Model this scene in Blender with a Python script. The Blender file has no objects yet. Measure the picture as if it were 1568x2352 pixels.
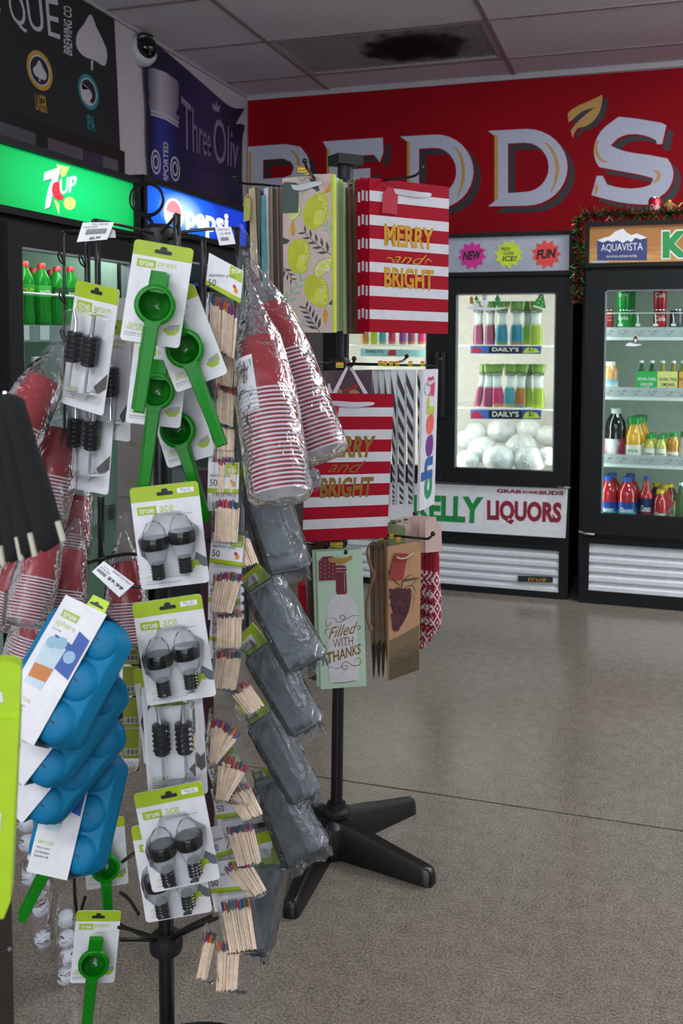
import bpy, math, random
from mathutils import Matrix, Vector
random.seed(7)
SC = bpy.context.scene
COL = SC.collection
# ---------------------------------------------------------------- camera, world, exposure
FPX, CX, CY, HC = 2200.0, 784.0, 917.1, 1.42
YAW, PITCH, ROLL = 0.309, 0.065, 0.002
_F = Vector((-math.sin(YAW), math.cos(YAW), 0)); _R = Vector((math.cos(YAW), math.sin(YAW), 0)); _U = Vector((0, 0, 1))
FH, RH = _F.copy(), _R.copy()
_F2 = _F*math.cos(PITCH) - _U*math.sin(PITCH); _U2 = _U*math.cos(PITCH) + _F*math.sin(PITCH)
CR = _R*math.cos(ROLL) + _U2*math.sin(ROLL); CU = _U2*math.cos(ROLL) - _R*math.sin(ROLL); CF = _F2
EYE = Vector((0, 0, HC))
cam = bpy.data.cameras.new('camera'); camo = bpy.data.objects.new('camera', cam); COL.objects.link(camo)
cam.sensor_fit = 'HORIZONTAL'; cam.sensor_width = 36; cam.lens = FPX/1568*36; cam.shift_y = -(1176-CY)/1568
cam.clip_start = 0.05
camo.matrix_world = Matrix(((CR.x, CU.x, -CF.x, 0), (CR.y, CU.y, -CF.y, 0), (CR.z, CU.z, -CF.z, HC), (0, 0, 0, 1)))
SC.camera = camo
cam.dof.use_dof = True; cam.dof.focus_distance = 2.15; cam.dof.aperture_fstop = 11.0
W = bpy.data.worlds.new('daylight'); SC.world = W; W.use_nodes = True
_bg = W.node_tree.nodes['Background']; _bg.inputs[0].default_value = (0.75, 0.85, 1.0, 1); _bg.inputs[1].default_value = 0.5
SC.view_settings.view_transform = 'Standard'; SC.view_settings.look = 'None'
SC.view_settings.gamma = 1; SC.view_settings.use_curve_mapping = False; SC.view_settings.exposure = 0.14
SC.cycles.max_bounces = 10; SC.cycles.transparent_max_bounces = 24; SC.cycles.caustics_reflective = False; SC.cycles.caustics_refractive = False
TROFFER_POWER = 25.0
WINDOW_POWER = 90.0
# room measures (metres)
XL, XR, YF, YB, ZC = -2.635, 4.4, -4.2, 6.13, 3.055
def area(name, loc, rot, sx, sy, power, color=(1, 1, 1)):
    l = bpy.data.lights.new(name, 'AREA'); l.shape = 'RECTANGLE'; l.size = sx; l.size_y = sy; l.energy = power; l.color = color
    o = bpy.data.objects.new(name, l); COL.objects.link(o); o.location = loc; o.rotation_euler = rot
    return o
# daylight coming in through the shop window in the wall behind the camera
area('window_daylight', (0.6, YF+0.12, 1.55), (math.radians(90), 0, 0), 4.6, 2.2, WINDOW_POWER, (0.86, 0.93, 1.0))

# ---------------------------------------------------------------- pixels to places
def ray(u, v): return CF + CR*((u-CX)/FPX) - CU*((v-CY)/FPX)
def P(u, v, D):
    d = ray(u, v); return EYE + d*(D/d.dot(FH))
def onz(u, v, z):
    d = ray(u, v); return EYE + d*((z-HC)/d.z)
def onx(u, v, x):
    d = ray(u, v); return EYE + d*(x/d.x)
def ony(u, v, y):
    d = ray(u, v); return EYE + d*(y/d.y)
class Frame:
    """a vertical (or tilted) plane in the place: local x to its right, z up, y into it"""
    def __init__(s, M): s.M = M; s.I = M.inverted(); s.o = s.I @ EYE; s.R = s.I.to_3x3()
    def L(s, u, v, y=0.0):
        d = s.R @ ray(u, v); t = (y - s.o.y)/d.y; p = s.o + d*t
        return (p.x, p.z)
    def poly(s, pts, y=0.0): return [s.L(u, v, y) for u, v in pts]
def facing(u, v, D, yaw=0, roll=0, pitch=0):
    """a frame at a pixel and a distance, turned yaw degrees from facing the camera's heading"""
    p = P(u, v, D)
    return Frame(Matrix.Translation(p) @ Matrix.Rotation(YAW + math.radians(yaw), 4, 'Z') @ Matrix.Rotation(math.radians(roll), 4, 'Y') @ Matrix.Rotation(math.radians(pitch), 4, 'X'))
def frame_back(y, x=0, z=0): return Frame(Matrix.Translation((x, y, z)))
def frame_left(x, y=0, z=0): return Frame(Matrix.Translation((x, y, z)) @ Matrix.Rotation(math.radians(90), 4, 'Z'))

# ---------------------------------------------------------------- meshes
class MB:
    def __init__(s): s.v = []; s.f = []; s.mi = []; s.cur = 0
    def add(s, vs, fs):
        b = len(s.v); s.v += [tuple(p) for p in vs]
        for f in fs: s.f.append(tuple(i+b for i in f)); s.mi.append(s.cur)
        return s
    def box(s, c, d, M=None):
        x, y, z = c; a, b, e = d[0]/2, d[1]/2, d[2]/2
        vs = [Vector((x+i*a, y+j*b, z+k*e)) for k in (-1, 1) for j in (-1, 1) for i in (-1, 1)]
        if M is not None: vs = [M @ p for p in vs]
        return s.add(vs, [(0, 2, 3, 1), (4, 5, 7, 6), (0, 1, 5, 4), (2, 6, 7, 3), (0, 4, 6, 2), (1, 3, 7, 5)])
    def span(s, x0, x1, y0, y1, z0, z1):
        return s.box(((x0+x1)/2, (y0+y1)/2, (z0+z1)/2), (abs(x1-x0), abs(y1-y0), abs(z1-z0)))
    def prism(s, poly, y0, y1):
        n = len(poly); a = sum(poly[i][0]*poly[(i+1) % n][1]-poly[(i+1) % n][0]*poly[i][1] for i in range(n))
        if a < 0: poly = poly[::-1]
        if y0 > y1: y0, y1 = y1, y0
        vs = [(x, y0, z) for x, z in poly] + [(x, y1, z) for x, z in poly]
        fs = [tuple(range(n)), tuple(range(2*n-1, n-1, -1))] + [(i, n+i, n+(i+1) % n, (i+1) % n) for i in range(n)]
        return s.add(vs, fs)
    def sheet(s, poly, y):
        n = len(poly); a = sum(poly[i][0]*poly[(i+1) % n][1]-poly[(i+1) % n][0]*poly[i][1] for i in range(n))
        if a < 0: poly = poly[::-1]
        return s.add([(x, y, z) for x, z in poly], [tuple(range(n))])
    def lathe(s, prof, n=20, c=(0, 0, 0), M=None, wob=None, caps=True):
        vs = []
        for k, (r, z) in enumerate(prof):
            for i in range(n):
                t = 2*math.pi*i/n; q = r*(wob(t, z) if wob else 1)
                vs.append(Vector((c[0]+q*math.cos(t), c[1]+q*math.sin(t), c[2]+z)))
        if M is not None: vs = [M @ p for p in vs]
        fs = []
        for k in range(len(prof)-1):
            for i in range(n):
                j = (i+1) % n; fs.append((k*n+i, k*n+j, (k+1)*n+j, (k+1)*n+i))
        if caps and prof[0][0] > 1e-6: fs.append(tuple(range(n-1, -1, -1)))
        if caps and prof[-1][0] > 1e-6: fs.append(tuple((len(prof)-1)*n+i for i in range(n)))
        return s.add(vs, fs)
    def tube(s, pts, r, n=6, r2=None):
        pts = [Vector(p) for p in pts]; m = len(pts); vs = []; u = None
        for i, p in enumerate(pts):
            t = (pts[min(i+1, m-1)]-pts[max(i-1, 0)]).normalized()
            if u is None: u = t.cross(Vector((0.3, 0.2, 1)) if abs(t.z) < 0.9 else Vector((1, 0, 0))).normalized()
            else: u = (u - t*u.dot(t)).normalized()
            w = t.cross(u); rr = r if r2 is None else r+(r2-r)*i/(m-1)
            for k in range(n):
                a = 2*math.pi*k/n; vs.append(p+u*(rr*math.cos(a))+w*(rr*math.sin(a)))
        fs = [(i*n+k, i*n+(k+1) % n, (i+1)*n+(k+1) % n, (i+1)*n+k) for i in range(m-1) for k in range(n)]
        fs += [tuple(range(n-1, -1, -1)), tuple((m-1)*n+k for k in range(n))]
        return s.add(vs, fs)
    def ball(s, c, r, n=12, m=8, sc=(1, 1, 1)):
        prof = [(math.sin(math.pi*k/m), -math.cos(math.pi*k/m)) for k in range(m+1)]
        M = Matrix.Translation(c) @ Matrix.Diagonal((r*sc[0], r*sc[1], r*sc[2], 1))
        prof[0] = (1e-7, -1); prof[-1] = (1e-7, 1)
        return s.lathe(prof, n, M=M)
    def surf(s, fn, nu, nv):
        vs = [fn(i/nu, j/nv) for j in range(nv+1) for i in range(nu+1)]
        fs = [(j*(nu+1)+i, j*(nu+1)+i+1, (j+1)*(nu+1)+i+1, (j+1)*(nu+1)+i) for j in range(nv) for i in range(nu)]
        return s.add(vs, fs)
    def mesh(s, name, mats, smooth=False):
        me = bpy.data.meshes.new(name); me.from_pydata(s.v, [], s.f)
        for m in (mats if isinstance(mats, (list, tuple)) else [mats]): me.materials.append(m)
        if any(s.mi): me.polygons.foreach_set('material_index', s.mi)
        if smooth:
            me.polygons.foreach_set('use_smooth', [True]*len(me.polygons))
            me.set_sharp_from_angle(angle=math.radians(smooth if smooth is not True else 40))
        me.update(); return me
    def build(s, name, mats, parent=None, smooth=False):
        return link(name, s.mesh(name, mats, smooth), parent)
def link(name, data, parent=None, M=None):
    o = bpy.data.objects.new(name, data); COL.objects.link(o)
    if parent is not None: o.parent = parent
    if M is not None: o.matrix_local = M
    return o
def tag(o, label=None, cat=None, group=None, kind=None):
    if label: o['label'] = label
    if cat: o['category'] = cat
    if group: o['group'] = group
    if kind: o['kind'] = kind
    return o
def thing(name, M, label, cat, group=None):
    if isinstance(M, Frame): M = M.M
    o = link(name, None); o.empty_display_size = 0.05; o.matrix_world = M
    return tag(o, label, cat, group)
def kids(o): return [c for c in bpy.data.objects if c.parent is o]
_tree = {}
def copy_thing(root, M, label=None, group=None):
    """a copy of a thing with copies of its parts and sub-parts"""
    def ch(o): return [c for c in o.children]
    r = root.copy(); COL.objects.link(r); r.matrix_world = M.M if isinstance(M, Frame) else M
    if label: r['label'] = label
    if group: r['group'] = group
    for a in ch(root):
        b = a.copy(); COL.objects.link(b); b.parent = r
        for c in ch(a):
            d = c.copy(); COL.objects.link(d); d.parent = b
    return r
def rrect(x0, x1, z0, z1, r, n=4):
    pts = []
    for cx, cz, a0 in ((x1-r, z1-r, 0), (x0+r, z1-r, 90), (x0+r, z0+r, 180), (x1-r, z0+r, 270)):
        for k in range(n+1):
            a = math.radians(a0+90*k/n); pts.append((cx+r*math.cos(a), cz+r*math.sin(a)))
    return pts
def circ(x, z, rx, rz=None, n=24, a0=0):
    rz = rz or rx
    return [(x+rx*math.cos(a0+2*math.pi*k/n), z+rz*math.sin(a0+2*math.pi*k/n)) for k in range(n)]
def star(x, z, r0, r1, n, sx=1, a0=0):
    return [(x+sx*(r0 if k % 2 else r1)*math.cos(a0+math.pi*k/n), z+(r0 if k % 2 else r1)*math.sin(a0+math.pi*k/n)) for k in range(2*n)]
def bez(p0, p1, p2, p3, n=10):
    return [tuple((1-t)**3*a+3*(1-t)**2*t*b+3*(1-t)*t*t*c+t**3*d for a, b, c, d in zip(p0, p1, p2, p3)) for t in [k/n for k in range(n+1)]]
def catmull(pts, n=6, closed=False):
    out = []; m = len(pts)
    for i in range(m if closed else m-1):
        g = (lambda k: pts[k % m]) if closed else (lambda k: pts[min(max(k, 0), m-1)])
        p0, p1, p2, p3 = g(i-1), g(i), g(i+1), g(i+2)
        for k in range(n):
            t = k/n
            out.append(tuple(0.5*(2*b+(c-a)*t+(2*a-5*b+4*c-d)*t*t+(3*b-a-3*c+d)*t**3) for a, b, c, d in zip(p0, p1, p2, p3)))
    if not closed: out.append(tuple(pts[-1]))
    return out
def ribbon(pts, w, taper=True):
    """outline of a pen stroke along 2-D points"""
    L, Rr = [], []; n = len(pts)
    for i in range(n):
        a = pts[max(i-1, 0)]; b = pts[min(i+1, n-1)]; dx, dz = b[0]-a[0], b[1]-a[1]; l = math.hypot(dx, dz) or 1
        q = w/2*((0.35+0.65*math.sin(math.pi*(i+0.5)/n)) if taper else 1)
        L.append((pts[i][0]-dz/l*q, pts[i][1]+dx/l*q)); Rr.append((pts[i][0]+dz/l*q, pts[i][1]-dx/l*q))
    return L, Rr
def stroke(mb, pts, w, y, taper=True):
    L, Rr = ribbon(pts, w, taper); n = len(L)
    mb.add([(x, y, z) for x, z in L]+[(x, y, z) for x, z in Rr], [(i, i+1, n+i+1, n+i) for i in range(n-1)])
# ---------------------------------------------------------------- lettering
_txt = {}
def glyphs(s, bold=0.0, lines=None, shear=0.0):
    k = (s, bold, shear)
    if k not in _txt:
        c = bpy.data.curves.new('t', 'FONT'); c.body = s; c.offset = bold; c.resolution_u = 3; c.shear = shear; c.align_x = 'CENTER'; c.space_line = 0.85
        o = bpy.data.objects.new('t', c); m = bpy.data.meshes.new_from_object(o)
        vs = [(v.co.x, v.co.y) for v in m.vertices]; fs = [tuple(p.vertices) for p in m.polygons]
        bpy.data.objects.remove(o); bpy.data.curves.remove(c); bpy.data.meshes.remove(m)
        x0 = min(x for x, _ in vs); x1 = max(x for x, _ in vs); z0 = min(z for _, z in vs); z1 = max(z for _, z in vs)
        _txt[k] = ([((x-x0)/(x1-x0), (z-z0)/(z1-z0)) for x, z in vs], fs)
    return _txt[k]
def put_text(mb, s, x0, x1, z0, z1, y, bold=0.0, shear=0.0, ang=0.0):
    vs, fs = glyphs(s, bold, shear=shear); cx, cz = (x0+x1)/2, (z0+z1)/2; ca, sa = math.cos(ang), math.sin(ang); o = []
    for x, z in vs:
        a, b = (x-0.5)*(x1-x0), (z-0.5)*(z1-z0); o.append((cx+a*ca-b*sa, y, cz+a*sa+b*ca))
    mb.add(o, fs); return mb
def quad_map(q):
    """unit square (TL,TR,BR,BL pixel corners) to pixels, projective"""
    (x0, y0), (x1, y1), (x2, y2), (x3, y3) = q[3], q[2], q[1], q[0]
    dx1, dx2, dx3 = x1-x2, x3-x2, x0-x1+x2-x3; dy1, dy2, dy3 = y1-y2, y3-y2, y0-y1+y2-y3
    D = dx1*dy2-dx2*dy1; g = (dx3*dy2-dx2*dy3)/D; h = (dx1*dy3-dx3*dy1)/D
    a, b, c = x1-x0+g*x1, x3-x0+h*x3, x0; d, e, f = y1-y0+g*y1, y3-y0+h*y3, y0
    return lambda s, t: ((a*s+b*t+c)/(g*s+h*t+1), (d*s+e*t+f)/(g*s+h*t+1))
def px_text(mb, fr, s, quad, y, bold=0.0, shear=0.0):
    vs, fs = glyphs(s, bold, shear=shear); qm = quad_map(quad); o = []
    for x, z in vs:
        u, v = qm(x, z); lx, lz = fr.L(u, v, y); o.append((lx, y, lz))
    mb.add(o, fs); return mb
def px_sheet(mb, fr, pts, y): return mb.sheet(fr.poly(pts, y), y)
def px_prism(mb, fr, pts, y0, y1): return mb.prism(fr.poly(pts, y0), y0, y1)
def rect_px(u0, v0, u1, v1): return [(u0, v0), (u1, v0), (u1, v1), (u0, v1)]

# ---------------------------------------------------------------- materials
def lin(h):
    h = h.lstrip('#'); c = [int(h[i:i+2], 16)/255 for i in (0, 2, 4)]
    return tuple(x/12.92 if x <= 0.04045 else ((x+0.055)/1.055)**2.4 for x in c)+(1,)
_mats = {}
def node(nt, t, **kw):
    n = nt.nodes.new(t)
    for k, v in kw.items(): setattr(n, k, v)
    return n
def M(name, hexc, rough=0.5, metal=0.0, vary=0.06, scale=40.0, bump=0.0, bscale=200.0, emit=0.0, coat=0.0, spec=0.5, sheen=0.0):
    """a principled material with a fine procedural variation of its colour"""
    if name in _mats: return _mats[name]
    m = bpy.data.materials.new(name); m.use_nodes = True; nt = m.node_tree; b = nt.nodes['Principled BSDF']
    c = lin(hexc); tc = node(nt, 'ShaderNodeTexCoord'); nz = node(nt, 'ShaderNodeTexNoise'); nz.inputs['Scale'].default_value = scale; nz.inputs['Detail'].default_value = 4
    nt.links.new(tc.outputs['Object'], nz.inputs['Vector'])
    rp = node(nt, 'ShaderNodeValToRGB'); e = rp.color_ramp.elements
    e[0].position = 0.3; e[1].position = 0.7
    e[0].color = tuple(x*(1-vary) for x in c[:3])+(1,); e[1].color = tuple(min(1, x*(1+vary)) for x in c[:3])+(1,)
    nt.links.new(nz.outputs['Fac'], rp.inputs['Fac']); nt.links.new(rp.outputs['Color'], b.inputs['Base Color'])
    b.inputs['Roughness'].default_value = rough; b.inputs['Metallic'].default_value = metal
    b.inputs['Specular IOR Level'].default_value = spec; b.inputs['Coat Weight'].default_value = coat; b.inputs['Coat Roughness'].default_value = 0.08
    b.inputs['Sheen Weight'].default_value = sheen
    if emit: nt.links.new(rp.outputs['Color'], b.inputs['Emission Color']); b.inputs['Emission Strength'].default_value = emit
    if bump:
        n2 = node(nt, 'ShaderNodeTexNoise'); n2.inputs['Scale'].default_value = bscale; n2.inputs['Detail'].default_value = 5
        bp = node(nt, 'ShaderNodeBump'); bp.inputs['Strength'].default_value = bump; bp.inputs['Distance'].default_value = 0.01
        nt.links.new(tc.outputs['Object'], n2.inputs['Vector']); nt.links.new(n2.outputs['Fac'], bp.inputs['Height']); nt.links.new(bp.outputs['Normal'], b.inputs['Normal'])
    _mats[name] = m; return m
def film(name, tint='#ffffff', haze=0.06, gloss=0.5, crinkle=0.35, scale=35.0, rough=0.08):
    """clear packaging film: mostly see-through, glossy at glancing angles and on its crinkles"""
    if name in _mats: return _mats[name]
    m = bpy.data.materials.new(name); m.use_nodes = True; nt = m.node_tree; nt.nodes.clear()
    out = node(nt, 'ShaderNodeOutputMaterial'); tr = node(nt, 'ShaderNodeBsdfTransparent'); gl = node(nt, 'ShaderNodeBsdfGlossy'); df = node(nt, 'ShaderNodeBsdfDiffuse')
    tr.inputs[0].default_value = lin(tint); gl.inputs['Roughness'].default_value = rough; gl.inputs['Color'].default_value = (1, 1, 1, 1); df.inputs[0].default_value = (0.85, 0.87, 0.9, 1)
    tc = node(nt, 'ShaderNodeTexCoord'); nz = node(nt, 'ShaderNodeTexNoise'); nz.inputs['Scale'].default_value = scale; nz.inputs['Detail'].default_value = 3; nz.inputs['Distortion'].default_value = 0.6
    bp = node(nt, 'ShaderNodeBump'); bp.inputs['Strength'].default_value = crinkle; bp.inputs['Distance'].default_value = 0.02
    nt.links.new(tc.outputs['Object'], nz.inputs['Vector']); nt.links.new(nz.outputs['Fac'], bp.inputs['Height'])
    lw = node(nt, 'ShaderNodeLayerWeight'); lw.inputs['Blend'].default_value = gloss
    for n in (gl, lw): nt.links.new(bp.outputs['Normal'], n.inputs['Normal'])
    m1 = node(nt, 'ShaderNodeMixShader'); m2 = node(nt, 'ShaderNodeMixShader'); m1.inputs[0].default_value = haze
    nt.links.new(tr.outputs[0], m1.inputs[1]); nt.links.new(df.outputs[0], m1.inputs[2])
    nt.links.new(lw.outputs['Fresnel'], m2.inputs[0]); nt.links.new(m1.outputs[0], m2.inputs[1]); nt.links.new(gl.outputs[0], m2.inputs[2])
    nt.links.new(m2.outputs[0], out.inputs['Surface']); _mats[name] = m; return m
def liquid(name, hexc, rough=0.08, trans=0.6):
    """tinted clear plastic or drink"""
    if name in _mats: return _mats[name]
    m = M(name, hexc, rough, vary=0.1, scale=30); b = m.node_tree.nodes['Principled BSDF']
    b.inputs['Transmission Weight'].default_value = trans; b.inputs['IOR'].default_value = 1.25
    return m
def ramp_mat(name, stops, rough=0.5, coord='Object', axis=2, lo=0.0, hi=1.0, noise=0.0, nscale=8.0, emit=0.0, metal=0.0, stretch=(1, 1, 1)):
    """colour printed along one axis of the thing, stirred by noise"""
    if name in _mats: return _mats[name]
    m = bpy.data.materials.new(name); m.use_nodes = True; nt = m.node_tree; b = nt.nodes['Principled BSDF']
    tc = node(nt, 'ShaderNodeTexCoord'); sx = node(nt, 'ShaderNodeSeparateXYZ'); nt.links.new(tc.outputs[coord], sx.inputs[0])
    mr = node(nt, 'ShaderNodeMapRange'); mr.inputs['From Min'].default_value = lo; mr.inputs['From Max'].default_value = hi; nt.links.new(sx.outputs[axis], mr.inputs['Value'])
    last = mr.outputs[0]
    if noise:
        mp = node(nt, 'ShaderNodeMapping'); mp.inputs['Scale'].default_value = stretch; nt.links.new(tc.outputs[coord], mp.inputs[0])
        nz = node(nt, 'ShaderNodeTexNoise'); nz.inputs['Scale'].default_value = nscale; nz.inputs['Detail'].default_value = 6; nt.links.new(mp.outputs[0], nz.inputs['Vector'])
        ma = node(nt, 'ShaderNodeMath', operation='MULTIPLY_ADD'); ma.inputs[1].default_value = noise; nt.links.new(nz.outputs['Fac'], ma.inputs[0]); nt.links.new(last, ma.inputs[2]); last = ma.outputs[0]
    rp = node(nt, 'ShaderNodeValToRGB'); nt.links.new(last, rp.inputs['Fac']); e = rp.color_ramp.elements
    while len(e) < len(stops): e.new(0.5)
    for k, (p, h) in enumerate(stops): e[k].position = p; e[k].color = lin(h)
    nt.links.new(rp.outputs['Color'], b.inputs['Base Color']); b.inputs['Roughness'].default_value = rough; b.inputs['Metallic'].default_value = metal
    if emit: nt.links.new(rp.outputs['Color'], b.inputs['Emission Color']); b.inputs['Emission Strength'].default_value = emit
    _mats[name] = m; return m
def glow(name, hexc, strength):
    if name in _mats: return _mats[name]
    m = M(name, hexc, 0.4, vary=0.02, emit=strength); return m
def GLASS(name='cooler_glass', refl=0.06, tint='#f4fbf8', haze=0.0):
    return film(name, tint, haze, refl, 0.0, 1.0, 0.02)
BLACK = M('black_enamel', '#08090a', 0.32); BLACKM = M('black_matte_plastic', '#0c0d0e', 0.55); WIRE = M('black_wire_coating', '#0b0c0d', 0.28)
WHITE = M('white_card', '#e6e6e8', 0.5); LIME = M('lime_print', '#a9c21c', 0.45); DARKTXT = M('grey_print', '#4a4c50', 0.5); INK = M('black_ink', '#151515', 0.5)
CHROME = M('bright_chrome', '#d8dadc', 0.12, 1.0); GOLD = M('gold_foil', '#d6a53a', 0.3, 0.55, vary=0.2, scale=60); GOLDD = M('dark_gold_foil', '#8a6a20', 0.4, 0.3, vary=0.15)
# ================================================================ the room
def concrete():
    m = bpy.data.materials.new('sealed_concrete'); m.use_nodes = True; nt = m.node_tree; b = nt.nodes['Principled BSDF']
    tc = node(nt, 'ShaderNodeTexCoord')
    def nz(s, d=6, ro=0.6):
        n = node(nt, 'ShaderNodeTexNoise'); n.inputs['Scale'].default_value = s; n.inputs['Detail'].default_value = d; n.inputs['Roughness'].default_value = ro; nt.links.new(tc.outputs['Object'], n.inputs['Vector']); return n
    def rp(src, *st):
        r = node(nt, 'ShaderNodeValToRGB'); e = r.color_ramp.elements
        while len(e) < len(st): e.new(0.5)
        for k, (p, h) in enumerate(st): e[k].position = p; e[k].color = lin(h)
        nt.links.new(src, r.inputs['Fac']); return r
    def mix(a, b_, fac, mode='MIX'):
        x = node(nt, 'ShaderNodeMix', data_type='RGBA', blend_type=mode)
        if isinstance(fac, float): x.inputs[0].default_value = fac
        else: nt.links.new(fac, x.inputs[0])
        nt.links.new(a, x.inputs[6]); nt.links.new(b_, x.inputs[7]); return x.outputs[2]
    big = rp(nz(1.3, 4).outputs[0], (0.3, '#655d52'), (0.55, '#7b7164'), (0.75, '#877d6d'))
    mid = rp(nz(22, 8, 0.7).outputs[0], (0.3, '#4c463d'), (0.5, '#7b7266'), (0.7, '#988f80'))
    fine = rp(nz(170, 3).outputs[0], (0.38, '#3f3a33'), (0.5, '#7c756a'), (0.62, '#a29a8f'))
    c = mix(big.outputs[0], mid.outputs[0], 0.5); c = mix(c, fine.outputs[0], 0.4)
    vo = node(nt, 'ShaderNodeTexVoronoi'); vo.inputs['Scale'].default_value = 55; nt.links.new(tc.outputs['Object'], vo.inputs['Vector'])
    sp = rp(vo.outputs['Distance'], (0.06, '#ffffff'), (0.16, '#000000')); ns = rp(nz(6).outputs[0], (0.5, '#000000'), (0.62, '#ffffff'))
    mk = node(nt, 'ShaderNodeMath', operation='MULTIPLY'); nt.links.new(sp.outputs[0], mk.inputs[0]); nt.links.new(ns.outputs[0], mk.inputs[1])
    dk = node(nt, 'ShaderNodeRGB'); dk.outputs[0].default_value = lin('#3c3832'); c = mix(c, dk.outputs[0], mk.outputs[0])
    # hairline scratches
    mp = node(nt, 'ShaderNodeMapping'); mp.inputs['Scale'].default_value = (60, 2.5, 1); mp.inputs['Rotation'].default_value = (0, 0, 0.5); nt.links.new(tc.outputs['Object'], mp.inputs[0])
    n3 = node(nt, 'ShaderNodeTexNoise'); n3.inputs['Scale'].default_value = 2.2; n3.inputs['Detail'].default_value = 2; nt.links.new(mp.outputs[0], n3.inputs['Vector'])
    sr = rp(n3.outputs[0], (0.70, '#000000'), (0.735, '#6a6a6a')); lt = node(nt, 'ShaderNodeRGB'); lt.outputs[0].default_value = lin('#b9b3a8'); c = mix(c, lt.outputs[0], sr.outputs[0])
    nt.links.new(c, b.inputs['Base Color'])
    ro = rp(nz(3, 5).outputs[0], (0.3, '#4c4c4c'), (0.7, '#7a7a7a')); nt.links.new(ro.outputs[0], b.inputs['Roughness'])
    bp = node(nt, 'ShaderNodeBump'); bp.inputs['Strength'].default_value = 0.12; bp.inputs['Distance'].default_value = 0.003; nt.links.new(nz(140, 6).outputs[0], bp.inputs['Height']); nt.links.new(bp.outputs[0], b.inputs['Normal'])
    return m
CONC = concrete()
YJ = (onz(788, 1798, 0).y+onz(1568, 1902.8, 0).y)/2
fl = tag(link('floor', None), 'polished grey brown concrete floor with a saw cut joint', kind='structure')
MB().span(XL-.1, XR+.1, YF-.1, YJ-.004, -.1, 0).build('slab', CONC, fl)
MB().span(XL-.1, XR+.1, YJ+.004, YB+.1, -.1, 0).build('slab', CONC, fl)
MB().span(XL-.1, XR+.1, YJ-.004, YJ+.004, -.1, -.006).build('joint_filler', M('joint_filler', '#1c1a17', 0.9), fl)
PAINT = M('off_white_wall_paint', '#b9b2b6', 0.7, bump=0.08, bscale=120)
tag(MB().span(XL-.1, XR+.1, YB, YB+.1, 0, ZC+.1).build('wall_back', PAINT), 'painted wall behind the glass door coolers', kind='structure')
tag(MB().span(XR, XR+.1, YF, YB, 0, ZC+.1).build('wall_right', PAINT), 'plain painted side wall', kind='structure')
wl = tag(MB().span(XL-.1, XL, YF, YB, 0, ZC+.1).build('wall_left', PAINT), 'painted wall carrying the beer banners', kind='structure')
WX0, WX1, WZ0, WZ1 = -1.8, 3.0, .4, 2.7
wf = MB().span(XL-.1, WX0, YF-.1, YF, 0, ZC+.1).span(WX1, XR+.1, YF-.1, YF, 0, ZC+.1).span(WX0, WX1, YF-.1, YF, 0, WZ0).span(WX0, WX1, YF-.1, YF, WZ1, ZC+.1)
tag(wf.build('wall_front', PAINT), 'shop front wall with a wide window', kind='structure')
wn = tag(link('window_1', None), 'wide shop window', kind='structure')
ALU = M('dark_aluminium', '#2a2c2e', 0.4, 0.6)
fm = MB()
for x in (WX0, WX0+1.6, WX0+3.2, WX1): fm.box((x, YF-.05, (WZ0+WZ1)/2), (.06, .08, WZ1-WZ0))
for z in (WZ0, WZ1): fm.box(((WX0+WX1)/2, YF-.05, z), (WX1-WX0, .08, .06))
fm.build('window_frame', ALU, wn)
for k in range(3): MB().box((WX0+.8+1.6*k, YF-.06, (WZ0+WZ1)/2), (1.54, .008, WZ1-WZ0-.06)).build('pane', GLASS('window_glass', 0.1, '#eef6f6'), wn)
# ---- ceiling of lay-in tiles
def tilemat(name, base):
    m = bpy.data.materials.new(name); m.use_nodes = True; nt = m.node_tree; b = nt.nodes['Principled BSDF']; tc = node(nt, 'ShaderNodeTexCoord')
    n1 = node(nt, 'ShaderNodeTexNoise'); n1.inputs['Scale'].default_value = 160; n1.inputs['Detail'].default_value = 2; nt.links.new(tc.outputs['Object'], n1.inputs['Vector'])
    rp = node(nt, 'ShaderNodeValToRGB'); e = rp.color_ramp.elements; e[0].position = 0.33; e[0].color = lin('#8d8886'); e[1].position = 0.42; e[1].color = lin(base); nt.links.new(n1.outputs[0], rp.inputs[0])
    nt.links.new(rp.outputs[0], b.inputs['Base Color']); b.inputs['Roughness'].default_value = 0.9
    bp = node(nt, 'ShaderNodeBump'); bp.inputs['Strength'].default_value = 0.3; bp.inputs['Distance'].default_value = 0.003; nt.links.new(n1.outputs[0], bp.inputs['Height']); nt.links.new(bp.outputs[0], b.inputs['Normal'])
    return m
TILE = tilemat('mineral_fibre_tile', '#e0e0e8'); TBAR = M('ceiling_grid_paint', '#93858a', 0.6)
TX = [XL]+[-2.05+1.22*k for k in range(6)]+[XR]; TY = [YB]+[5.77-.72*k for k in range(14)]+[YF]
ce = tag(link('ceiling', None), 'suspended ceiling of speckled lay-in tiles', kind='structure')
VENT = (1, 1); TROFF = {(3, 3), (4, 5), (1, 10), (5, 3), (4, 2), (3, 11), (2, 12)}
_tm = {}
for i in range(len(TX)-1):
    for j in range(len(TY)-1):
        if (i, j) == VENT or (i, j) in TROFF: continue
        w, d = TX[i+1]-TX[i]-.022, TY[j]-TY[j+1]-.022
        k = (round(w, 3), round(d, 3))
        if k not in _tm: _tm[k] = MB().box((0, 0, .008), (w, d, .016)).mesh('ceiling_tile', TILE)
        link('ceiling_tile', _tm[k], ce, Matrix.Translation(((TX[i]+TX[i+1])/2, (TY[j]+TY[j+1])/2, ZC+.003)))
rm = MB().box((0, 0, 0), (.026, YB-YF, .012)).mesh('main_runner', TBAR); ct = MB().box((0, 0, 0), (XR-XL, .022, .008)).mesh('cross_tee', TBAR)
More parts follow.
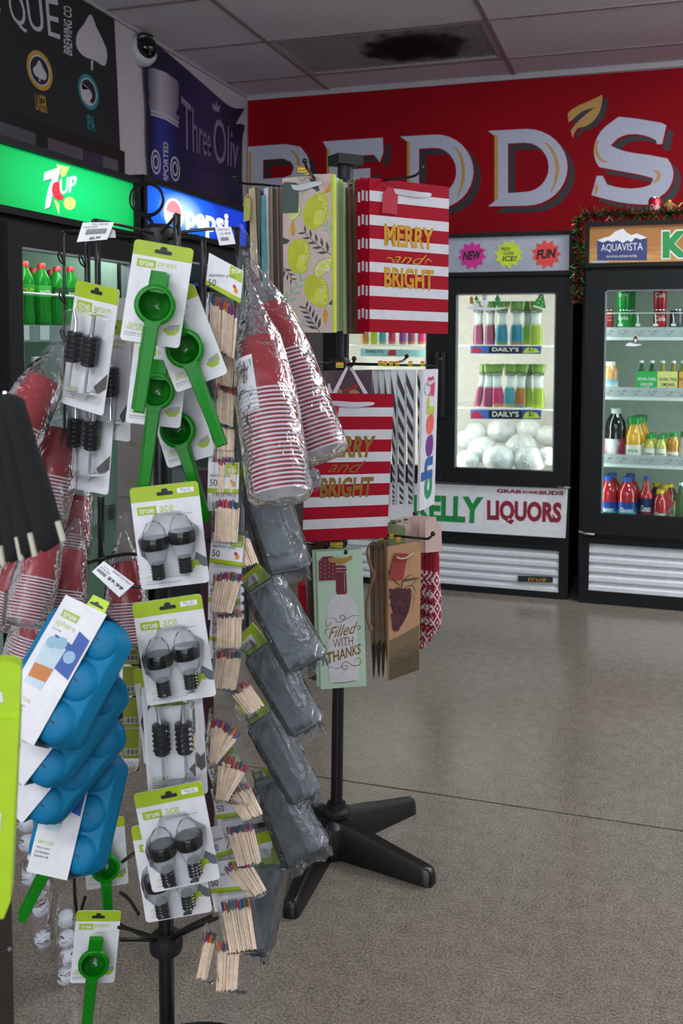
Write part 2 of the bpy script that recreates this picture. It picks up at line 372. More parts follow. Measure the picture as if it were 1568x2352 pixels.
for x in TX[1:-1]: link('main_runner', rm, ce, Matrix.Translation((x, (YB+YF)/2, ZC)))
for y in TY[1:-1]: link('cross_tee', ct, ce, Matrix.Translation(((XL+XR)/2, y, ZC+.001)))
MB().span(XL-.1, XR+.1, YF-.1, YB+.1, ZC+.15, ZC+.2).build('roof_deck', PAINT, ce)
tr = tag(MB().span(XL, XR, YB-.02, YB, ZC-.035, ZC+.002).build('trim_1', M('pale_wall_angle', '#a8a4a8', 0.5)), 'pale ceiling edge angle above the red banner', kind='structure')
tag(MB().span(XL, XL+.015, YF, YB, ZC-.02, ZC+.002).build('trim_2', M('pale_wall_angle', '#a8a4a8', 0.5)), 'pale ceiling edge angle over the beer banners', kind='structure')
# ---- dusty return-air grille in the ceiling
vx0, vx1, vy1, vy0 = TX[1]+.013, TX[2]-.013, TY[1]-.011, TY[2]+.011
vt = thing('ceiling_vent', Matrix.Translation(((vx0+vx1)/2, (vy0+vy1)/2, ZC)), 'grey return air grille with a black dust patch set in the ceiling', 'vent')
hw, hd = (vx1-vx0)/2, (vy1-vy0)/2
DUSTY = bpy.data.materials.new('dusty_grille_paint'); DUSTY.use_nodes = True
def _dust(m):
    nt = m.node_tree; b = nt.nodes['Principled BSDF']; tc = node(nt, 'ShaderNodeTexCoord')
    n = node(nt, 'ShaderNodeTexNoise'); n.inputs['Scale'].default_value = 7; n.inputs['Detail'].default_value = 6; nt.links.new(tc.outputs['Object'], n.inputs['Vector'])
    mp = node(nt, 'ShaderNodeMapping'); mp.inputs['Location'].default_value = (-.13, .0, 0); nt.links.new(tc.outputs['Object'], mp.inputs[0])
    m2 = node(nt, 'ShaderNodeMapping'); m2.inputs['Scale'].default_value = (1, 1.1, 0); nt.links.new(mp.outputs[0], m2.inputs[0])
    ln = node(nt, 'ShaderNodeVectorMath', operation='LENGTH'); nt.links.new(m2.outputs[0], ln.inputs[0])
    a = node(nt, 'ShaderNodeMath', operation='MULTIPLY_ADD'); a.inputs[1].default_value = -.33; nt.links.new(n.outputs[0], a.inputs[0]); nt.links.new(ln.outputs['Value'], a.inputs[2])
    rp = node(nt, 'ShaderNodeValToRGB'); e = rp.color_ramp.elements; e[0].position = 0.0; e[0].color = lin('#0a0908'); e[1].position = 0.17; e[1].color = lin('#7d7a7a'); nt.links.new(a.outputs[0], rp.inputs[0])
    e.new(0.09); e[1].color = lin('#3a3736'); e[2].color = lin('#b4b2b2')
    nt.links.new(rp.outputs[0], b.inputs['Base Color']); b.inputs['Roughness'].default_value = 0.8
_dust(DUSTY)
vb = MB()
nb = 84
for k in range(nb):
    x = -hw+.03+(2*hw-.06)*(k+.5)/nb; vb.box((x, 0, .006), (.005, 2*hd-.05, .010))
vb.build('grille_blades', DUSTY, vt)['kind'] = 'stuff'
MB().box((0, 0, .03), (2*hw, 2*hd, .004)).build('duct_plate', M('dark_duct', '#7c7a7a', 0.9), vt)
vfm = MB()
for s in (-1, 1): vfm.box((s*(hw-.014), 0, .002), (.028, 2*hd, .008)).box((0, s*(hd-.012), .002), (2*hw-.056, .024, .008))
vfm.build('vent_frame', M('vent_frame_paint', '#b0a8a8', 0.5), vt)
# ---- unseen fluorescent lights; diffusers hang below the ceiling to brighten its tiles
TLAB = 'unseen fluorescent ceiling light with its white diffuser dropped to light the tiles'
tp = None
for k, (i, j) in enumerate(sorted(TROFF)):
    mt = Matrix.Translation(((TX[i]+TX[i+1])/2, (TY[j]+TY[j+1])/2, ZC))
    if tp is None:
        tp = thing('ceiling_light', mt, TLAB, 'ceiling light', 'ceiling lights of the shop')
        a, b_ = (1.22-.03)/2, (.72-.03)/2
        tf = MB()
        for s in (-1, 1): tf.box((s*(a-.02), 0, .004), (.04, 2*b_, .014)).box((0, s*(b_-.02), .004), (2*a-.08, .04, .014))
        tf.build('light_frame', M('white_fixture', '#d9d9d9', 0.4), tp)
        MB().box((0, 0, -.045), (2*a-.16, 2*b_-.30, .085)).build('diffuser', glow('lit_diffuser', '#f2f6ff', TROFFER_POWER), tp)
    else: copy_thing(tp, mt)

# ================================================================ banners on the walls
FB = frame_back(YB-.012)
rb = thing('wall_banner', FB, 'red wall banner with huge white letters and a gold leaf', 'banner')
RED = M('red_vinyl', '#8c0010', 0.7, vary=0.12, scale=1.5, spec=.15); LET = M('pale_lilac_vinyl', '#b4b8c8', 0.6); SHD = M('charcoal_vinyl', '#221f24', 0.55); OCH = M('ochre_vinyl', '#b98f43', 0.5)
xr2 = 1.9
pl = FB.poly([(569, 230), (1568, 153)], 0)
MB().prism([(pl[0][0], FB.L(569, 530)[1]-.35), (xr2, FB.L(569, 530)[1]-.35), (xr2, pl[1][1]-.012), (pl[0][0], pl[0][1])], 0, .004).build('banner_cloth', RED, rb)
def px_letter(parent, fr, outline, holes, mat, y, name='letter'):
    """a traced letter: outline with counters bridged in"""
    mb = MB(); poly = fr.poly(outline, y)
    if not holes: mb.sheet(poly, y)
    else:
        for h in holes:
            hp = fr.poly(h, y)
            # bridge the closest pair
            best = min(((a[0]-b[0])**2+(a[1]-b[1])**2, i, j) for i, a in enumerate(poly) for j, b in enumerate(hp))
            _, i, j = best
            ar = lambda q: sum(q[k][0]*q[(k+1) % len(q)][1]-q[(k+1) % len(q)][0]*q[k][1] for k in range(len(q)))
            hh = hp[j:]+hp[:j+1]
            if ar(poly)*ar(hp) > 0: hh = hh[::-1]
            poly = poly[:i+1]+hh+poly[i:]
        mb.sheet(poly, y)
    return mb.build(name, mat, parent)
def arcpts(cx, cy, rx, ry, a0, a1, n=12): return [(cx+rx*math.cos(math.radians(a0+(a1-a0)*k/n)), cy-ry*math.sin(math.radians(a0+(a1-a0)*k/n))) for k in range(n+1)]
# traced from the photograph: R E D D ' S
def letterD(u0, vt, vb, u1, sl, th):
    """serifed D between u0..u1; vt/vb top/bottom at the stem; sl slope of the line"""
    T = lambda u: vt+sl*(u-u0); B = lambda u: vb+sl*0.4*(u-u0)
    w = u1-u0; h = vb-vt
    out = [(u0-10, T(u0-10)), (u0+w*.45, T(u0+w*.45))]+[(u, v) for u, v in arcpts(u0+w*.45, (T(u0+w*.5)+B(u0+w*.5))/2, w*.55, (B(u0+w*.5)-T(u0+w*.5))/2, 90, -90, 16)][1:]+[(u0-10, B(u0-10)), (u0+8, vb-14), (u0+8, vt+14)]
    i0 = u0+th; inn = [(i0, T(i0)+h*.18), (u0+w*.43, T(u0+w*.43)+h*.18)]+arcpts(u0+w*.43, (T(u0+w*.5)+B(u0+w*.5))/2, w*.32, (B(u0+w*.5)-T(u0+w*.5))/2-h*.18, 90, -90, 12)[1:]+[(i0, B(i0)-h*.17)]
    return out, inn
shift = lambda pts, du, dv: [(u+du, v+dv) for u, v in pts]
LD = [letterD(929, 313, 481, 1087, -.055, 33), letterD(1130, 300, 474, 1303, -.05, 36)]
Rl = [(569, 337), (655, 331), (690, 337), (706, 358), (712, 385), (706, 408), (690, 425), (676, 432), (712, 500), (660, 502), (625, 436), (604, 438), (604, 505), (569, 508)]
Rh = [(604, 367), (650, 364), (668, 372), (675, 385), (668, 402), (650, 408), (604, 411)]
El = [(741, 325), (879, 316), (880, 350), (872, 372), (858, 355), (790, 360), (790, 390), (850, 386), (850, 415), (790, 419), (790, 462), (862, 457), (874, 440), (884, 440), (882, 492), (741, 502), (750, 486), (750, 341)]
Sl = [(1530, 288), (1520, 331), (1508, 331)]+bez((1506, 322), (1480, 306), (1440, 302), (1418, 318), 6)+bez((1402, 334), (1420, 346), (1450, 352), (1490, 356), 6)+bez((1532, 364), (1556, 392), (1546, 424), (1526, 444), 8)+bez((1490, 470), (1430, 470), (1392, 458), (1358, 448), 8)+[(1370, 404), (1384, 404)]+bez((1394, 424), (1430, 436), (1470, 436), (1494, 424), 8)+bez((1500, 410), (1480, 402), (1452, 398), (1420, 392), 6)+bez((1376, 384), (1354, 356), (1362, 318), (1388, 292), 8)+bez((1420, 268), (1470, 272), (1500, 280), (1518, 282), 6)
LETS = [(Rl, [Rh]), (El, [])]+[(o, [i]) for o, i in LD]+[(Sl, [])]
for o, h in LETS:
    px_letter(rb, FB, shift(o, 17, 15), [shift(q, 17, 15) for q in h], SHD, -.0008, 'letter_shadow')
for o, h in LETS:
    px_letter(rb, FB, shift(o, 4, 4), [shift(q, 3, 3) for q in h], RED, -.0014, 'letter_outline')
for o, h in LETS:
    px_letter(rb, FB, o, h, LET, -.002)
LEAF = bez((1383, 217), (1384, 250), (1372, 276), (1345, 290), 8)+bez((1326, 294), (1318, 302), (1315, 316), (1315, 318), 4)+bez((1310, 300), (1330, 270), (1360, 252), (1366, 246), 6)+bez((1340, 254), (1318, 268), (1307, 284), (1305, 280), 6)+bez((1303, 262), (1312, 244), (1350, 236), (1383, 217), 8)
px_letter(rb, FB, shift(LEAF, 13, 6), [], SHD, -.0008, 'leaf_shadow'); px_letter(rb, FB, LEAF, [], M('gold_vinyl', '#b58a45', 0.5), -.002, 'gold_leaf')
for u0, v0, u1, v1, w in ((574, 348, 574, 500, 6), (753, 340, 753, 490, 6), (938, 322, 938, 470, 7), (1139, 308, 1139, 462, 8)):
    px_letter(rb, FB, [(u0-w/2, v0), (u0+w/2, v0+6), (u1+w/2, v1-6), (u1-w/2, v1)], [], OCH, -.0026, 'ochre_line')
for pts in (bez((1045, 338), (1066, 360), (1072, 410), (1050, 452), 10), bez((1252, 328), (1282, 352), (1290, 400), (1264, 442), 10), bez((1372, 322), (1360, 345), (1376, 372), (1392, 372), 8), bez((1502, 392), (1518, 396), (1516, 412), (1500, 420), 6), bez((1368, 424), (1370, 430), (1372, 436), (1366, 446), 5), bez((668, 345), (684, 356), (690, 375), (684, 398), 8)):
    mb = MB(); stroke(mb, FB.poly(pts, -.0026), .022, -.0026); mb.build('ochre_line', OCH, rb)

FL = frame_left(XL+.006)
bb = thing('wall_banner', FL, 'black brewery banner with white leaf and round beer badges', 'banner')
CHB = M('black_banner_cloth', '#171b1d', 0.75); GRW = M('greyish_white_print', '#b9b5bb', 0.6); TEAL = M('teal_print', '#1a7f86', 0.6); YEL = M('mustard_print', '#b58b2c', 0.6)
zb = FL.L(0, 255)[1]; x0 = FL.L(0, 255)[0]-1.6
MB().prism([(x0, FL.L(276, 346)[1]), FL.L(276, 346), FL.L(270, 200), FL.L(262, 38), (x0, FL.L(262, 38)[1])], 0, .004).build('banner_cloth', CHB, bb)
def on(parent, fr, mat, name, y, *polys):
    os_ = [px_sheet(MB(), fr, p, y).build(name, mat, parent) for p in polys]
    return os_[0]
leafo = [(208, 35), (226, 75), (243, 108), (246, 138), (236, 152), (213, 140), (190, 130), (174, 104), (178, 76), (194, 52)]
on(bb, FL, GRW, 'leaf_emblem', -.001, catmull([(208, 33), (222, 64), (236, 92), (246, 122), (240, 151), (216, 138), (194, 130), (176, 108), (177, 78), (192, 56)], 4, True), [(209, 138), (214, 139), (213, 163), (209, 160)])
mb = MB(); px_text(mb, FL, 'QUE', [(14, -24), (133, -2), (139, 107), (30, 64)], -.001, 0.0); mb.build('lettering', GRW, bb)
mb = MB(); px_text(mb, FL, 'S', [(-30, -40), (0, -30), (2, 38), (-24, 24)], -.001, 0.0); mb.build('lettering', GRW, bb)
# upright lettering reads from bottom to top
mb = MB(); px_text(mb, FL, 'BREWING CO', [(146, 122), (146, 12), (165, 16), (166, 130)], -.001, 0.02, 0.15); mb.build('lettering', GRW, bb)
for cx, cy, ru, rv, c1, name in ((91, 162, 30, 46, YEL, 'round_badge'), (203, 211, 24, 41, TEAL, 'round_badge')):
    o = on(bb, FL, c1, name, -.001, [(cx+ru*math.cos(t)*.98+0.10*rv*math.sin(t), cy+rv*math.sin(t)+.25*ru*math.cos(t)) for t in [2*math.pi*k/32 for k in range(32)]])
    for q, mm, yy in ((.78, GRW, -.0015), (.70, M('navy_black_print', '#16181f', 0.6), -.002)):
        on(o, FL, mm, 'badge_ring', yy, [(cx+q*ru*math.cos(t)+0.10*q*rv*math.sin(t), cy+q*rv*math.sin(t)+.25*q*ru*math.cos(t)) for t in [2*math.pi*k/32 for k in range(32)]])
    if cx < 150: on(o, FL, GRW, 'badge_emblem', -.0025, catmull([(90, 138), (100, 158), (107, 172), (104, 184), (92, 180), (80, 172), (76, 158), (84, 148)], 3, True), [(90, 178), (94, 180), (92, 188), (89, 187)])
    else: on(o, FL, GRW, 'badge_emblem', -.0025, catmull([(189, 192), (206, 207), (212, 222), (206, 232), (214, 240), (204, 241), (190, 228), (186, 212)], 3, True), [(188, 192), (204, 205), (196, 206), (188, 204)])
mb = MB(); px_text(mb, FL, 'LAGER', [(79, 213), (106, 222), (109, 262), (83, 252)], -.001, 0.01); mb.build('lettering', YEL, bb)
mb = MB(); px_text(mb, FL, 'IPA', [(199, 262), (217, 268), (219, 303), (201, 297)], -.001, 0.02); mb.build('lettering', TEAL, bb)
# dark transom windows below the black banner
tw = tag(link('window_2', None), 'dark framed transom windows under the black banner', kind='structure'); tw.matrix_world = FL.M
TF = M('dark_window_frame', '#0f1112', 0.5)
zt, zl = FL.L(276, 350)[1]-.005, FL.L(276, 405)[1]-.08; xe = FL.L(279, 380)[0]
MB().span(x0, xe, -.02, .0, zl-.02, zt+.01).build('window_frame', TF, tw)
ml = FL.L(86, 360)[0]
for a, b_ in ((x0+.1, FL.L(72, 340)[0]), (FL.L(101, 350)[0], FL.L(262, 400)[0])):
    MB().span(a, b_, -.024, -.019, zl+.05, zt-.05).build('pane', ramp_mat('grey_transom_pane', [(0.0, '#4b4d52'), (0.5, '#3b3d42'), (1.0, '#55575d')], 0.15, noise=1.0, nscale=2), tw)
MB().span(FL.L(181, 380)[0], FL.L(226, 390)[0], -.0255, -.0245, zl+.05, zt-.05).build('pane', M('violet_pane', '#383048', 0.2), tw)

nv = thing('wall_banner', FL, 'navy and purple vodka banner with a can and tall pale letters', 'banner')
NAVY = ramp_mat('navy_to_purple_cloth', [(0.0, '#0c1130'), (0.45, '#1a1440'), (0.65, '#3a2756'), (1.0, '#191436')], 0.6, axis=0, lo=4.7, hi=6.1, noise=.25, nscale=2)
npts = catmull([(331, 84), (332, 180), (337, 240), (338, 330), (345, 432)], 4)+catmull([(450, 470), (548, 490), (555, 400), (556, 320), (561, 288), (540, 285)], 3)+catmull([(562, 248), (530, 246), (480, 205), (420, 152), (372, 112), (332, 82)], 3)
# the cloth sags: each edge point keeps its own distance from the wall
mb = MB(); poly = FL.poly(npts, -.012)
mb.prism(poly, -.014, -.008); mb.build('banner_cloth', NAVY, nv)
SIL = ramp_mat('brushed_can_print', [(0.0, '#5d5a66'), (0.35, '#b3aeb8'), (0.7, '#8c8893'), (1.0, '#3f3d47')], 0.5, axis=0, lo=FL.L(338, 300)[0], hi=FL.L(412, 300)[0])
CANB = ramp_mat('blue_can_print', [(0.0, '#0d1238'), (0.35, '#27348f'), (0.8, '#131a52'), (1.0, '#0a0d2c')], 0.5, axis=0, lo=FL.L(338, 300)[0], hi=FL.L(412, 300)[0])
can = on(nv, FL, SIL, 'can_print', -.0150, [(340, 158), (352, 156), (380, 166), (408, 186), (411, 195), (410, 242), (404, 262), (412, 268), (409, 290), (346, 262), (340, 232), (343, 214), (340, 200)])
on(can, FL, CANB, 'can_label', -.0155, [(347, 262), (380, 272), (409, 290), (411, 430), (398, 446), (350, 432)])
for a in (0, 1): on(can, FL, GRW, 'can_rim', -.016, [(346, 252+a*9), (380, 262+a*9), (410, 281+a*9), (410, 284+a*9), (380, 266+a*9), (346, 255+a*9)])
mb = MB(); px_text(mb, FL, 'IMPORTED', [(375, 428), (375, 324), (386, 328), (387, 432)], -.016, 0.02); mb.build('lettering', GRW, nv)
for cu, cv in ((358, 372), (402, 388)):
    for q, w in ((1, 3), (.55, 2)):
        mb = MB(); stroke(mb, FL.poly([(cu+10*q*math.cos(t), cv+26*q*math.sin(t)+4*q*math.cos(t)) for t in [2*math.pi*k/24 for k in range(25)]], -.016), .012, -.016, False); mb.build('can_seal', GRW, nv)
LIL = M('dusty_lilac_print', '#85749c', 0.6)
TK = M('dark_plum_print', '#17122c', 0.6)
def vletters(s, quad):
    mb = MB(); px_text(mb, FL, s, shift(quad, 2, 3), -.0152, 0.03); mb.build('lettering', TK, nv)
    mb = MB(); px_text(mb, FL, s, quad, -.0158, 0.0); mb.build('lettering', LIL, nv)
vletters('Three', [(416, 220), (484, 288), (484, 362), (418, 342)])
vletters('Oliv', [(489, 262), (548, 306), (545, 388), (491, 372)])
mb = MB(); px_text(mb, FL, 'THE LONDON VODKA', [(436, 372), (546, 398), (545, 412), (436, 388)], -.0158); mb.build('lettering', M('faint_plum_print', '#2c2244', 0.6), nv)
on(nv, FL, M('pale_crown_print', '#8d86a0', 0.6), 'crown_emblem', -.0158, [(489, 252), (487, 234), (493, 244), (497, 231), (500, 246), (506, 240), (503, 258)])
# ================================================================ security camera
cc = thing('security_camera', Matrix.Translation(onx(322, 120, XL)) @ Matrix.Rotation(math.radians(90), 4, 'Z') @ Matrix.Rotation(math.radians(-25), 4, 'Z') @ Matrix.Rotation(math.radians(78), 4, 'X'), 'white dome security camera with a smoked lens on the wall', 'camera')
CW = M('white_housing', '#b9bcc0', 0.4)
Rt = Matrix.Rotation(math.radians(90), 4, 'X')
MB().lathe([(.082, .0), (.084, .012), (.080, .04), (.072, .052), (.060, .056)], 32).build('housing', CW, cc, 50)
MB().lathe([(.058, .054), (.06, .06), (.052, .085), (.036, .105), (.001, .113)], 28).build('dome', GLASS('smoked_dome', 0.35, '#55585c'), cc, 60)
MB().ball((0, 0, .066), .030, 16, 10).build('lens', M('black_lens', '#07080a', 0.08), cc, 60)
MB().ball((.012, -.01, .094), .008, 8, 6).build('lens_glass', CHROME, cc, 60)
MB().box((-.03, .06, .05), (.012, .012, .004)).build('logo_mark', M('red_mark', '#a01820', 0.5), cc)
p0 = cc.matrix_world.inverted()
mb = MB(); mb.tube([p0 @ onx(u, v, XL+.03) for u, v in ((316, 92), (318, 82), (326, 76), (338, 78), (350, 84))], .006, 6); mb.build('cable', BLACKM, cc, 60)

# ================================================================ coolers
LINER = M('white_liner', '#e6e4e0', 0.5); GASK = M('grey_gasket', '#8a8f92', 0.6); SHELFW = M('white_shelf_wire', '#dfe3e2', 0.35); STRIP = M('pale_price_strip', '#b4b8bc', 0.4)
LOUV = M('white_louver_steel', '#dadee0', 0.4); CABB = M('black_cooler_vinyl', '#0b1010', 0.5, spec=.25, bump=0.15, bscale=500)
def cooler(name, Mx, label, w, d, zs, doors, liner, tube, louv=True, doorw=.045, cat='cooler', interior_tint=None, lights='sides', ztop=None):
    """zs: base height, grille top, door bottom, door top, header bottom, header top"""
    zg0, zg1, zd0, zd1, zh0, zh1 = zs
    c = thing(name, Mx, label, cat); zi = ztop or zd1
    b = MB(); t = .035
    b.span(0, t, .03, d, 0, zh1).span(w-t, w, .03, d, 0, zh1).span(t, w-t, d-.03, d, 0, zh1).span(t, w-t, .03, d-.03, zh1-.03, zh1).span(t, w-t, .05, d-.03, zi-.005, zi+.04).span(t, w-t, .0, .05, zd1-.005, zi+.04).span(t, w-t, .05, d-.03, zd0-.05, zd0+.005).span(0, w, .0, .03, zg1, zd0-.01).span(t, w-t, .02, d-.05, 0, .025)
    b.build('cabinet_body', CABB, c)
    l = MB(); l.span(t, w-t, d-.04, d-.031, zd0, zi).span(t, t+.006, .05, d-.04, zd0, zi).span(w-t-.006, w-t, .05, d-.04, zd0, zi).span(t, w-t, .05, d-.04, zi-.012, zi-.006).span(t, w-t, .05, d-.04, zd0+.006, zd0+.012)
    l.build('interior_liner', liner, c)
    for x0, x1 in doors:
        dr = MB(); f = doorw
        dr.span(x0, x0+f, -.045, 0, zd0, zd1).span(x1-f, x1, -.045, 0, zd0, zd1).span(x0+f, x1-f, -.045, 0, zd1-f, zd1).span(x0+f, x1-f, -.045, 0, zd0, zd0+f*1.1)
        do = dr.build('door', CABB, c)
        e = MB(); g = .008
        e.span(x0+f, x0+f+g, -.040, -.006, zd0+f*1.1, zd1-f).span(x1-f-g, x1-f, -.040, -.006, zd0+f*1.1, zd1-f).span(x0+f, x1-f, -.040, -.006, zd1-f-g, zd1-f)
        e.build('glass_edge', GASK, do)
        MB().span(x0+f, x1-f, -.028, -.020, zd0+f*1.1, zd1-f).build('door_glass', GLASS(), do)
    if lights == 'sides':
        for x0, x1 in doors:
            for x in (x0+.03, x1-.03): MB().tube([(min(max(x, .055), w-.055), .03, zd0+.04), (min(max(x, .055), w-.055), .03, zd1-.04)], .009, 8).build('light_tube', tube, c)
    else:
        MB().tube([(.08, .085, zd1-.035), (w-.08, .085, zd1-.035)], .012, 8).build('light_tube', tube, c)
    if louv:
        fr = MB().span(0, .05, -.01, .03, .0, zg1).span(w-.05, w, -.01, .03, .0, zg1).span(.05, w-.05, -.01, .03, zg1-.03, zg1).span(.05, w-.05, -.012, .05, .0, zg0)
        fr.build('grille_frame', CABB, c)
        n = 5; hgt = (zg1-.03-zg0)/n
        sl = MB().add([(.05, .025, hgt), (w-.05, .025, hgt), (w-.05, -.006, hgt*.42), (.05, -.006, hgt*.42), (w-.05, -.006, hgt*.02), (.05, -.006, hgt*.02), (w-.05, .03, 0), (.05, .03, 0)], [(0, 3, 2, 1), (3, 5, 4, 2), (5, 7, 6, 4)])
        me = sl.mesh('louver', LOUV)
        for k in range(n): link('louver', me, c, Matrix.Translation((0, 0, zg0+k*hgt)))
        MB().span(.05, w-.05, .032, .036, zg0, zg1-.03).build('grille_back', BLACKM, c)
    h = MB(); h.span(0, w, -.03, .04, zh0, zh0+.022).span(0, w, -.03, .04, zh1-.022, zh1).span(0, .022, -.03, .04, zh0+.022, zh1-.022).span(w-.022, w, -.03, .04, zh0+.022, zh1-.022).span(.022, w-.022, 0, .04, zh0+.022, zh1-.022)
    h.build('header_frame', CABB, c)
    return c
def handle(c, x, z0, z1):
    MB().span(x-.012, x+.012, -.085, -.07, z0, z1).span(x-.010, x+.010, -.07, -.045, z0, z0+.03).span(x-.010, x+.010, -.07, -.045, z1-.03, z1).build('door_handle', BLACK, c)
def shelf(c, x0, x1, y0, y1, z, n=14, strip=None, sh=.035, up=.006):
    s = MB(); s.tube([(x0, y0, z), (x1, y0, z)], .004, 5); s.tube([(x0, y1, z), (x1, y1, z)], .004, 5)
    for k in range(n+1):
        x = x0+(x1-x0)*k/n; s.tube([(x, y0, z), (x, y1, z)], .0022, 4)
    o = s.build('shelf', SHELFW, c)
    if strip: MB().span(x0, x1, y0-.012, y0-.008, z-sh, z+up).build('price_strip', strip, o)
    return o
TUBE_G = glow('cool_white_tube', '#eef6f4', 22.0); TUBE_W = glow('warm_white_tube', '#fff6ee', 28.0)

# ---- lemon-lime soda cooler against the wall
XA = -1.85
Y7a, Y7b = 2.36, 3.225
FA = frame_left(XA)
c7 = cooler('soda_cooler', Matrix.Translation((XA, Y7a, 0)) @ Matrix.Rotation(math.radians(90), 4, 'Z'), 'tall black soda cooler with a glowing green header sign', Y7b-Y7a, -XA*0+.76, (.05, .30, .34, 1.76, 1.785, 2.01), [(.055, Y7b-Y7a-.03)], M('pale_mint_liner', '#a9bdb0', 0.5), TUBE_G, doorw=.068, lights='top')
GRN = bpy.data.materials.new('backlit_green_panel'); GRN.use_nodes = True
def _backlit(m, c0, c1, c2, cx, cz, sx, sz, st):
    nt = m.node_tree; b = nt.nodes['Principled BSDF']; tc = node(nt, 'ShaderNodeTexCoord'); mp = node(nt, 'ShaderNodeMapping'); nt.links.new(tc.outputs['Object'], mp.inputs[0])
    mp.inputs['Location'].default_value = (-cx*sx, 0, -cz*sz); mp.inputs['Scale'].default_value = (sx, 0, sz)
    g = node(nt, 'ShaderNodeTexGradient', gradient_type='SPHERICAL'); nt.links.new(mp.outputs[0], g.inputs[0]); rp = node(nt, 'ShaderNodeValToRGB'); e = rp.color_ramp.elements
    e.new(0.5); e[0].position = 0; e[0].color = lin(c0); e[1].position = .45; e[1].color = lin(c1); e[2].position = 1; e[2].color = lin(c2); nt.links.new(g.outputs[0], rp.inputs[0])
    nt.links.new(rp.outputs[0], b.inputs['Emission Color']); b.inputs['Emission Strength'].default_value = st; nt.links.new(rp.outputs[0], b.inputs['Base Color']); b.inputs['Roughness'].default_value = .25
_backlit(GRN, '#00873a', '#00b25c', '#00cf74', .45, 1.9, 2.0, 5.0, 1.0)
w7 = Y7b-Y7a
hp = MB().span(.022, w7-.022, -.012, -.004, 1.807, 1.988).build('header_panel', GRN, c7)
def loc7(pts): return [(x-Y7a, z) for x, z in FA.poly(pts, -.0125)]
LITW = glow('backlit_white', '#eef0fb', 0.8); LITR = glow('backlit_red', '#e0323c', 0.8); LITY = glow('backlit_lemon', '#cfe07a', 0.8); LITG = M('dark_green_print', '#0a5a3a', 0.4)
def on7(mat, name, y, *polys):
    mb = MB()
    for p in polys: mb.sheet(loc7(p), y)
    return mb.build(name, mat, hp)
def pxc(poly, k): return poly
for q in ([(129, 377), (160, 384), (150, 404), (142, 408)], [(124, 458), (136, 468), (136, 494), (130, 478)], circ(160, 467, 14, 15, 20)): on7(LITY, 'splash_print', -.0125, q)
seven = [(102, 396), (138, 383), (139, 388), (131, 422), (120, 450), (116, 470), (114, 476), (103, 480), (106, 455), (112, 428), (120, 410), (100, 416)]
on7(LITG, 'figure_shadow', -.0128, [(u+1.2, v+1.5) for u, v in seven]); on7(LITW, 'figure_seven', -.0131, seven)
on7(LITR, 'red_spot', -.0134, catmull([(128, 418), (136, 420), (137, 438), (143, 449), (147, 454), (138, 461), (126, 455), (119, 440), (121, 424)], 4, True))
mb = MB(); fa7 = Frame(c7.matrix_world.copy()); px_text(mb, fa7, 'UP', [(136, 412), (177, 402), (174, 440), (138, 447)], -.0137, 0.03, 0.1); mb.build('lettering', LITW, hp)
handle(c7, w7-.055, .8, 1.2)
for z, s in ((1.452, True), (1.13, True), (.78, True)): shelf(c7, .045, w7-.045, .08, .62, z, 18, M('grey_shelf_front', '#8e979b', 0.4), .05)
mb = MB(); mb.tube([(.05, .075, 1.56), (w7-.05, .075, 1.56)], .004, 6); mb.build('bottle_rail', SHELFW, c7)
for k, u in enumerate((55, 102)):
    x, z = FA.L(u, 735, .066); MB().span(x-Y7a-.026, x-Y7a+.026, .0655, .067, 1.408, 1.455).build('price_card', WHITE, c7)

# ---- bottles
def bottle_prof(kind, r, h):
    P_ = {'soda': [(.80, 0), (.95, .02), (1, .06), (.95, .20), (.86, .34), (.97, .46), (1, .62), (.96, .70), (.72, .80), (.42, .88), (.36, .93)],
          'juice': [(.92, 0), (1, .04), (1, .46), (.97, .56), (.80, .68), (.55, .80), (.52, .86)],
          'hourglass': [(.9, 0), (1, .05), (1, .35), (.93, .48), (1, .60), (.92, .72), (.70, .82), (.62, .87)],
          'jug': [(.92, 0), (1, .04), (1, .44), (.93, .52), (.98, .60), (.88, .74), (.55, .86), (.45, .90)],
          'sauce': [(.94, 0), (1, .03), (1, .45), (.97, .50), (1.0, .55), (.92, .66), (.62, .80), (.42, .86), (.38, .90)],
          'long': [(.94, 0), (1, .03), (1, .52), (.88, .60), (.48, .72), (.36, .84), (.34, .93)],
          'mixer': [(.92, 0), (1, .04), (1, .52), (.80, .64), (.42, .78), (.36, .94)]}[kind]
    return [(a*r, b*h) for a, b in P_]
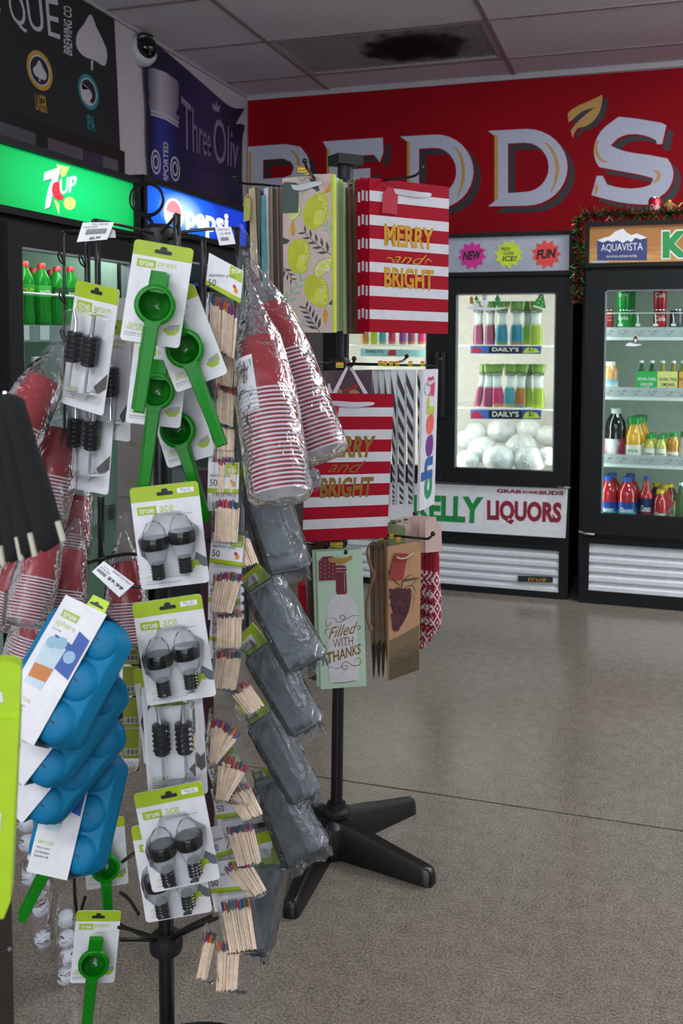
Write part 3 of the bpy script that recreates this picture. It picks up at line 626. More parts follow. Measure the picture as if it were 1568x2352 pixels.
def bottle(name, pos, r, h, kind, body, cap, capr, label, cat, group=None, lab=None, text=None, tmat=None, face=0.0, fill=None, extra=None):
    o = thing(name, Matrix.Translation(pos) @ Matrix.Rotation(face, 4, 'Z'), label, cat, group)
    pr = bottle_prof(kind, r, h); MB().lathe(pr, 20).build('bottle_body', body, o, 50)
    top = pr[-1]; q = capr*r
    MB().lathe([(q, top[1]-.004), (q, h-.003), (q*.9, h)], 16).build('cap', cap, o, 40)
    def rad(z):
        for (a, za), (b, zb_) in zip(pr, pr[1:]):
            if za <= z <= zb_: return a+(b-a)*(z-za)/(zb_-za)
        return pr[-1][0]
    if lab:
        z0, z1, lm = lab; ks = [z0+(z1-z0)*k/4 for k in range(5)]
        lb = MB(); n = 20; vs = []; fs = []
        for z in ks:
            for i in range(n): t = 2*math.pi*i/n; R_ = rad(z*h)+.0008; vs.append((R_*math.cos(t), R_*math.sin(t), z*h))
        for k in range(4):
            for i in range(n): fs.append((k*n+i, k*n+(i+1) % n, (k+1)*n+(i+1) % n, (k+1)*n+i))
        lb.add(vs, fs); lo = lb.build('label_sleeve', lm, o, 50)
        if text: wrap_text(text, rad((z0+z1)/2*h)+.0016, h*(z0+(z1-z0)*.5), h*(z1-z0)*.3, 1.3, tmat or WHITE, lo)
    return o
def wrap_text(s, r, zc, hh, ang, mat, parent, bold=.02, shear=0):
    """lettering bent round a bottle, facing the local -y side"""
    vs, fs = glyphs(s, bold, shear=shear); mb = MB()
    mb.add([(r*math.sin((x-.5)*ang), -r*math.cos((x-.5)*ang), zc+(z-.5)*hh) for x, z in vs], fs); return mb.build('lettering', mat, parent)
GB = liquid('green_soda', '#2fae3c', .06, .55); GD = liquid('clear_pet', '#9fd9a8', .05, .8); RCAP = M('red_cap', '#c2212c', .4)
x7 = XA-.155
SG = 'green soda bottles on the top shelf of the green header cooler'
for k, (u, dx, lb, tx, nm) in enumerate(((30, 0, M('dark_green_label', '#15592a', .4), 'GINGER ALE', 'green ginger ale bottle with a yellow shoulder label'), (58, 0, M('green_label', '#2c9a34', .4), '7UP', None), (97, 0, M('bright_green_label', '#3fb53f', .4), 'soda', None), (132, -.03, M('deep_label', '#2a4d1e', .4), 'soda', None), (163, 0, M('olive_label', '#1e5a24', .4), 'soda', None))):
    p = onx(u, 726, x7+dx); p.z = 1.457
    b = bottle('soda_bottle', p, .032, .215, 'soda', GB, RCAP if k else LITG, .42, nm or 'green soda bottle with a red cap inside the green header cooler', 'bottle', SG, (.46, .64, lb), tx, M('yellow_print', '#c8c83a', .4) if k < 2 else WHITE, math.radians(60))
for u in (78, 118, 20): 
    p = onx(u, 726, x7-.16); p.z = 1.457; bottle('soda_bottle', p, .032, .215, 'soda', GB, RCAP, .42, 'green soda bottle with a red cap inside the green header cooler', 'bottle', SG, (.46, .64, M('green_label', '#2c9a34', .4)), None, None, math.radians(60))
ROOT = liquid('dark_root_beer', '#3a1a10', .06, .3)
for k, u in enumerate((40, 82)):
    p = onx(u, 905, x7); p.z = 1.135
    bottle('root_beer_bottle', p, .0365, .215, 'soda', ROOT if k else liquid('cream_soda', '#c9c0b4', .06, .7), WHITE, .42, 'soda bottle with a white cap and cream label' if not k else 'dark root beer bottle with a white cap and cream label', 'bottle', None, (.40, .66, M('cream_label', '#dcc9a4', .4)), 'A&W', M('brown_print', '#4a2314', .4), math.radians(60))

# ---- blue cola cooler
Ypa, Ypb = 3.255, 4.275
cp = cooler('cola_cooler', Matrix.Translation((XA, Ypa, 0)) @ Matrix.Rotation(math.radians(90), 4, 'Z'), 'tall black cola cooler with a glowing blue header sign', Ypb-Ypa, .76, (.05, .30, .34, 1.80, 1.825, 2.03), [(.05, Ypb-Ypa-.05)], M('grey_liner', '#7d8488', .5), glow('dim_tube', '#dbe8f0', 2.0), doorw=.068, lights='top')
BLU = bpy.data.materials.new('backlit_blue_panel'); BLU.use_nodes = True
_backlit(BLU, '#0030a8', '#0f62e0', '#bfe9ff', .34, 1.93, 2.6, 7.0, 1.0)
wp = Ypb-Ypa; hq = MB().span(.022, wp-.022, -.012, -.004, 1.847, 2.008).build('header_panel', BLU, cp)
fp = Frame(cp.matrix_world.copy())
mb = MB(); px_text(mb, fp, 'pepsi', [(428, 472), (524, 492), (524, 558), (428, 534)], -.0135, 0.03); mb.build('lettering', glow('backlit_pure_white', '#ffffff', 1.3), hq)
def onp(mat, name, y, *polys):
    mb = MB()
    for p in polys: mb.sheet(fp.poly(p, y), y)
    return mb.build(name, mat, hq)
el = lambda cu, cv, ru, rv, sk, n=28, a0=0, a1=360: [(cu+ru*math.cos(math.radians(a0+(a1-a0)*k/n)), cv+rv*math.sin(math.radians(a0+(a1-a0)*k/n))+sk*ru*math.cos(math.radians(a0+(a1-a0)*k/n))) for k in range(n+(0 if a1-a0 == 360 else 1))]
onp(glow('backlit_pure_white', '#ffffff', 1.3), 'round_emblem', -.0130, el(399, 492, 22, 36, .25)); onp(glow('backlit_pink_red', '#f08a90', .9), 'emblem_swoosh', -.0134, el(399, 488, 17, 27, .25, 20, 180, 370)); onp(glow('backlit_deep_blue', '#1467c8', .8), 'emblem_swoosh', -.0134, el(400, 500, 16, 24, .25, 14, 25, 150))
handle(cp, .08, .8, 1.2)
for z in (1.45, 1.12, .78): shelf(cp, .045, wp-.045, .08, .62, z, 18, M('grey_shelf_front', '#8e979b', 0.4), .05)
COLA = liquid('dark_cola', '#1c0d0a', .06, .2)
for k in range(8): bottle('cola_bottle', Vector((XA-.15, Ypa+.09+.115*k, 1.457)), .0365, .215, 'soda', COLA, M('blue_cap', '#1c4fb0', .4), .42, 'cola bottle with a blue label inside the blue header cooler', 'bottle', 'cola bottles in the blue header cooler', (.42, .64, M('blue_label', '#1b49a8', .4)))
# poster strip on the end of the cola cooler
# ================================================================ white-lit freezer in the corner
YM = 5.25
XM0, XM1 = -1.80, -.385
wm = XM1-XM0
cm = cooler('freezer', Matrix.Translation((XM0, YM, 0)), 'black two door freezer with bright inside, starburst signs and a liquor store sheet', wm, .80, (.035, .295, .615, 1.735, 1.752, 1.985), [(.03, .712), (.716, wm-.005)], LINER, TUBE_W, doorw=.078, cat='freezer')
fmz = Frame(cm.matrix_world.copy())
hpan = MB().span(.022, wm-.022, -.012, -.004, 1.774, 1.963).build('header_panel', M('pale_blue_grey_panel', '#9aa1b0', .25, coat=.3), cm)
STARS = ((1084, 587, 33, '#d0158c', 'NEW', 13, -8), (1168, 584, 33, '#c4dc2e', None, 13, 10), (1254, 584, 33, '#e8403a', 'FUN', 13, 0))
for cu, cv, r, hx, tx, n, a in STARS:
    x, z = fmz.L(cu, cv, -.0135); q = r*5.2/2200
    so = MB().prism(star(x, z, q*.74, q, 11, 1.02, math.radians(a)), -.0150, -.0125).build('starburst_sign', M('fluorescent_'+hx[1:], hx, .5), cm)
    mb = MB()
    if tx: put_text(mb, tx, x-q*.68, x+q*.68, z-q*.30, z+q*.34, -.0156, .045, .25, math.radians(4))
    else:
        put_text(mb, 'FRESH', x-q*.55, x+q*.1, z+q*.26, z+q*.48, -.0156, .012, .2); put_text(mb, 'CLEAN', x-q*.35, x+q*.35, z-q*.04, z+q*.18, -.0156, .012, .2); put_text(mb, 'ICE!', x-q*.45, x+q*.55, z-q*.48, z-q*.12, -.0156, .02, .2)
    mb.build('lettering', M('marker_ink', '#0e0c10', .6), so)
# liquor store sheet below the doors
sq = [(980, 1112), (1303, 1123), (1298, 1236), (980, 1219)]
sp = fmz.poly(sq, -.02); shx = MB().prism([(.03, sp[0][1]-.005), (sp[1][0], sp[1][1]), (sp[2][0], sp[2][1]), (.03, sp[3][1]+.002)], -.022, -.010).build('liquor_store_sheet', M('white_vinyl_sheet', '#e2e5e7', .45), cm)
KG = M('kelly_green_print', '#0b8a3c', .5); MR = M('maroon_print', '#8d1434', .5)
def ptx(par, fr, s, quad, mat, y, bold=0., shear=0.):
    mb = MB(); px_text(mb, fr, s, quad, y, bold, shear); return mb.build('lettering', mat, par)
ptx(shx, fmz, 'KELLY', [(949, 1136), (1110, 1142), (1106, 1203), (951, 1194)], KG, -.0226, .05)
ptx(shx, fmz, 'LIQUORS', [(1118, 1148), (1290, 1154), (1288, 1209), (1118, 1202)], MR, -.0226, .05)
ptx(shx, fmz, 'GRAB', [(1140, 1123), (1197, 1125), (1197, 1134), (1140, 1132)], MR, -.0226, .05)
ptx(shx, fmz, 'SOME', [(1199, 1127), (1236, 1128.5), (1236, 1134.5), (1199, 1133)], MR, -.0226, .05)
ptx(shx, fmz, 'BUDS', [(1238, 1127), (1295, 1128), (1294, 1138), (1238, 1136)], MR, -.0226, .05)
px_letter(shx, fmz, [(985, 1210), (1008, 1217), (985, 1217)], [], MR, -.0226, 'swoosh_print')
bd = px_prism(MB(), fmz, [(1189, 1323), (1269, 1326), (1269, 1338), (1189, 1336)], -.016, -.006).build('maker_badge', M('black_gold_badge', '#15140f', .3), cm)
ptx(bd, fmz, 'true', [(1212, 1326), (1254, 1327.5), (1254, 1336), (1212, 1334.5)], GOLD, -.0166, .0, .3)
for x in (.735, .700): handle(cm, x, .98, 1.34)
hg = MB().tube([(wm-.06, -.05, .625), (wm-.02, -.075, .625), (wm+.004, -.06, .622), (wm-.01, -.03, .620)], .006, 6).build('hinge', CHROME, cm)
# shelves, product trays
SIGNB = ramp_mat('blue_violet_sign', [(0, '#3a4a9a'), (.5, '#4b6fc0'), (1, '#33459a')], .4, axis=0, lo=.7, hi=1.3, noise=.6, nscale=20)
for z, vv in ((1.372, (793, 812)), (1.022, (940, 962)), ):
    shelf(cm, .05, wm-.05, .09, .66, z, 26)
for z in (1.372, 1.022):
    z1 = fmz.L(1160, 793 if z > 1.2 else 940, .085)[1]
    for (ua, ub) in ((1080, 1243),):
        va, vb = ((794, 812) if z > 1.2 else (941, 962))
        px_ = fmz.poly([(ua, va), (ub, va+1), (ub-2, vb+1), (ua, vb)], .078)
        sg = MB().prism(px_, .078, .084).build('product_sign', SIGNB, cm)
        q = lambda a, b, c, d: [(a, b), (c, b+.7), (c, d+.7), (a, d)]
        px_letter(sg, fmz, q(1122, va+2, 1198, vb-1), [], M('black_sign_panel', '#0d0d10', .4), .0774, 'sign_panel')
        ptx(sg, fmz, 'DAILY\u2019S', q(1130, va+4, 1191, vb-5), WHITE, .0768, .02)
        px_letter(sg, fmz, [(1082, vb-1), (1084, va+6), (1092, va+2), (1100, va+8), (1112, vb-3)], [], M('slush_red', '#b02436', .5), .0774, 'slush_print'); px_letter(sg, fmz, [(1200, vb-1), (1206, va+6), (1218, va+3), (1232, va+7), (1240, vb-2)], [], M('slush_lime', '#b4c83c', .5), .0774, 'slush_print')
        ptx(sg, fmz, '$2', q(1213, va+3, 1226, vb-4), INK, .0768, 0, .2)
def zfront(fr, u, v, y): return fr.L(u, v, y)
def pouch(u, vtop, vbot, wpx, cols, dy, lean=0, label='', group=None, cold=None):
    x, z0 = fmz.L(u, vbot, dy); z0 = (1.378 if vbot < 850 else 1.028); z1 = fmz.L(u, vtop, dy)[1]; h = z1-z0; w = wpx/2200*5.3/2
    pm = ramp_mat('pouch_'+cols[0][1:]+cols[1][1:], [(0, cols[1]), (.14, cols[0]), (.46, cols[0]), (.54, '#b9c6c8'), (.66, '#c4d0d2'), (.73, '#aebcbc'), (.80, '#3f6f3c'), (.9, '#6f8a3e'), (1, '#4a7a34')], .25, axis=2, lo=0, hi=h, noise=.06, nscale=40)
    o = thing('drink_pouch', Matrix.Translation(fmz.M @ Vector((x, dy, z0))) @ Matrix.Rotation(math.radians(lean), 4, 'Y'), label, 'pouch', group)
    pr = [(.86, 0), (.98, .05), (1, .2), (.92, .36), (.72, .54), (.70, .62), (.80, .70), (1.05, .86), (1.18, .96), (1.15, 1)]
    Mx = Matrix.Diagonal((1, .38, 1, 1)); MB().lathe([(a*w, b*h) for a, b in pr], 16, M=Mx).build('pouch_body', pm, o, 60)
    lb = MB().prism([(-.85*w, .745*h), (.85*w, .745*h), (.9*w, .79*h), (-.9*w, .79*h)], -.39*w-.001, -.36*w).build('label_band', INK, o)
    mb = MB(); put_text(mb, 'DAILY\u2019S', -.72*w, .72*w, .752*h, .783*h, -.39*w-.0018, .01); mb.build('lettering', WHITE, lb)
    return o
PK, BL_, LM, OR, TQ = '#7d3a5a', '#1f6f88', '#7f9a2e', '#8f5c2a', '#387f8c'
FPL = 'frozen drink pouches in the freezer'
for u, wpx, a, b in ((1098, 25, PK, '#a04a78'), (1125, 25, PK, '#7d5a8a'), (1152, 28, BL_, '#7a8a3a'), (1186, 32, BL_, '#b07a30'), (1212, 24, '#8fbf3a', '#b9c040'), (1230, 30, LM, '#8ab030')):
    pouch(u, 692, 792, wpx, (a, b), .13 if wpx > 26 else .17, 0, {PK: 'pink slush pouch standing on the upper freezer shelf', BL_: 'blue slush pouch standing on the upper freezer shelf'}.get(a, 'lime green slush pouch standing on the upper freezer shelf'), FPL)
for u, wpx, a, b, ln in ((1096, 17, PK, '#a04a78', 9), (1119, 25, PK, '#8a2a56', 3), (1144, 28, '#a52a5e', '#b8b060', -3), (1168, 28, TQ, '#d89a30', 2), (1192, 26, OR, '#2aa0b4', 3), (1211, 22, '#8fbf3a', '#9ac23c', 0), (1235, 29, LM, '#b4d040', 0)):
    pouch(u, 836, 940, wpx, (a, b), .13 if wpx > 23 else .18, ln, {PK: 'pink slush pouch standing on the lower freezer shelf', '#a52a5e': 'crimson slush pouch standing on the lower freezer shelf', TQ: 'turquoise and orange slush pouch standing on the lower freezer shelf', OR: 'orange slush pouch standing on the lower freezer shelf'}.get(a, 'lime green slush pouch standing on the lower freezer shelf'), FPL)
# pouches behind the other door, seen below the hanging gift bags
for k, (u, a) in enumerate(((838, OR), (858, LM), (878, TQ), (900, '#a52a5e'), (925, '#7a3a8a'), (945, PK), (968, '#a52a5e'))):
    pouch(u, 710, 800, 20, (a, '#b8903a'), .14, 0, 'slush pouch behind the other freezer door', FPL)
sg2 = MB().prism(fmz.poly([(828, 801), (988, 804), (987, 820), (828, 818)], .078), .078, .084).build('product_sign', M('pale_aqua_sign', '#8fc0c4', .4), cm)
ptx(sg2, fmz, 'DAILY\u2019S', [(840, 803), (880, 804), (880, 811), (840, 810)], M('navy_print', '#16294a', .4), .0774, .01)
px_letter(sg2, fmz, [(890, 816), (893, 804), (908, 803), (910, 817)], [], M('slush_red', '#b02436', .5), .0774, 'slush_print')
# ice bags piled on the freezer floor
ICE = M('frosted_ice_bag', '#dfe4e8', .25, vary=.1, scale=45, bump=.12, bscale=30, coat=.6)
for k, (u, v, r) in enumerate(((1091, 993, 31), (1149, 990, 39), (1212, 985, 33), (1254, 1001, 32), (1106, 1034, 40), (1196, 1029, 41), (1256, 1050, 29), (1070, 1064, 32), (1143, 1072, 42), (1214, 1076, 42), (1066, 1010, 30))):
    R_ = r/2200*5.4*.86; dy = (.36, .22, .12)[(v > 1015)+(v > 1045)]; x, z = fmz.L(u, v, dy)
    z = max(z, .66+R_*.82)
    o = thing('ice_bag', Matrix.Translation(fmz.M @ Vector((x, dy+.03, z))), 'clear plastic bag of ice in the pile on the freezer floor', 'ice bag', 'ice bags piled in the freezer')
    ph = k*1.3
    wob = lambda t, zz: 1+.015*math.sin(13*t+ph)+.015*math.sin(7*t+ph*2)
    pr = [(1e-6, -1)]+[(math.sin(math.pi*q/10), -math.cos(math.pi*q/10)) for q in range(1, 10)]+[(1e-6, 1)]
    MB().lathe(pr, 36, M=Matrix.Rotation(math.radians(90), 4, 'X') @ Matrix.Diagonal((R_*1.05, R_*.9, R_*.9, 1)), wob=wob).build('bag', ICE, o, 60)
    kn = MB()
    for q in range(5):
        t = q*1.3+ph; kn.tube([(0, -R_*.88, 0), (R_*.12*math.cos(t), -R_*.95, R_*.12*math.sin(t)), (R_*.25*math.cos(t), -R_*.92, R_*.3*math.sin(t))], .003, 4)
    kn.build('bag_tie', M('white_tie', '#eceff2', .3), o)
# holiday clings on the glass
cl = thing('window_cling', Matrix.Translation(fmz.M @ Vector((0, -.0285, 0))), 'holiday window cling with snowman and green fir tree on the freezer door', 'window cling')
fcl = Frame(cl.matrix_world.copy())
SNOW = M('snow_white_print', '#e8edf2', .5); FIR = M('fir_green_print', '#1f8a3c', .5)
on(cl, fcl, SNOW, 'snow_ground', 0, catmull([(1072, 706), (1100, 705), (1140, 707), (1166, 706), (1140, 712), (1096, 712)], 3, True))
on(cl, fcl, SNOW, 'snowman', -.0004, circ(1112, 695, 9, 10, 16), circ(1112, 682, 6, 6, 14), circ(1093, 702, 7, 7, 14))
on(cl, fcl, FIR, 'fir_tree', -.0004, [(1142, 675), (1150, 690), (1147, 690), (1153, 702), (1134, 702), (1139, 690), (1135, 690)], [(1093, 677), (1100, 690), (1088, 690)])
on(cl, fcl, M('warm_brown_print', '#b0703c', .5), 'reindeer_shape', -.0004, [(1079, 698), (1078, 686), (1082, 680), (1086, 684), (1087, 698)])
c2 = thing('window_cling', Matrix.Translation(fmz.M @ Vector((0, -.0285, 0))), 'decorated fir tree window cling beside the lime pouch', 'window cling')
on(c2, fcl, FIR, 'fir_tree', 0, [(1246, 670), (1253, 705), (1252, 709), (1226, 701), (1230, 692), (1229, 690), (1236, 682), (1235, 680)]); on(c2, fcl, M('lime_dots', '#cfe070', .5), 'bauble', -.0004, *[circ(u, v, 1.6, 1.6, 8) for u, v in ((1240, 688), (1246, 694), (1236, 696), (1244, 702), (1243, 681))])
on(c2, fcl, SNOW, 'snow_ground', -.0002, [(1225, 701), (1252, 709), (1252, 712), (1224, 704)])

# ================================================================ drinks cooler beside the freezer
YR = 5.22; XR0, XR1 = -.325, 1.05
wr = XR1-XR0
cr_ = cooler('drinks_cooler', Matrix.Translation((XR0, YR, 0)), 'black drinks cooler with a wood print header and a tinsel trim', wr, .80, (.07, .355, .385, 1.765, 1.785, 2.02), [(.01, .70), (.704, wr-.01)], M('sage_grey_liner', '#9aa39c', .5), glow('cold_tube', '#f0fff6', 18.0), doorw=.098, ztop=1.88)
fz = Frame(cr_.matrix_world.copy())
WOODP = ramp_mat('wood_print', [(0, '#8a5a28'), (.35, '#b5803c'), (.6, '#c99a58'), (1, '#a8702c')], .45, axis=2, lo=1.8, hi=1.98, noise=1.1, nscale=5, stretch=(1.2, 1, 14))
hw_ = MB().span(.022, wr-.022, -.012, -.004, 1.807, 1.998).build('header_panel', WOODP, cr_)
lg = px_sheet(MB(), fz, [(1371, 553), (1384, 546), (1400, 543), (1412, 532), (1430, 525), (1440, 534), (1448, 540), (1462, 536), (1476, 542), (1486, 546), (1485, 598), (1371, 598)], -.0128).build('water_logo', M('navy_logo', '#26356e', .45), hw_)
px_letter(lg, fz, [(1371, 552), (1386, 546), (1400, 543), (1412, 532), (1430, 525), (1440, 535), (1449, 540), (1462, 536), (1476, 542), (1486, 546), (1470, 550), (1458, 546), (1450, 556), (1440, 552), (1430, 558), (1418, 552), (1404, 556), (1396, 552), (1384, 557)], [], WHITE, -.0132, 'snow_peaks')
ptx(lg, fz, 'AQUAVISTA', [(1380, 561), (1476, 557), (1476, 578), (1380, 580)], WHITE, -.0134, 0); ptx(lg, fz, '100% NATURAL ARTESIAN WATER', [(1392, 587), (1462, 585), (1462, 591), (1392, 592)], WHITE, -.0134, 0)
ptx(hw_, fz, 'K', [(1518, 529), (1586, 526), (1586, 594), (1518, 596)], WHITE, -.0126, .09); ptx(hw_, fz, 'K', [(1521, 532), (1582, 529), (1582, 591), (1521, 593)], M('letter_green', '#128a3a', .45), -.0130, .06); ptx(hw_, fz, 'ELLY', [(1588, 528), (1790, 520), (1790, 588), (1588, 594)], M('letter_green', '#128a3a', .45), -.0130, .06)
px_sheet(MB(), fz, [(1358, 600), (1397, 599), (1397, 608), (1358, 609)], -.0134).build('sticker', M('pale_teal_sticker', '#9dbfc0', .5), hw_)
MB().tube([(.0, -.05, .392), (.03, -.078, .39), (.075, -.07, .388), (.09, -.03, .39)], .006, 6).build('hinge', CHROME, cr_)
handle(cr_, .67, .95, 1.35)
SHZ = (1.440, 1.124, .764, .447)
for k, z in enumerate(SHZ):
    so = shelf(cr_, .045, wr-.045, .075, .64, z, 34, STRIP, .014, .034)
    mb = MB()
    for q in range(9):
        x = .13+q*.075+random.uniform(-.01, .01)
        put_text(mb, '17 1', x-.022, x-.010, z+.006, z+.016, .0626); put_text(mb, '$2.49', x+.004, x+.022, z+.006, z+.016, .0626, .01); put_text(mb, 'ITEM', x-.012, x+.008, z-.006, z+.001, .0626)
    mb.build('lettering', INK, so)
    MB().span(.045, wr-.045, .06, .075, z-.034, z-.016).build('shelf_edge', SHELFW, so)
fe = MB(); zf = 1.548; fe.tube([(.06, .07, zf), (.68, .07, zf)], .0035, 6)
for k in range(9): fe.tube([(.09+.0885*k, .07, zf), (.095+.0885*k, .068, zf-.03), (.095+.0885*k, .066, 1.48)], .0028, 5); fe.box((.095+.0885*k, .066, 1.486), (.024, .008, .013))
fe.build('shelf_fence', SHELFW, cr_)
def at(u, z, dy):
    x, _ = fz.L(u, fz_v(u, z, dy), dy); return fz.M @ Vector((x, dy, z))
def fz_v(u, z, dy):
    p = fz.M @ Vector((fz.L(u, 800, dy)[0], dy, z)); q = p-EYE; return CY-FPX*q.dot(CU)/q.dot(CF)
def can(u, z, dy, mat, text, label, tm=WHITE, group=None, r=.0335, h=.122, lm=None):
    o = thing('drink_can', Matrix.Translation(at(u, z, dy)), label, 'can', group)
    MB().lathe([(.026, 0), (r, .010), (r, h-.014), (.027, h-.002)], 24).build('can_body', mat, o, 40)
    MB().lathe([(.0285, h-.004), (.0285, h), (.025, h), (.0245, h-.003)], 20).build('can_rim', CHROME, o, 40)
    if text: wrap_text(text, r+.0008, h*.62, h*.22, 1.7, tm, o, .02, .15)
    return o
SPR = M('green_can_paint', '#13983a', .3, .2); COK = M('red_can_paint', '#b01226', .3, .2); GRY = M('grey_can_paint', '#55505a', .3, .3)
zz = SHZ[0]+.005
GS = 'green lemon-lime cans stacked in the drinks cooler'; GC = 'red cola cans stacked in the drinks cooler'
can(1430, zz, .115, SPR, 'Sprite', 'bottom green lemon-lime can of the tallest can stack', group=None)
can(1431, zz+.1225, .115, SPR, 'Sprite', 'green lemon-lime can, second from the shelf in the stack of three')
can(1436, zz+.245, .12, SPR, None, 'green lemon-lime can on top of the stack of three')
for k in range(2): can(1444, zz+.1225*k, .20, SPR, None, 'green lemon-lime can in the row behind the stack of three', group='green lemon-lime cans behind')
can(1514, zz, .11, COK, 'Cola', 'red cola can standing on the shelf under another cola can'); can(1515, zz+.1225, .11, COK, 'Cola', 'red cola can resting on top of another cola can')
can(1393, zz, .11, M('coral_can_paint', '#c23a38', .3, .2), 'C', 'coral red can standing alone beside the green cans'); can(1552, zz, .13, GRY, None, 'dark grey can standing beside the red cola cans')
zz = SHZ[1]+.005
bottle('juice_bottle', at(1400, zz, .12), .042, .162, 'hourglass', M('peach_juice', '#dca266', .15, coat=.5), M('cream_cap', '#e8e2d6', .4), .62, 'peach juice bottle with a cream cap and white label', 'bottle', None, (.04, .42, ramp_mat('juice_label', [(0, '#e3d9a8'), (.5, '#dfe6ea'), (1, '#7fb0c8')], .4, axis=2, lo=0, hi=.06)))
def mixer_pack(u, cmat, gl, title, sub, label):
    p = at(u, zz, .12); o = thing('mixer_carton', Matrix.Translation(p), label, 'carton'); w, h = .108, .112
    MB().span(-w/2, w/2, 0, .104, 0, h).build('carton', cmat, o)
    mb = MB(); put_text(mb, title, -w*.42, w*.42, h*.56, h*.70, -.0006, .01); mb.build('lettering', M('navy_print', '#16294a', .4) if sub != 'GINGER ALE' else WHITE, o)
    mb = MB(); put_text(mb, sub.replace(' ', '\n'), -w*.3, w*.3, h*.14, h*.46, -.0006, .01); mb.build('lettering', WHITE if sub == 'GINGER ALE' else M('navy_print', '#16294a', .4), o)
    for sx in (-1, 1):
        for yy in (.027, .077):
            b = MB().lathe([(a, z) for a, z in bottle_prof('mixer', .0235, .160)], 14, c=(sx*.027, yy, .004)).build('mixer_bottle', gl, o, 50)
            MB().lathe([(.0105, .156), (.0115, .160), (.0105, .168)], 12, c=(sx*.027, yy, 0)).build('crown_cap', WHITE, b, 40)
    return o
mixer_pack(1484, M('green_carton', '#1fa24a', .45), liquid('green_glass', '#1f7a3a', .05, .6), 'FEVER-TREE', 'GINGER ALE', 'green four bottle mixer carton')
mixer_pack(1533, M('pale_yellow_carton', '#d6cf7a', .45), liquid('yellow_mixer', '#c9c04a', .05, .6), 'FEVER-TREE', 'LEMONADE X', 'pale yellow four bottle mixer carton')
mixer_pack(1580, M('orange_carton', '#dd9a3c', .45), liquid('yellow_mixer', '#c9c04a', .05, .6), 'FEVER-TREE', 'TONIC X', 'orange four bottle mixer carton')
zz = SHZ[2]+.005
GCAP = M('green_cap', '#168a3c', .35); OJ = M('orange_juice', '#e2a52c', .12, coat=.6)
bottle('juice_jug', at(1412, zz, .13), .056, .272, 'jug', M('dark_grape_juice', '#1a1416', .08, coat=.6), M('pale_grey_cap', '#c4c6c8', .4), .46, 'large dark juice jug with a pink picture label', 'bottle', None, (.02, .40, ramp_mat('pink_picture_label', [(0, '#d98aa0'), (.45, '#e6cfd4'), (.7, '#d8dde4'), (1, '#8a2a40')], .4, axis=0, lo=-.05, hi=.05, noise=.5, nscale=20)))
for dx, dy, lab in ((1453, .12, 'orange juice carafe with a wide green cap, white label facing the door'), (1462, .21, 'orange juice carafe with a wide green cap behind another carafe'), (1470, .30, 'orange juice carafe with a wide green cap, last of its row')):
    bottle('juice_carafe', at(dx, zz, dy), .046, .225, 'juice', OJ, GCAP, .72, lab, 'bottle', None, (.08, .36, M('white_label', '#e6e2d8', .4)), 'Simply\nOrange' if dx == 1453 else None, M('grey_green_print', '#6a7a52', .4))
for u, dy in ((1490, .11), (1517, .11), (1497, .19), (1524, .19)):
    bottle('juice_bottle', at(u, zz, dy), .029, .138, 'juice', M('pale_lemon_juice', '#c9bf62', .1, coat=.6), GCAP, .66, 'small pale juice bottle with a green cap on the third cooler shelf', 'bottle', 'small juice bottles with green caps', (.06, .46, ramp_mat('fruit_label', [(0, '#2f8a3a'), (.3, '#e08a3c'), (.5, '#e8e4da'), (1, '#e8e4da')], .4, axis=2, lo=0, hi=.07, noise=.3, nscale=60)), 'Tropicana', M('green_print', '#1b7a34', .4))
bottle('juice_bottle', at(1545, zz, .12), .033, .150, 'hourglass', M('amber_juice', '#c98a3a', .1, coat=.6), GCAP, .64, 'amber juice bottle with a domed green cap and a white label', 'bottle', None, (.04, .34, M('white_label', '#e6e2d8', .4)), 'Dole', M('red_print', '#c22a2e', .4))
bottle('juice_bottle', at(1571, zz, .12), .033, .155, 'juice', M('white_bottle', '#cfd4cc', .1, coat=.6), GCAP, .64, 'white juice bottle with a tall green cap', 'bottle', None, (.06, .46, M('white_label', '#e6e2d8', .4)))
zz = SHZ[3]+.005
TOM = M('tomato_juice', '#b01c28', .1, coat=.7); BCAP = M('blue_cap', '#1f46b4', .35); YCAP = M('yellow_cap', '#c9a81e', .4)
TLB = ramp_mat('tomato_label', [(0, '#3f8a3c'), (.22, '#a8323a'), (.42, '#3aa0b0'), (.62, '#1c4fa8'), (1, '#1b3f96')], .35, axis=2, lo=.0, hi=.088, noise=.12, nscale=40)
TLR = ramp_mat('tomato_label_red', [(0, '#3f8a3c'), (.25, '#a8323a'), (.45, '#2f9a9a'), (.7, '#b8242e'), (1, '#b8242e')], .35, axis=2, lo=.0, hi=.07, noise=.12, nscale=40)
TG = 'big tomato cocktail bottles on the bottom cooler shelf'
for u, dy in ((1394, .12), (1438, .12), (1446, .24), (1404, .24)):
    bottle('tomato_bottle', at(u, zz, dy), .052, .222, 'sauce', TOM, BCAP, .46, 'large red tomato cocktail bottle with a blue cap', 'bottle', TG, (.03, .40, TLB), 'Clamato' if dy < .2 else None, WHITE)
bottle('cocktail_bottle', at(1482, zz, .12), .039, .228, 'long', TOM, BCAP, .42, 'slim tomato cocktail bottle with a blue cap and dark blue label', 'bottle', None, (.02, .50, ramp_mat('dark_blue_label', [(0, '#1a2a5a'), (.4, '#7a2a3a'), (.6, '#1f2f66'), (1, '#1a2650')], .35, axis=2, lo=0, hi=.11, noise=.15, nscale=30)), 'Clamato', WHITE)
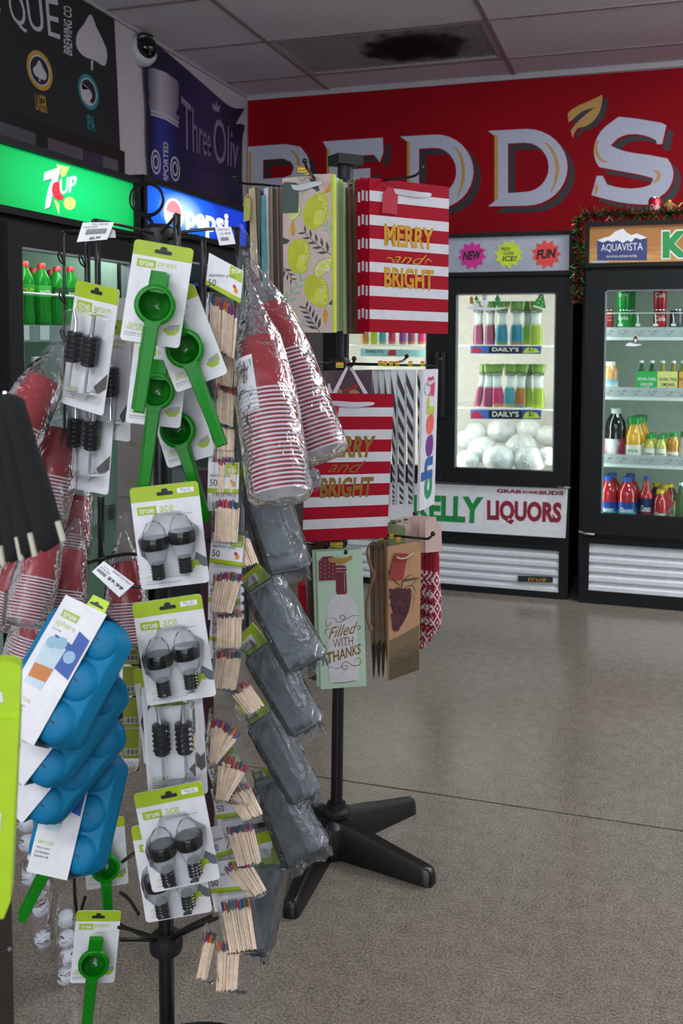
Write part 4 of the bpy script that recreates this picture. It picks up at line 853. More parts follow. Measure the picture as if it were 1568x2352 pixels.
for k, (u, dy) in enumerate(((1514, .11), (1518, .18), (1522, .25), (1526, .32), (1506, .36), (1538, .36))):
    bottle('tomato_bottle', at(u, zz, dy), .036, .160, 'sauce', TOM if k < 4 else M('dark_plum_juice', '#4a1626', .1, coat=.6), YCAP, .56, 'small red tomato cocktail bottle with a yellow cap' if k < 4 else 'dark plum bottle with a yellow cap behind the tomato bottles', 'bottle', 'small tomato cocktail bottles with yellow caps' if k < 4 else 'dark bottles with yellow caps', (.02, .42, TLR), 'Clamato' if k == 0 else None, WHITE)
bottle('water_bottle', at(1562, zz, .12), .034, .205, 'long', liquid('pale_green_glass', '#8aa67a', .05, .8), CHROME, .4, 'pale green glass bottle with a silver cap', 'bottle')
c3 = thing('window_cling', Matrix.Translation(fz.M @ Vector((0, -.0285, 0))), 'small penguin window cling on a patch of snow', 'window cling'); f3 = Frame(c3.matrix_world.copy())
on(c3, f3, SNOW, 'snow_ground', 0, catmull([(1436, 793), (1445, 787), (1458, 790), (1474, 791), (1460, 795), (1442, 795)], 3, True)); on(c3, f3, M('penguin_black', '#1a2024', .5), 'penguin_body', -.0003, circ(1459, 780, 5, 8, 14)); on(c3, f3, SNOW, 'penguin_belly', -.0006, circ(1459, 782, 3, 5, 12)); on(c3, f3, M('red_scarf', '#c02a34', .5), 'scarf', -.0008, rect_px(1455, 777, 1464, 779))

# ---- tinsel garland round the drinks cooler header
tg = thing('tinsel_garland', Matrix.Translation((XR0, YR, 0)), 'red and green tinsel garland draped over the drinks cooler', 'garland'); ftg = Frame(tg.matrix_world.copy())
path = [Vector((x, -.005+.02*math.sin(x*9), 2.055+.006*math.sin(x*14))) for x in [0.0+k*.02 for k in range(60)]]
down = [Vector((-.03-.004*math.sin(k), -.03, 2.04-k*.02)) for k in range(22)]
TGm = [M('green_tinsel', '#2fb04a', .18, .7), M('red_tinsel', '#c8204a', .18, .7), M('dark_tinsel', '#0d1a12', .3, .6)]
ti = MB(); rr = random.Random(3)
for p in path+down:
    dn = p.x < -.02
    for q in range(60):
        a = rr.uniform(0, 6.283); b = rr.uniform(-1, 1); l = rr.uniform(.025, .07) if not dn else rr.uniform(.02, .045)
        d = Vector((math.cos(a)*.6, math.sin(a)*.9, b)).normalized()
        if dn: d = Vector((rr.uniform(-1, 1), rr.uniform(-1, .2), rr.uniform(-.8, .5))).normalized()
        s = d.cross(Vector((rr.uniform(-1, 1), rr.uniform(-1, 1), rr.uniform(-1, 1)))).normalized()*.0018
        o = p+Vector((rr.uniform(-.012, .012), 0, 0)); ti.cur = rr.choice((0, 0, 1, 1, 2, 2)); ti.add([o-s, o+s, o+d*l+s*.6, o+d*l-s*.6], [(0, 1, 2, 3)])
ti.build('tinsel_strands', TGm, tg)['kind'] = 'stuff'
MB().tube(path, .006, 5).build('core_wire', TGm[2], tg); MB().tube(down, .005, 5).build('core_wire', TGm[2], tg)
pz = fz.M @ Vector((fz.L(1503, 488, .12)[0], .12, 2.03))
o = thing('drink_can', Matrix.Translation(pz), 'red cola can standing on top of the drinks cooler in the tinsel', 'can'); MB().lathe([(.026, 0), (.0335, .010), (.0335, .108), (.027, .12)], 24).build('can_body', COK, o, 40); MB().lathe([(.0285, .118), (.0285, .122), (.025, .122), (.0245, .119)], 20).build('can_rim', CHROME, o, 40); wrap_text('Cola', .0343, .07, .03, 1.7, WHITE, o, .02, .15)
pz = fz.M @ Vector((fz.L(1536, 488, .14)[0], .14, 2.03)); o = thing('wooden_bauble', Matrix.Translation(pz), 'round tan ornament lying in the tinsel beside the can', 'ornament'); MB().ball((0, 0, .06), .04, 16, 10).build('ball', M('tan_wood', '#a8743c', .5), o, 60); MB().lathe([(.012, .096), (.012, .108), (.004, .11)], 10).build('ornament_cap', GOLD, o, 40)
# ================================================================ gift bag rack
D2 = 2.585
GX, GY = -.823, 2.444
rk = thing('gift_bag_rack', Matrix.Translation((GX, GY, 0)), 'black revolving gift bag rack on a five legged base', 'display rack')
ir = rk.matrix_world.inverted()
pt, pb = ir @ P(793, 378, D2), ir @ P(772, 1885, D2)
MB().tube([pb, pt], .0165, 20).build('pole', BLACK, rk, 40)
MB().tube([pt+Vector((0, 0, -.16)), pt+Vector((0, 0, .0))], .021, 20).build('pole_sleeve', BLACKM, rk, 40)
MB().box((0, 0, 0), (.075, .06, .026), Matrix.Translation(pt+Vector((0, 0, .010))) @ Matrix.Rotation(YAW+.5, 4, 'Z')).build('top_cap', BLACKM, rk)
MB().lathe([(.04, 0), (.04, .012), (.026, .018), (.026, .03)], 24, c=(pb.x, pb.y, .098)).build('collar', BLACKM, rk, 40)
MB().lathe([(.075, .0), (.074, .07), (.062, .09), (.03, .10)], 30).build('hub', BLACK, rk, 50)
def star_leg():
    L0, L1 = .03, .335; out = []
    def sec(x, w, h): return [(x, -w/2, 0), (x, -w*.42, h*.82), (x, -w*.27, h), (x, w*.27, h), (x, w*.42, h*.82), (x, w/2, 0)]
    ss = [sec(L0, .075, .098), sec(.08, .062, .092), sec(.2, .052, .068), sec(L1-.03, .045, .048), sec(L1-.008, .040, .044), sec(L1, .026, .030)]
    mb = MB(); n = 6; vs = [p for s in ss for p in s]; fs = []
    for i in range(len(ss)-1):
        for k in range(n): fs.append((i*n+k, i*n+(k+1) % n, (i+1)*n+(k+1) % n, (i+1)*n+k))
    fs += [tuple(range(n-1, -1, -1)), tuple((len(ss)-1)*n+k for k in range(n))]
    return mb.add([(x, y, z) for x, y, z in vs], fs).mesh('leg', BLACK, 50)
slm = star_leg()
for a in (-14.8, 57.2, 129.2, 201.2, 273.2): link('leg', slm, rk, Matrix.Rotation(math.radians(a), 4, 'Z'))
def hook(pts, knob=True, r=.0032):
    w = [ir @ P(u, v, d) for u, v, d in pts]; mb = MB().tube(catmull([tuple(p) for p in w], 4), r, 6)
    if knob: mb.ball(tuple(w[-1]), r*2.0, 8, 6)
    mb.build('hook', WIRE, rk, 60)
for tz, va in ((0, 430), (1, 838), (2, 1240)):
    q = ir @ P(783-tz*5, va, D2); MB().lathe([(.024, -.02), (.03, -.012), (.03, .012), (.024, .02)], 20, c=tuple(q)).build('tier_collar', BLACKM, rk, 40)
hook([(785, 430, D2), (690, 432, 2.55), (600, 424, 2.52), (552, 420, 2.50), (537, 407, 2.50)])
hook([(780, 430, D2), (735, 420, 2.38), (712, 396, 2.26), (704, 385, 2.22), (700, 370, 2.21)])
hook([(790, 428, D2), (880, 414, 2.42), (935, 408, 2.36), (958, 400, 2.34), (968, 385, 2.33)])
hook([(785, 838, D2), (800, 842, 2.42), (808, 840, 2.36), (812, 832, 2.33), (813, 824, 2.33)])
hook([(785, 836, D2), (880, 838, 2.50), (980, 839, 2.46), (1002, 836, 2.45), (1010, 826, 2.45)])
hook([(780, 834, D2), (870, 836, 2.62), (905, 833, 2.66), (926, 828, 2.70), (934, 818, 2.71)])
hook([(700, 834, 2.45), (740, 834, 2.52), (785, 836, D2)], False)
hook([(780, 1236, D2), (880, 1230, 2.48), (970, 1237, 2.44), (985, 1236, 2.43), (994, 1226, 2.43)])
hook([(775, 1236, D2), (787, 1250, 2.40), (789, 1262, 2.34), (791, 1272, 2.32), (793, 1268, 2.315)])
hook([(700, 1247, 2.48), (740, 1250, 2.52), (778, 1238, D2)], False)
hook([(780, 1225, D2), (860, 1210, 2.70), (920, 1196, 2.80), (945, 1190, 2.82), (952, 1180, 2.83)])

C3 = lambda *p: [(x/2.8+500, y/2.8+340) for x, y in p]
C4 = lambda *p: [(x/4.126+680, y/4.126+760) for x, y in p]
C5 = lambda *p: [(x/4.126+680, y/4.126+1180) for x, y in p]
def qpoly(quad, *st):
    q = quad_map(quad); return [q(s, t) for s, t in st]
def qrect(quad, s0, s1, t0, t1): return qpoly(quad, (s0, t1), (s1, t1), (s1, t0), (s0, t0))
def bag(name, fr, quad, mat, label, cat='gift bag', group=None, thick=.007, fold=None):
    o = thing(name, fr, label, cat, group)
    px_prism(MB(), fr, quad, 0, thick).build('bag_panel', mat, o)
    return o
def pxs(o, fr, mat, name, y, *polys):
    """each traced shape is its own print"""
    for p in polys: px_sheet(MB(), fr, p, y).build(name, mat, o)
def satin(o, fr, pts, w, mat, y=-.006, name='ribbon_handle', bulge=.008):
    """a ribbon lying across the bag front"""
    c = catmull(pts, 5); n = len(c); mb = MB(); vs = []
    L = []
    for i, (u, v) in enumerate(c):
        k = i/(n-1); q = math.sin(math.pi*k); hw = w*(.35+.65*q**.5)/2; yy = -.001-bulge*q
        for s in (-1, 1):
            x, z = fr.L(u, v+s*hw, yy); vs.append((x, yy+(.003*q if s > 0 else 0), z))
    mb.add(vs, [(2*i, 2*i+1, 2*i+3, 2*i+2) for i in range(n-1)]); return mb.build(name, mat, o, 60)
CRIM = M('crimson_paper', '#a00020', .6, spec=.2, vary=.05); PAPW = M('white_paper', '#cfd0d4', .5); SATIN = M('white_satin', '#d4cfd8', .25, sheen=.4); KRAFT = M('kraft_paper', '#a8805e', .65, vary=.1, scale=60)
RTAG = M('red_paper_tag', '#b01a30', .5)
def stripes(o, fr, quad, ts):
    for t0, t1 in ts: pxs(o, fr, PAPW, 'white_stripe', -.0006, qrect(quad, 0, 1, 1-t1, 1-t0))
# -- upper striped bags
q1 = C3((975, 190), (1487, 250), (1480, 1195), (975, 1180)); f1 = facing(848, 408, 2.40, 30)
b1 = bag('striped_gift_bag', f1, q1, CRIM, 'red and white striped gift bag with bright gold lettering, in front of its twins', group=None)
st1 = [((a-190)/990, (b-190)/990) for a, b in ((270, 337), (425, 490), (577, 642), (727, 792), (882, 947), (1035, 1098))]
stripes(b1, f1, q1, st1)
for k in range(3):
    M2 = f1.M @ Matrix.Translation((-.004*(k+1), .012*(k+1), .003*(k % 2)))
    if k == 0: twin = copy_thing(b1, M2, 'red and white striped gift bag hanging behind the bright gold lettered one', 'striped bags behind the front one')
    else: copy_thing(twin, M2)
tx = lambda o, fr, s, quad, mat=GOLD, y=-.0012, bold=0., shear=0.: ptx(o, fr, s, quad, mat, y, bold, shear)
tx(b1, f1, 'MERRY', C3((1070, 485), (1390, 517), (1388, 655), (1070, 628)), bold=.035); tx(b1, f1, 'and', C3((1120, 672), (1345, 690), (1340, 755), (1120, 735)), shear=.5, bold=-.005); tx(b1, f1, 'BRIGHT', C3((1070, 762), (1388, 783), (1388, 918), (1070, 897)), bold=.035)
for pts in (((1085, 712), (1105, 705), (1130, 722)), ((1330, 745), (1350, 715), (1378, 735))):
    mb = MB(); stroke(mb, f1.poly(catmull(C3(*pts), 5), -.0012), .003, -.0012); mb.build('flourish', GOLD, b1)
px_prism(MB(), f1, C3((1062, 290), (1095, 250), (1160, 262), (1152, 428), (1055, 416)), -.004, -.003).build('gift_tag', RTAG, b1)
satin(b1, f1, C3((1112, 272), (1180, 282), (1300, 300), (1374, 300)), 13, SATIN)
# -- lemon bag and the lime ones behind it
q2 = C3((415, 195), (728, 163), (737, 1188), (425, 1185)); f2 = facing(648, 410, 2.36, -30)
b2 = bag('lemon_gift_bag', f2, q2, M('blush_paper', '#c4b2a8', .5), 'blush gift bag printed with lemons, leaves and lemon slices')
px_prism(MB(), f2, C3((728, 163), (744, 168), (746, 1186), (737, 1188)), .001, .014).build('bag_side', M('yellow_green_paper', '#b9cc2c', .5), b2)
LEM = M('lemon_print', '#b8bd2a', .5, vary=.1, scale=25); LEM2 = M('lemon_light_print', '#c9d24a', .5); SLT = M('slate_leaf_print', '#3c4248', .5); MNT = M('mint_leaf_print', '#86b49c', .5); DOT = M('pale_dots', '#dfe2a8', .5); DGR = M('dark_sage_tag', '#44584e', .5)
LEMS = [((548, 430), (575, 345), (640, 292), (690, 296), (710, 360), (700, 450), (650, 512), (590, 520), (560, 490)), ((450, 690), (465, 620), (510, 588), (575, 600), (594, 670), (580, 750), (560, 800), (500, 805), (465, 770)), ((556, 870), (580, 822), (640, 815), (690, 850), (712, 920), (705, 1010), (650, 1020), (590, 985), (560, 930))]
for lp in LEMS:
    pxs(b2, f2, LEM, 'lemon_print', -.0008, catmull(C3(*lp), 4, True))
    cx = sum(p[0] for p in lp)/9; cy = sum(p[1] for p in lp)/9
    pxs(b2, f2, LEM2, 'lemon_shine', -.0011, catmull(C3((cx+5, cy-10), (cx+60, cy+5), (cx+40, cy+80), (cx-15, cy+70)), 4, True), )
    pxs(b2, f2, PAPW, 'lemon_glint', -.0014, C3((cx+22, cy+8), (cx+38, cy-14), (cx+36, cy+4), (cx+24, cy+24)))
    mb = MB(); rr = random.Random(int(cx))
    for k in range(60):
        a = rr.uniform(1.6, 4.4); r = rr.uniform(.62, .93); i = int((a/6.283)*9) % 9; px, py = lp[i]; t = rr.random(); p2 = lp[(i+1) % 9]; ex = px+(p2[0]-px)*t; ey = py+(p2[1]-py)*t
        px_sheet(mb, f2, C3(*[(cx+(ex-cx)*r+4*math.cos(q), cy+(ey-cy)*r+4*math.sin(q)) for q in (0, 1.57, 3.14, 4.71)]), -.0011)
    o = mb.build('lemon_dots', DOT, b2); o['kind'] = 'stuff'
def sprig(o, fr, C, base, tip, n, ll, mat, name='leaf_sprig'):
    mb = MB(); bx, by = base; dx, dy = tip[0]-bx, tip[1]-by; L = math.hypot(dx, dy); ux, uy = dx/L, dy/L
    stroke(mb, fr.poly(C(base, ((bx+tip[0])/2+uy*8, (by+tip[1])/2-ux*8), tip), -.0009), .0014, -.0009, False)
    for k in range(n):
        t = (k+.6)/n; px, py = bx+dx*t, by+dy*t
        for s in (-1, 1):
            a = math.radians(42)*s; vx, vy = ux*math.cos(a)-uy*math.sin(a), ux*math.sin(a)+uy*math.cos(a); l = ll*(1-.35*t); w = l*.13
            px_sheet(mb, fr, C((px, py), (px+vx*l*.45-vy*w, py+vy*l*.45+vx*w), (px+vx*l, py+vy*l), (px+vx*l*.5+vy*w, py+vy*l*.5-vx*w)), -.0009)
    return mb.build(name, mat, o)
sprig(b2, f2, C3, (730, 690), (550, 535), 5, 78, SLT); sprig(b2, f2, C3, (655, 1185), (560, 1020), 5, 80, SLT); sprig(b2, f2, C3, (415, 760), (480, 850), 3, 60, SLT)
sprig(b2, f2, C3, (430, 1010), (545, 835), 4, 80, MNT); sprig(b2, f2, C3, (545, 320), (540, 200), 3, 70, MNT); sprig(b2, f2, C3, (728, 560), (690, 490), 2, 60, MNT); sprig(b2, f2, C3, (480, 1190), (560, 1130), 2, 70, MNT)
for cx, cy, r, a0, a1 in ((720, 790, 105, 150, 290), (420, 1090, 90, -80, 60), (440, 400, 95, -20, 70)):
    pts = lambda q: [(cx, cy)]+[(cx+q*math.cos(math.radians(a0+(a1-a0)*k/14)), cy+q*math.sin(math.radians(a0+(a1-a0)*k/14))*.8) for k in range(15)]
    clip = lambda P_: [(min(max(x, 418), 734), min(max(y, 200), 1183)) for x, y in P_]
    s = px_sheet(MB(), f2, C3(*clip(pts(r))), -.0009).build('lemon_slice', LEM, b2); px_sheet(MB(), f2, C3(*clip(pts(r*.9))), -.0011).build('slice_pith', PAPW, s)
    for k in range(3):
        u0, u1 = a0+(a1-a0)*(k+.08)/3, a0+(a1-a0)*(k+.92)/3; m = (u0+u1)/2
        px_sheet(MB(), f2, C3(*clip([(cx+r*.1*math.cos(math.radians(m)), cy+r*.1*math.sin(math.radians(m)))]+[(cx+r*.8*math.cos(math.radians(u0+(u1-u0)*j/5)), cy+r*.8*.8*math.sin(math.radians(u0+(u1-u0)*j/5))) for j in range(6)])), -.0013).build('slice_segment', LEM2, s)
pxs(b2, f2, GOLD, 'gold_leaf', -.0010, C3((482, 465), (498, 520), (485, 572), (466, 540), (468, 500)), C3((690, 1025), (708, 1070), (690, 1140), (672, 1085)), C3((725, 222), (722, 280), (690, 290), (678, 285), (700, 255)))
pxs(b2, f2, SLT, 'slate_leaf', -.0010, C3((418, 575), (462, 592), (445, 615), (418, 618)), C3((590, 192), (630, 205), (655, 270), (640, 282), (605, 255)), C3((712, 1005), (734, 972), (735, 1010)))
px_prism(MB(), f2, C3((415, 232), (430, 218), (500, 222), (518, 240), (514, 414), (412, 418)), -.0035, -.0025).build('gift_tag', DGR, b2)
satin(b2, f2, C3((455, 245), (520, 255), (600, 235), (668, 222)), 13, PAPW)
edges = ((757, 766, '#c9c8bc', 400), (764, 772, '#9fce2c', 408), (770, 779, '#d4d6cc', 409), (777, 787, '#8cc832', 412))
for k, (a, b, hx, vt) in enumerate(edges):
    fr = facing(a, vt, 2.42+.03*k, 0); o = thing('gift_bag', fr, ('white patterned', 'bright lime', 'white floral', 'lime green')[k]+' gift bag seen edge on behind the lemon bag', 'gift bag')
    px_prism(MB(), fr, [(a-40, vt), (b, vt), (b+.5, 760), (a-38, 764)], 0, .012).build('bag_panel', M('bag_edge_'+hx[1:], hx, .5), o)
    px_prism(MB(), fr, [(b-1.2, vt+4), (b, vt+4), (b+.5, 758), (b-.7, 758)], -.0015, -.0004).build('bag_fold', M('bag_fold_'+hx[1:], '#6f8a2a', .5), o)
fr = facing(800, 420, 2.54, 0); o = thing('gift_bag', fr, 'white herb patterned gift bag seen edge on beside the rope handled kraft bags', 'gift bag')
px_prism(MB(), fr, C3((800, 215), (832, 225), (858, 1195), (806, 1195)), 0, .03).build('bag_panel', ramp_mat('herb_print', [(0, '#4a5a44'), (.42, '#5a6654'), (.5, '#c2bfb8'), (1, '#cfccc6')], .5, noise=1, nscale=60, lo=-5, hi=5), o)
for k, (a, b) in enumerate(((838, 880), (872, 912), (905, 945))):
    fr = facing(a/2.8+500, 430, 2.50-.02*k, 20); o = thing('kraft_gift_bag', fr, 'brown kraft gift bag with rope handles hanging beside the striped bags', 'gift bag', 'rope handled kraft bags')
    px_prism(MB(), fr, C3((a, 250+8*k), (b, 240+8*k), (b-2, 1195), (a+10, 1195)), 0, .02).build('bag_panel', M('dark_kraft', '#6e553f', .7), o)
    rp_ = MB(); rp_.tube([(x, -.004, z) for x, z in fr.poly(catmull(C3((a+6, 300), (a+2, 230), (a+22, 205), (a+38, 230), (a+34, 480), (a+20, 700), (a+26, 780)), 5), -.004)], .0028, 6); rp_.build('rope_handle', M('jute_rope', '#8a7256', .9, bump=.5, bscale=400), o, 60)
# -- bags seen edge on along the long hook
side = (((200, 262), (238, 250), (262, 838), (212, 770), '#a99a76', 'tan speckled gift bag seen edge on with a hanging paper tag', .06), ((240, 250), (272, 262), (272, 850), (250, 830), '#4f3a2a', 'dark brown gift bag hanging beside the tan speckled one', .05), ((272, 310), (300, 300), (314, 880), (284, 850), '#2f9c9c', 'teal gift bag seen edge on along the long hook', .05), ((296, 262), (324, 250), (332, 900), (306, 880), '#b9bccb', 'silvery white gift bag seen edge on along the long hook', .05), ((324, 250), (350, 245), (360, 930), (332, 905), '#8a6f4e', 'tan wood print gift bag seen edge on', .04), ((350, 262), (368, 255), (380, 950), (358, 930), '#1d1a18', 'black gift bag between two wood print bags', .04), ((366, 250), (386, 245), (400, 975), (378, 950), '#7d6245', 'brown wood print gift bag seen edge on', .03), ((388, 255), (416, 240), (420, 1010), (398, 975), '#5b4634', 'dark wood print gift bag touching the lemon bag', .03))
for k, (a, b, c, d, hx, lab, th) in enumerate(side):
    fr = facing(a[0]/2.8+500, 432, 2.44+.012*k, 0); o = thing('gift_bag', fr, lab, 'gift bag')
    px_prism(MB(), fr, C3(a, b, c, d), 0, .10).build('bag_panel', M('side_bag_'+hx[1:], hx, .5, vary=.25, scale=30), o)
    m = lambda t: C3((a[0]+(b[0]-a[0])*t, a[1]+6), (a[0]+(b[0]-a[0])*(t+.22), a[1]+6), (d[0]+(c[0]-d[0])*(t+.22), d[1]-6), (d[0]+(c[0]-d[0])*t, d[1]-6))
    px_prism(MB(), fr, m(.55), -.0015, -.0003).build('bag_fold', M('fold_shade_'+hx[1:], hx, .5, vary=.4, scale=15), o)
fr = facing(565, 450, 2.42, 10); o = thing('gift_tag', fr, 'yellow green net gift tag dangling from the tan bag', 'tag'); px_prism(MB(), fr, C3((168, 330), (180, 300), (200, 302), (212, 350), (205, 465), (165, 475)), 0, .002).build('tag_card', ramp_mat('net_print', [(0, '#8c8c34'), (.5, '#a8a24c'), (1, '#7a8030')], .6, noise=1, nscale=80), o); _k = fr.L(*C3((192, 306))[0]); MB().ball((_k[0], -.002, _k[1]), .005, 10, 6).build('tag_knot', KRAFT, o)
# -- middle tier
q3 = [(703, 903), (904, 905), (889, 1235), (694.5, 1244.7)]; f3b = facing(790, 904, 2.30, 10)
b3 = bag('striped_gift_bag', f3b, q3, CRIM, 'red and white striped gift bag with dull gold lettering on the middle tier')
stripes(b3, f3b, q3, [((a-592)/1388, (b-592)/1388) for a, b in ((718, 804), (925, 1020), (1137, 1230), (1347, 1440), (1556, 1652), (1768, 1864))])
tx(b3, f3b, 'MERRY', C4((250, 995), (755, 997), (715, 1197), (235, 1200)), GOLDD, bold=.035); tx(b3, f3b, 'and', C4((310, 1232), (660, 1228), (640, 1345), (300, 1340)), GOLDD, shear=.5, bold=-.005); tx(b3, f3b, 'BRIGHT', C4((230, 1390), (737, 1381), (710, 1575), (222, 1587)), GOLDD, bold=.035)
px_prism(MB(), f3b, C4((300, 720), (405, 722), (380, 905), (290, 880)), -.004, -.003).build('gift_tag', RTAG, b3)
satin(b3, f3b, C4((330, 680), (400, 690), (560, 700), (740, 688)), 13, SATIN)
fr = facing(800, 855, 2.44, 12); o = thing('wine_gift_bag', fr, 'brown barrel wood gift bag with corks and a red ribbon print', 'gift bag')
px_prism(MB(), fr, C4((240, 380), (720, 368), (730, 1900), (250, 1900)), 0, .01).build('bag_panel', ramp_mat('barrel_wood_print', [(0, '#3a2a2c'), (.5, '#5d474c'), (1, '#4a383c')], .6, axis=0, lo=-.1, hi=.1, noise=.9, nscale=6, stretch=(12, 1, 1)), o)
CORK = M('cork_print', '#a48a62', .7)
pxs(o, fr, CORK, 'cork_print', -.0006, catmull(C4((360, 560), (400, 545), (440, 575), (400, 600)), 3, True), catmull(C4((500, 575), (560, 555), (600, 590), (520, 600)), 3, True)); pxs(o, fr, M('red_ribbon_print', '#9a1030', .5), 'ribbon_print', -.0007, catmull(C4((430, 560), (500, 540), (590, 490), (610, 520), (560, 550), (480, 572)), 3, True)); pxs(o, fr, PAPW, 'bottle_print', -.0006, C4((300, 500), (322, 500), (326, 540), (340, 560), (340, 600), (284, 600), (284, 560), (298, 540)))
rb_ = MB()
for A, B in (((490, 330), (362, 590)), ((515, 340), (660, 595))):
    (xa, za), (xb, zb2) = fr.L(*C4(A)[0], -.006), fr.L(*C4(B)[0], -.012); rb_.add([(xa-.004, -.006, za), (xa+.004, -.006, za), (xb+.006, -.012, zb2), (xb-.006, -.012, zb2)], [(0, 1, 2, 3)])
rb_.build('ribbon_handle', SATIN, o)
# cheers bags along the hook
xs = ((722, 768), (780, 824), (836, 888), (898, 955), (957, 1030), (1040, 1115), (1146, 1203))
BK = M('black_stripe', '#121214', .45); CHEER = 'white gift bag with black diagonal striped sides in the row of seven'
for k, (a, b) in enumerate(xs):
    fr = facing(a/4.126+680, 850, 2.56-.022*k, 0); o = thing('cheers_gift_bag', fr, CHEER, 'gift bag', 'striped edge bags behind the coloured lettering bag')
    qd = C4((a, 368), (b, 366), (b-28 if k < 4 else b-15, 1640), ((a+b)/2-14, 1660)); bt = C4((b, 366), (b+22, 372), (b+2, 1660), (b-28 if k < 4 else b-15, 1640))
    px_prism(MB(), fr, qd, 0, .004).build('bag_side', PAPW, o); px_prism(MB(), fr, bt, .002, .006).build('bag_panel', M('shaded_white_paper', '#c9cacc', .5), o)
    n = 11; Q = quad_map(qd); st = MB()
    for j in range(n):
        t0 = 1-(j+.1)/n; h = .5/n; sk = .55/n
        ps = [Q(0, min(1, t0)), Q(1, max(0, t0-sk*1.6)), Q(1, max(0, t0-sk*1.6-h)), Q(0, max(0, t0-h))]
        px_sheet(MB(), fr, ps, -.0006).build('black_stripe', BK, o)
q4 = C4((1205, 365), (1345, 360), (1310, 1640), (1165, 1710)); f4 = facing(972, 848, 2.40, 62)
b4 = bag('cheers_gift_bag', f4, q4, PAPW, 'white gift bag with coloured letters reading cheers from bottom to top')
Q4 = quad_map(q4)
for ch, t0, t1, hx in (('c', .06, .20, '#12885a'), ('h', .20, .36, '#1f5a96'), ('e', .36, .52, '#6a2a80'), ('e', .52, .67, '#e0604a'), ('r', .67, .80, '#b4c42e'), ('s', .80, .95, '#c8305a')):
    big = ch == 'h'; quad = [Q4(.06 if big else .30, t0), Q4(.06 if big else .30, t1), Q4(.80, t1), Q4(.80, t0)]
    ptx(b4, f4, ch, quad, M('letter_'+hx[1:], hx, .5), -.0008, .05)
satin(b4, f4, [Q4(.3, .905), Q4(.55, .90), Q4(.78, .915)], 10, SATIN)
pxs(b4, f4, M('pale_round_tag', '#c9cfd0', .5), 'round_tag', -.0011, [(u*.5+Q4(.3, .86)[0]*.5, v*.5+Q4(.3, .86)[1]*.5) for u, v in circ(*Q4(.3, .86), 14, 30, 16)])
# -- bottom tier
q5 = C5((190, 365), (625, 335), (665, 1630), (235, 1665)); f5 = facing(740, 1268, 2.30, 12)
b5 = bag('wine_gift_bag', f5, q5, M('mint_paper', '#b3cfb6', .5, vary=.06, scale=5), 'mint wine gift bag with a white bottle and thank you lettering')
for k in range(2): 
    o = thing('wine_gift_bag', f5.M @ Matrix.Translation((-.006+.010*k, .02+.016*k, -.004*k)), 'plain mint wine gift bag peeking out behind the lettered one', 'gift bag', 'mint bags behind the lettered one'); px_prism(MB(), f5, q5, 0, .007).build('bag_panel', M('mint_paper', '#b3cfb6', .5), o)
bt_ = px_sheet(MB(), f5, catmull(C5((375, 765), (480, 765), (530, 800), (565, 850), (575, 930), (575, 1200), (590, 1560), (560, 1585), (340, 1608), (318, 1585), (300, 1200), (292, 960), (300, 870), (340, 800)), 3, True), -.0006).build('bottle_print', PAPW, b5)
BUR = M('burgundy_print', '#6f1630', .5)
pxs(b5, f5, BUR, 'bottle_neck_print', -.0009, C5((375, 550), (472, 550), (482, 740), (470, 762), (390, 766), (378, 745)), catmull(C5((374, 495), (420, 488), (468, 495), (472, 550), (376, 555)), 2, True))
pxs(b5, f5, M('pink_grey_print', '#b09aa4', .5), 'neck_band', -.0012, C5((376, 515), (472, 512), (472, 522), (376, 525)), C5((376, 547), (472, 545), (472, 551), (376, 553)), C5((452, 560), (458, 560), (464, 735), (458, 735)))
px_prism(MB(), f5, C5((215, 455), (250, 408), (345, 404), (374, 470), (374, 628), (216, 634)), -.0035, -.0025).build('gift_tag', BUR, b5)
mb = MB()
for i in range(4):
    for j in range(5): px_sheet(mb, f5, circ(*C5((235+38*i+(j % 2)*18*0, 440+38*j+(i % 2)*14))[0], 1.1, 1.1, 6), -.004)
o = mb.build('tag_dots', PAPW, b5); o['kind'] = 'stuff'
satin(b5, f5, C5((290, 440), (350, 440), (440, 450), (535, 410)), 14, M('gold_satin', '#b8964a', .3, .3))
for s, qd, sh, bo, mt in (('Filled', ((300, 1085), (580, 1020), (585, 1125), (305, 1190)), .5, -.002, GOLDD), ('WITH', ((345, 1190), (538, 1160), (540, 1245), (350, 1275)), 0, -.005, GOLDD), ('THANKS', ((280, 1320), (610, 1230), (612, 1325), (300, 1425)), .1, .02, GOLDD)):
    ptx(b5, f5, s, C5(*qd), mt, -.0011, bo, sh)
for pts in (((280, 1010), (285, 1060), (310, 1060), (330, 1040), (310, 1035)), ((290, 1000), (350, 985), (400, 1030), (450, 1010), (465, 980), (440, 960), (415, 975), (430, 1000), (470, 1000), (540, 965), (600, 970)), ((280, 1150), (275, 1110), (300, 1090), (340, 1100)), ((560, 1085), (600, 1060), (605, 1090), (575, 1100)), ((295, 1470), (330, 1450), (380, 1470), (430, 1450), (480, 1440), (480, 1470), (440, 1470), (430, 1440), (470, 1400), (540, 1440), (600, 1430), (612, 1390), (590, 1365), (560, 1380), (560, 1405)), ((335, 1605), (450, 1600), (580, 1578))):
    mb = MB(); stroke(mb, f5.poly(catmull(C5(*pts), 5), -.0011), .0018, -.0011); mb.build('flourish', GOLDD, b5)
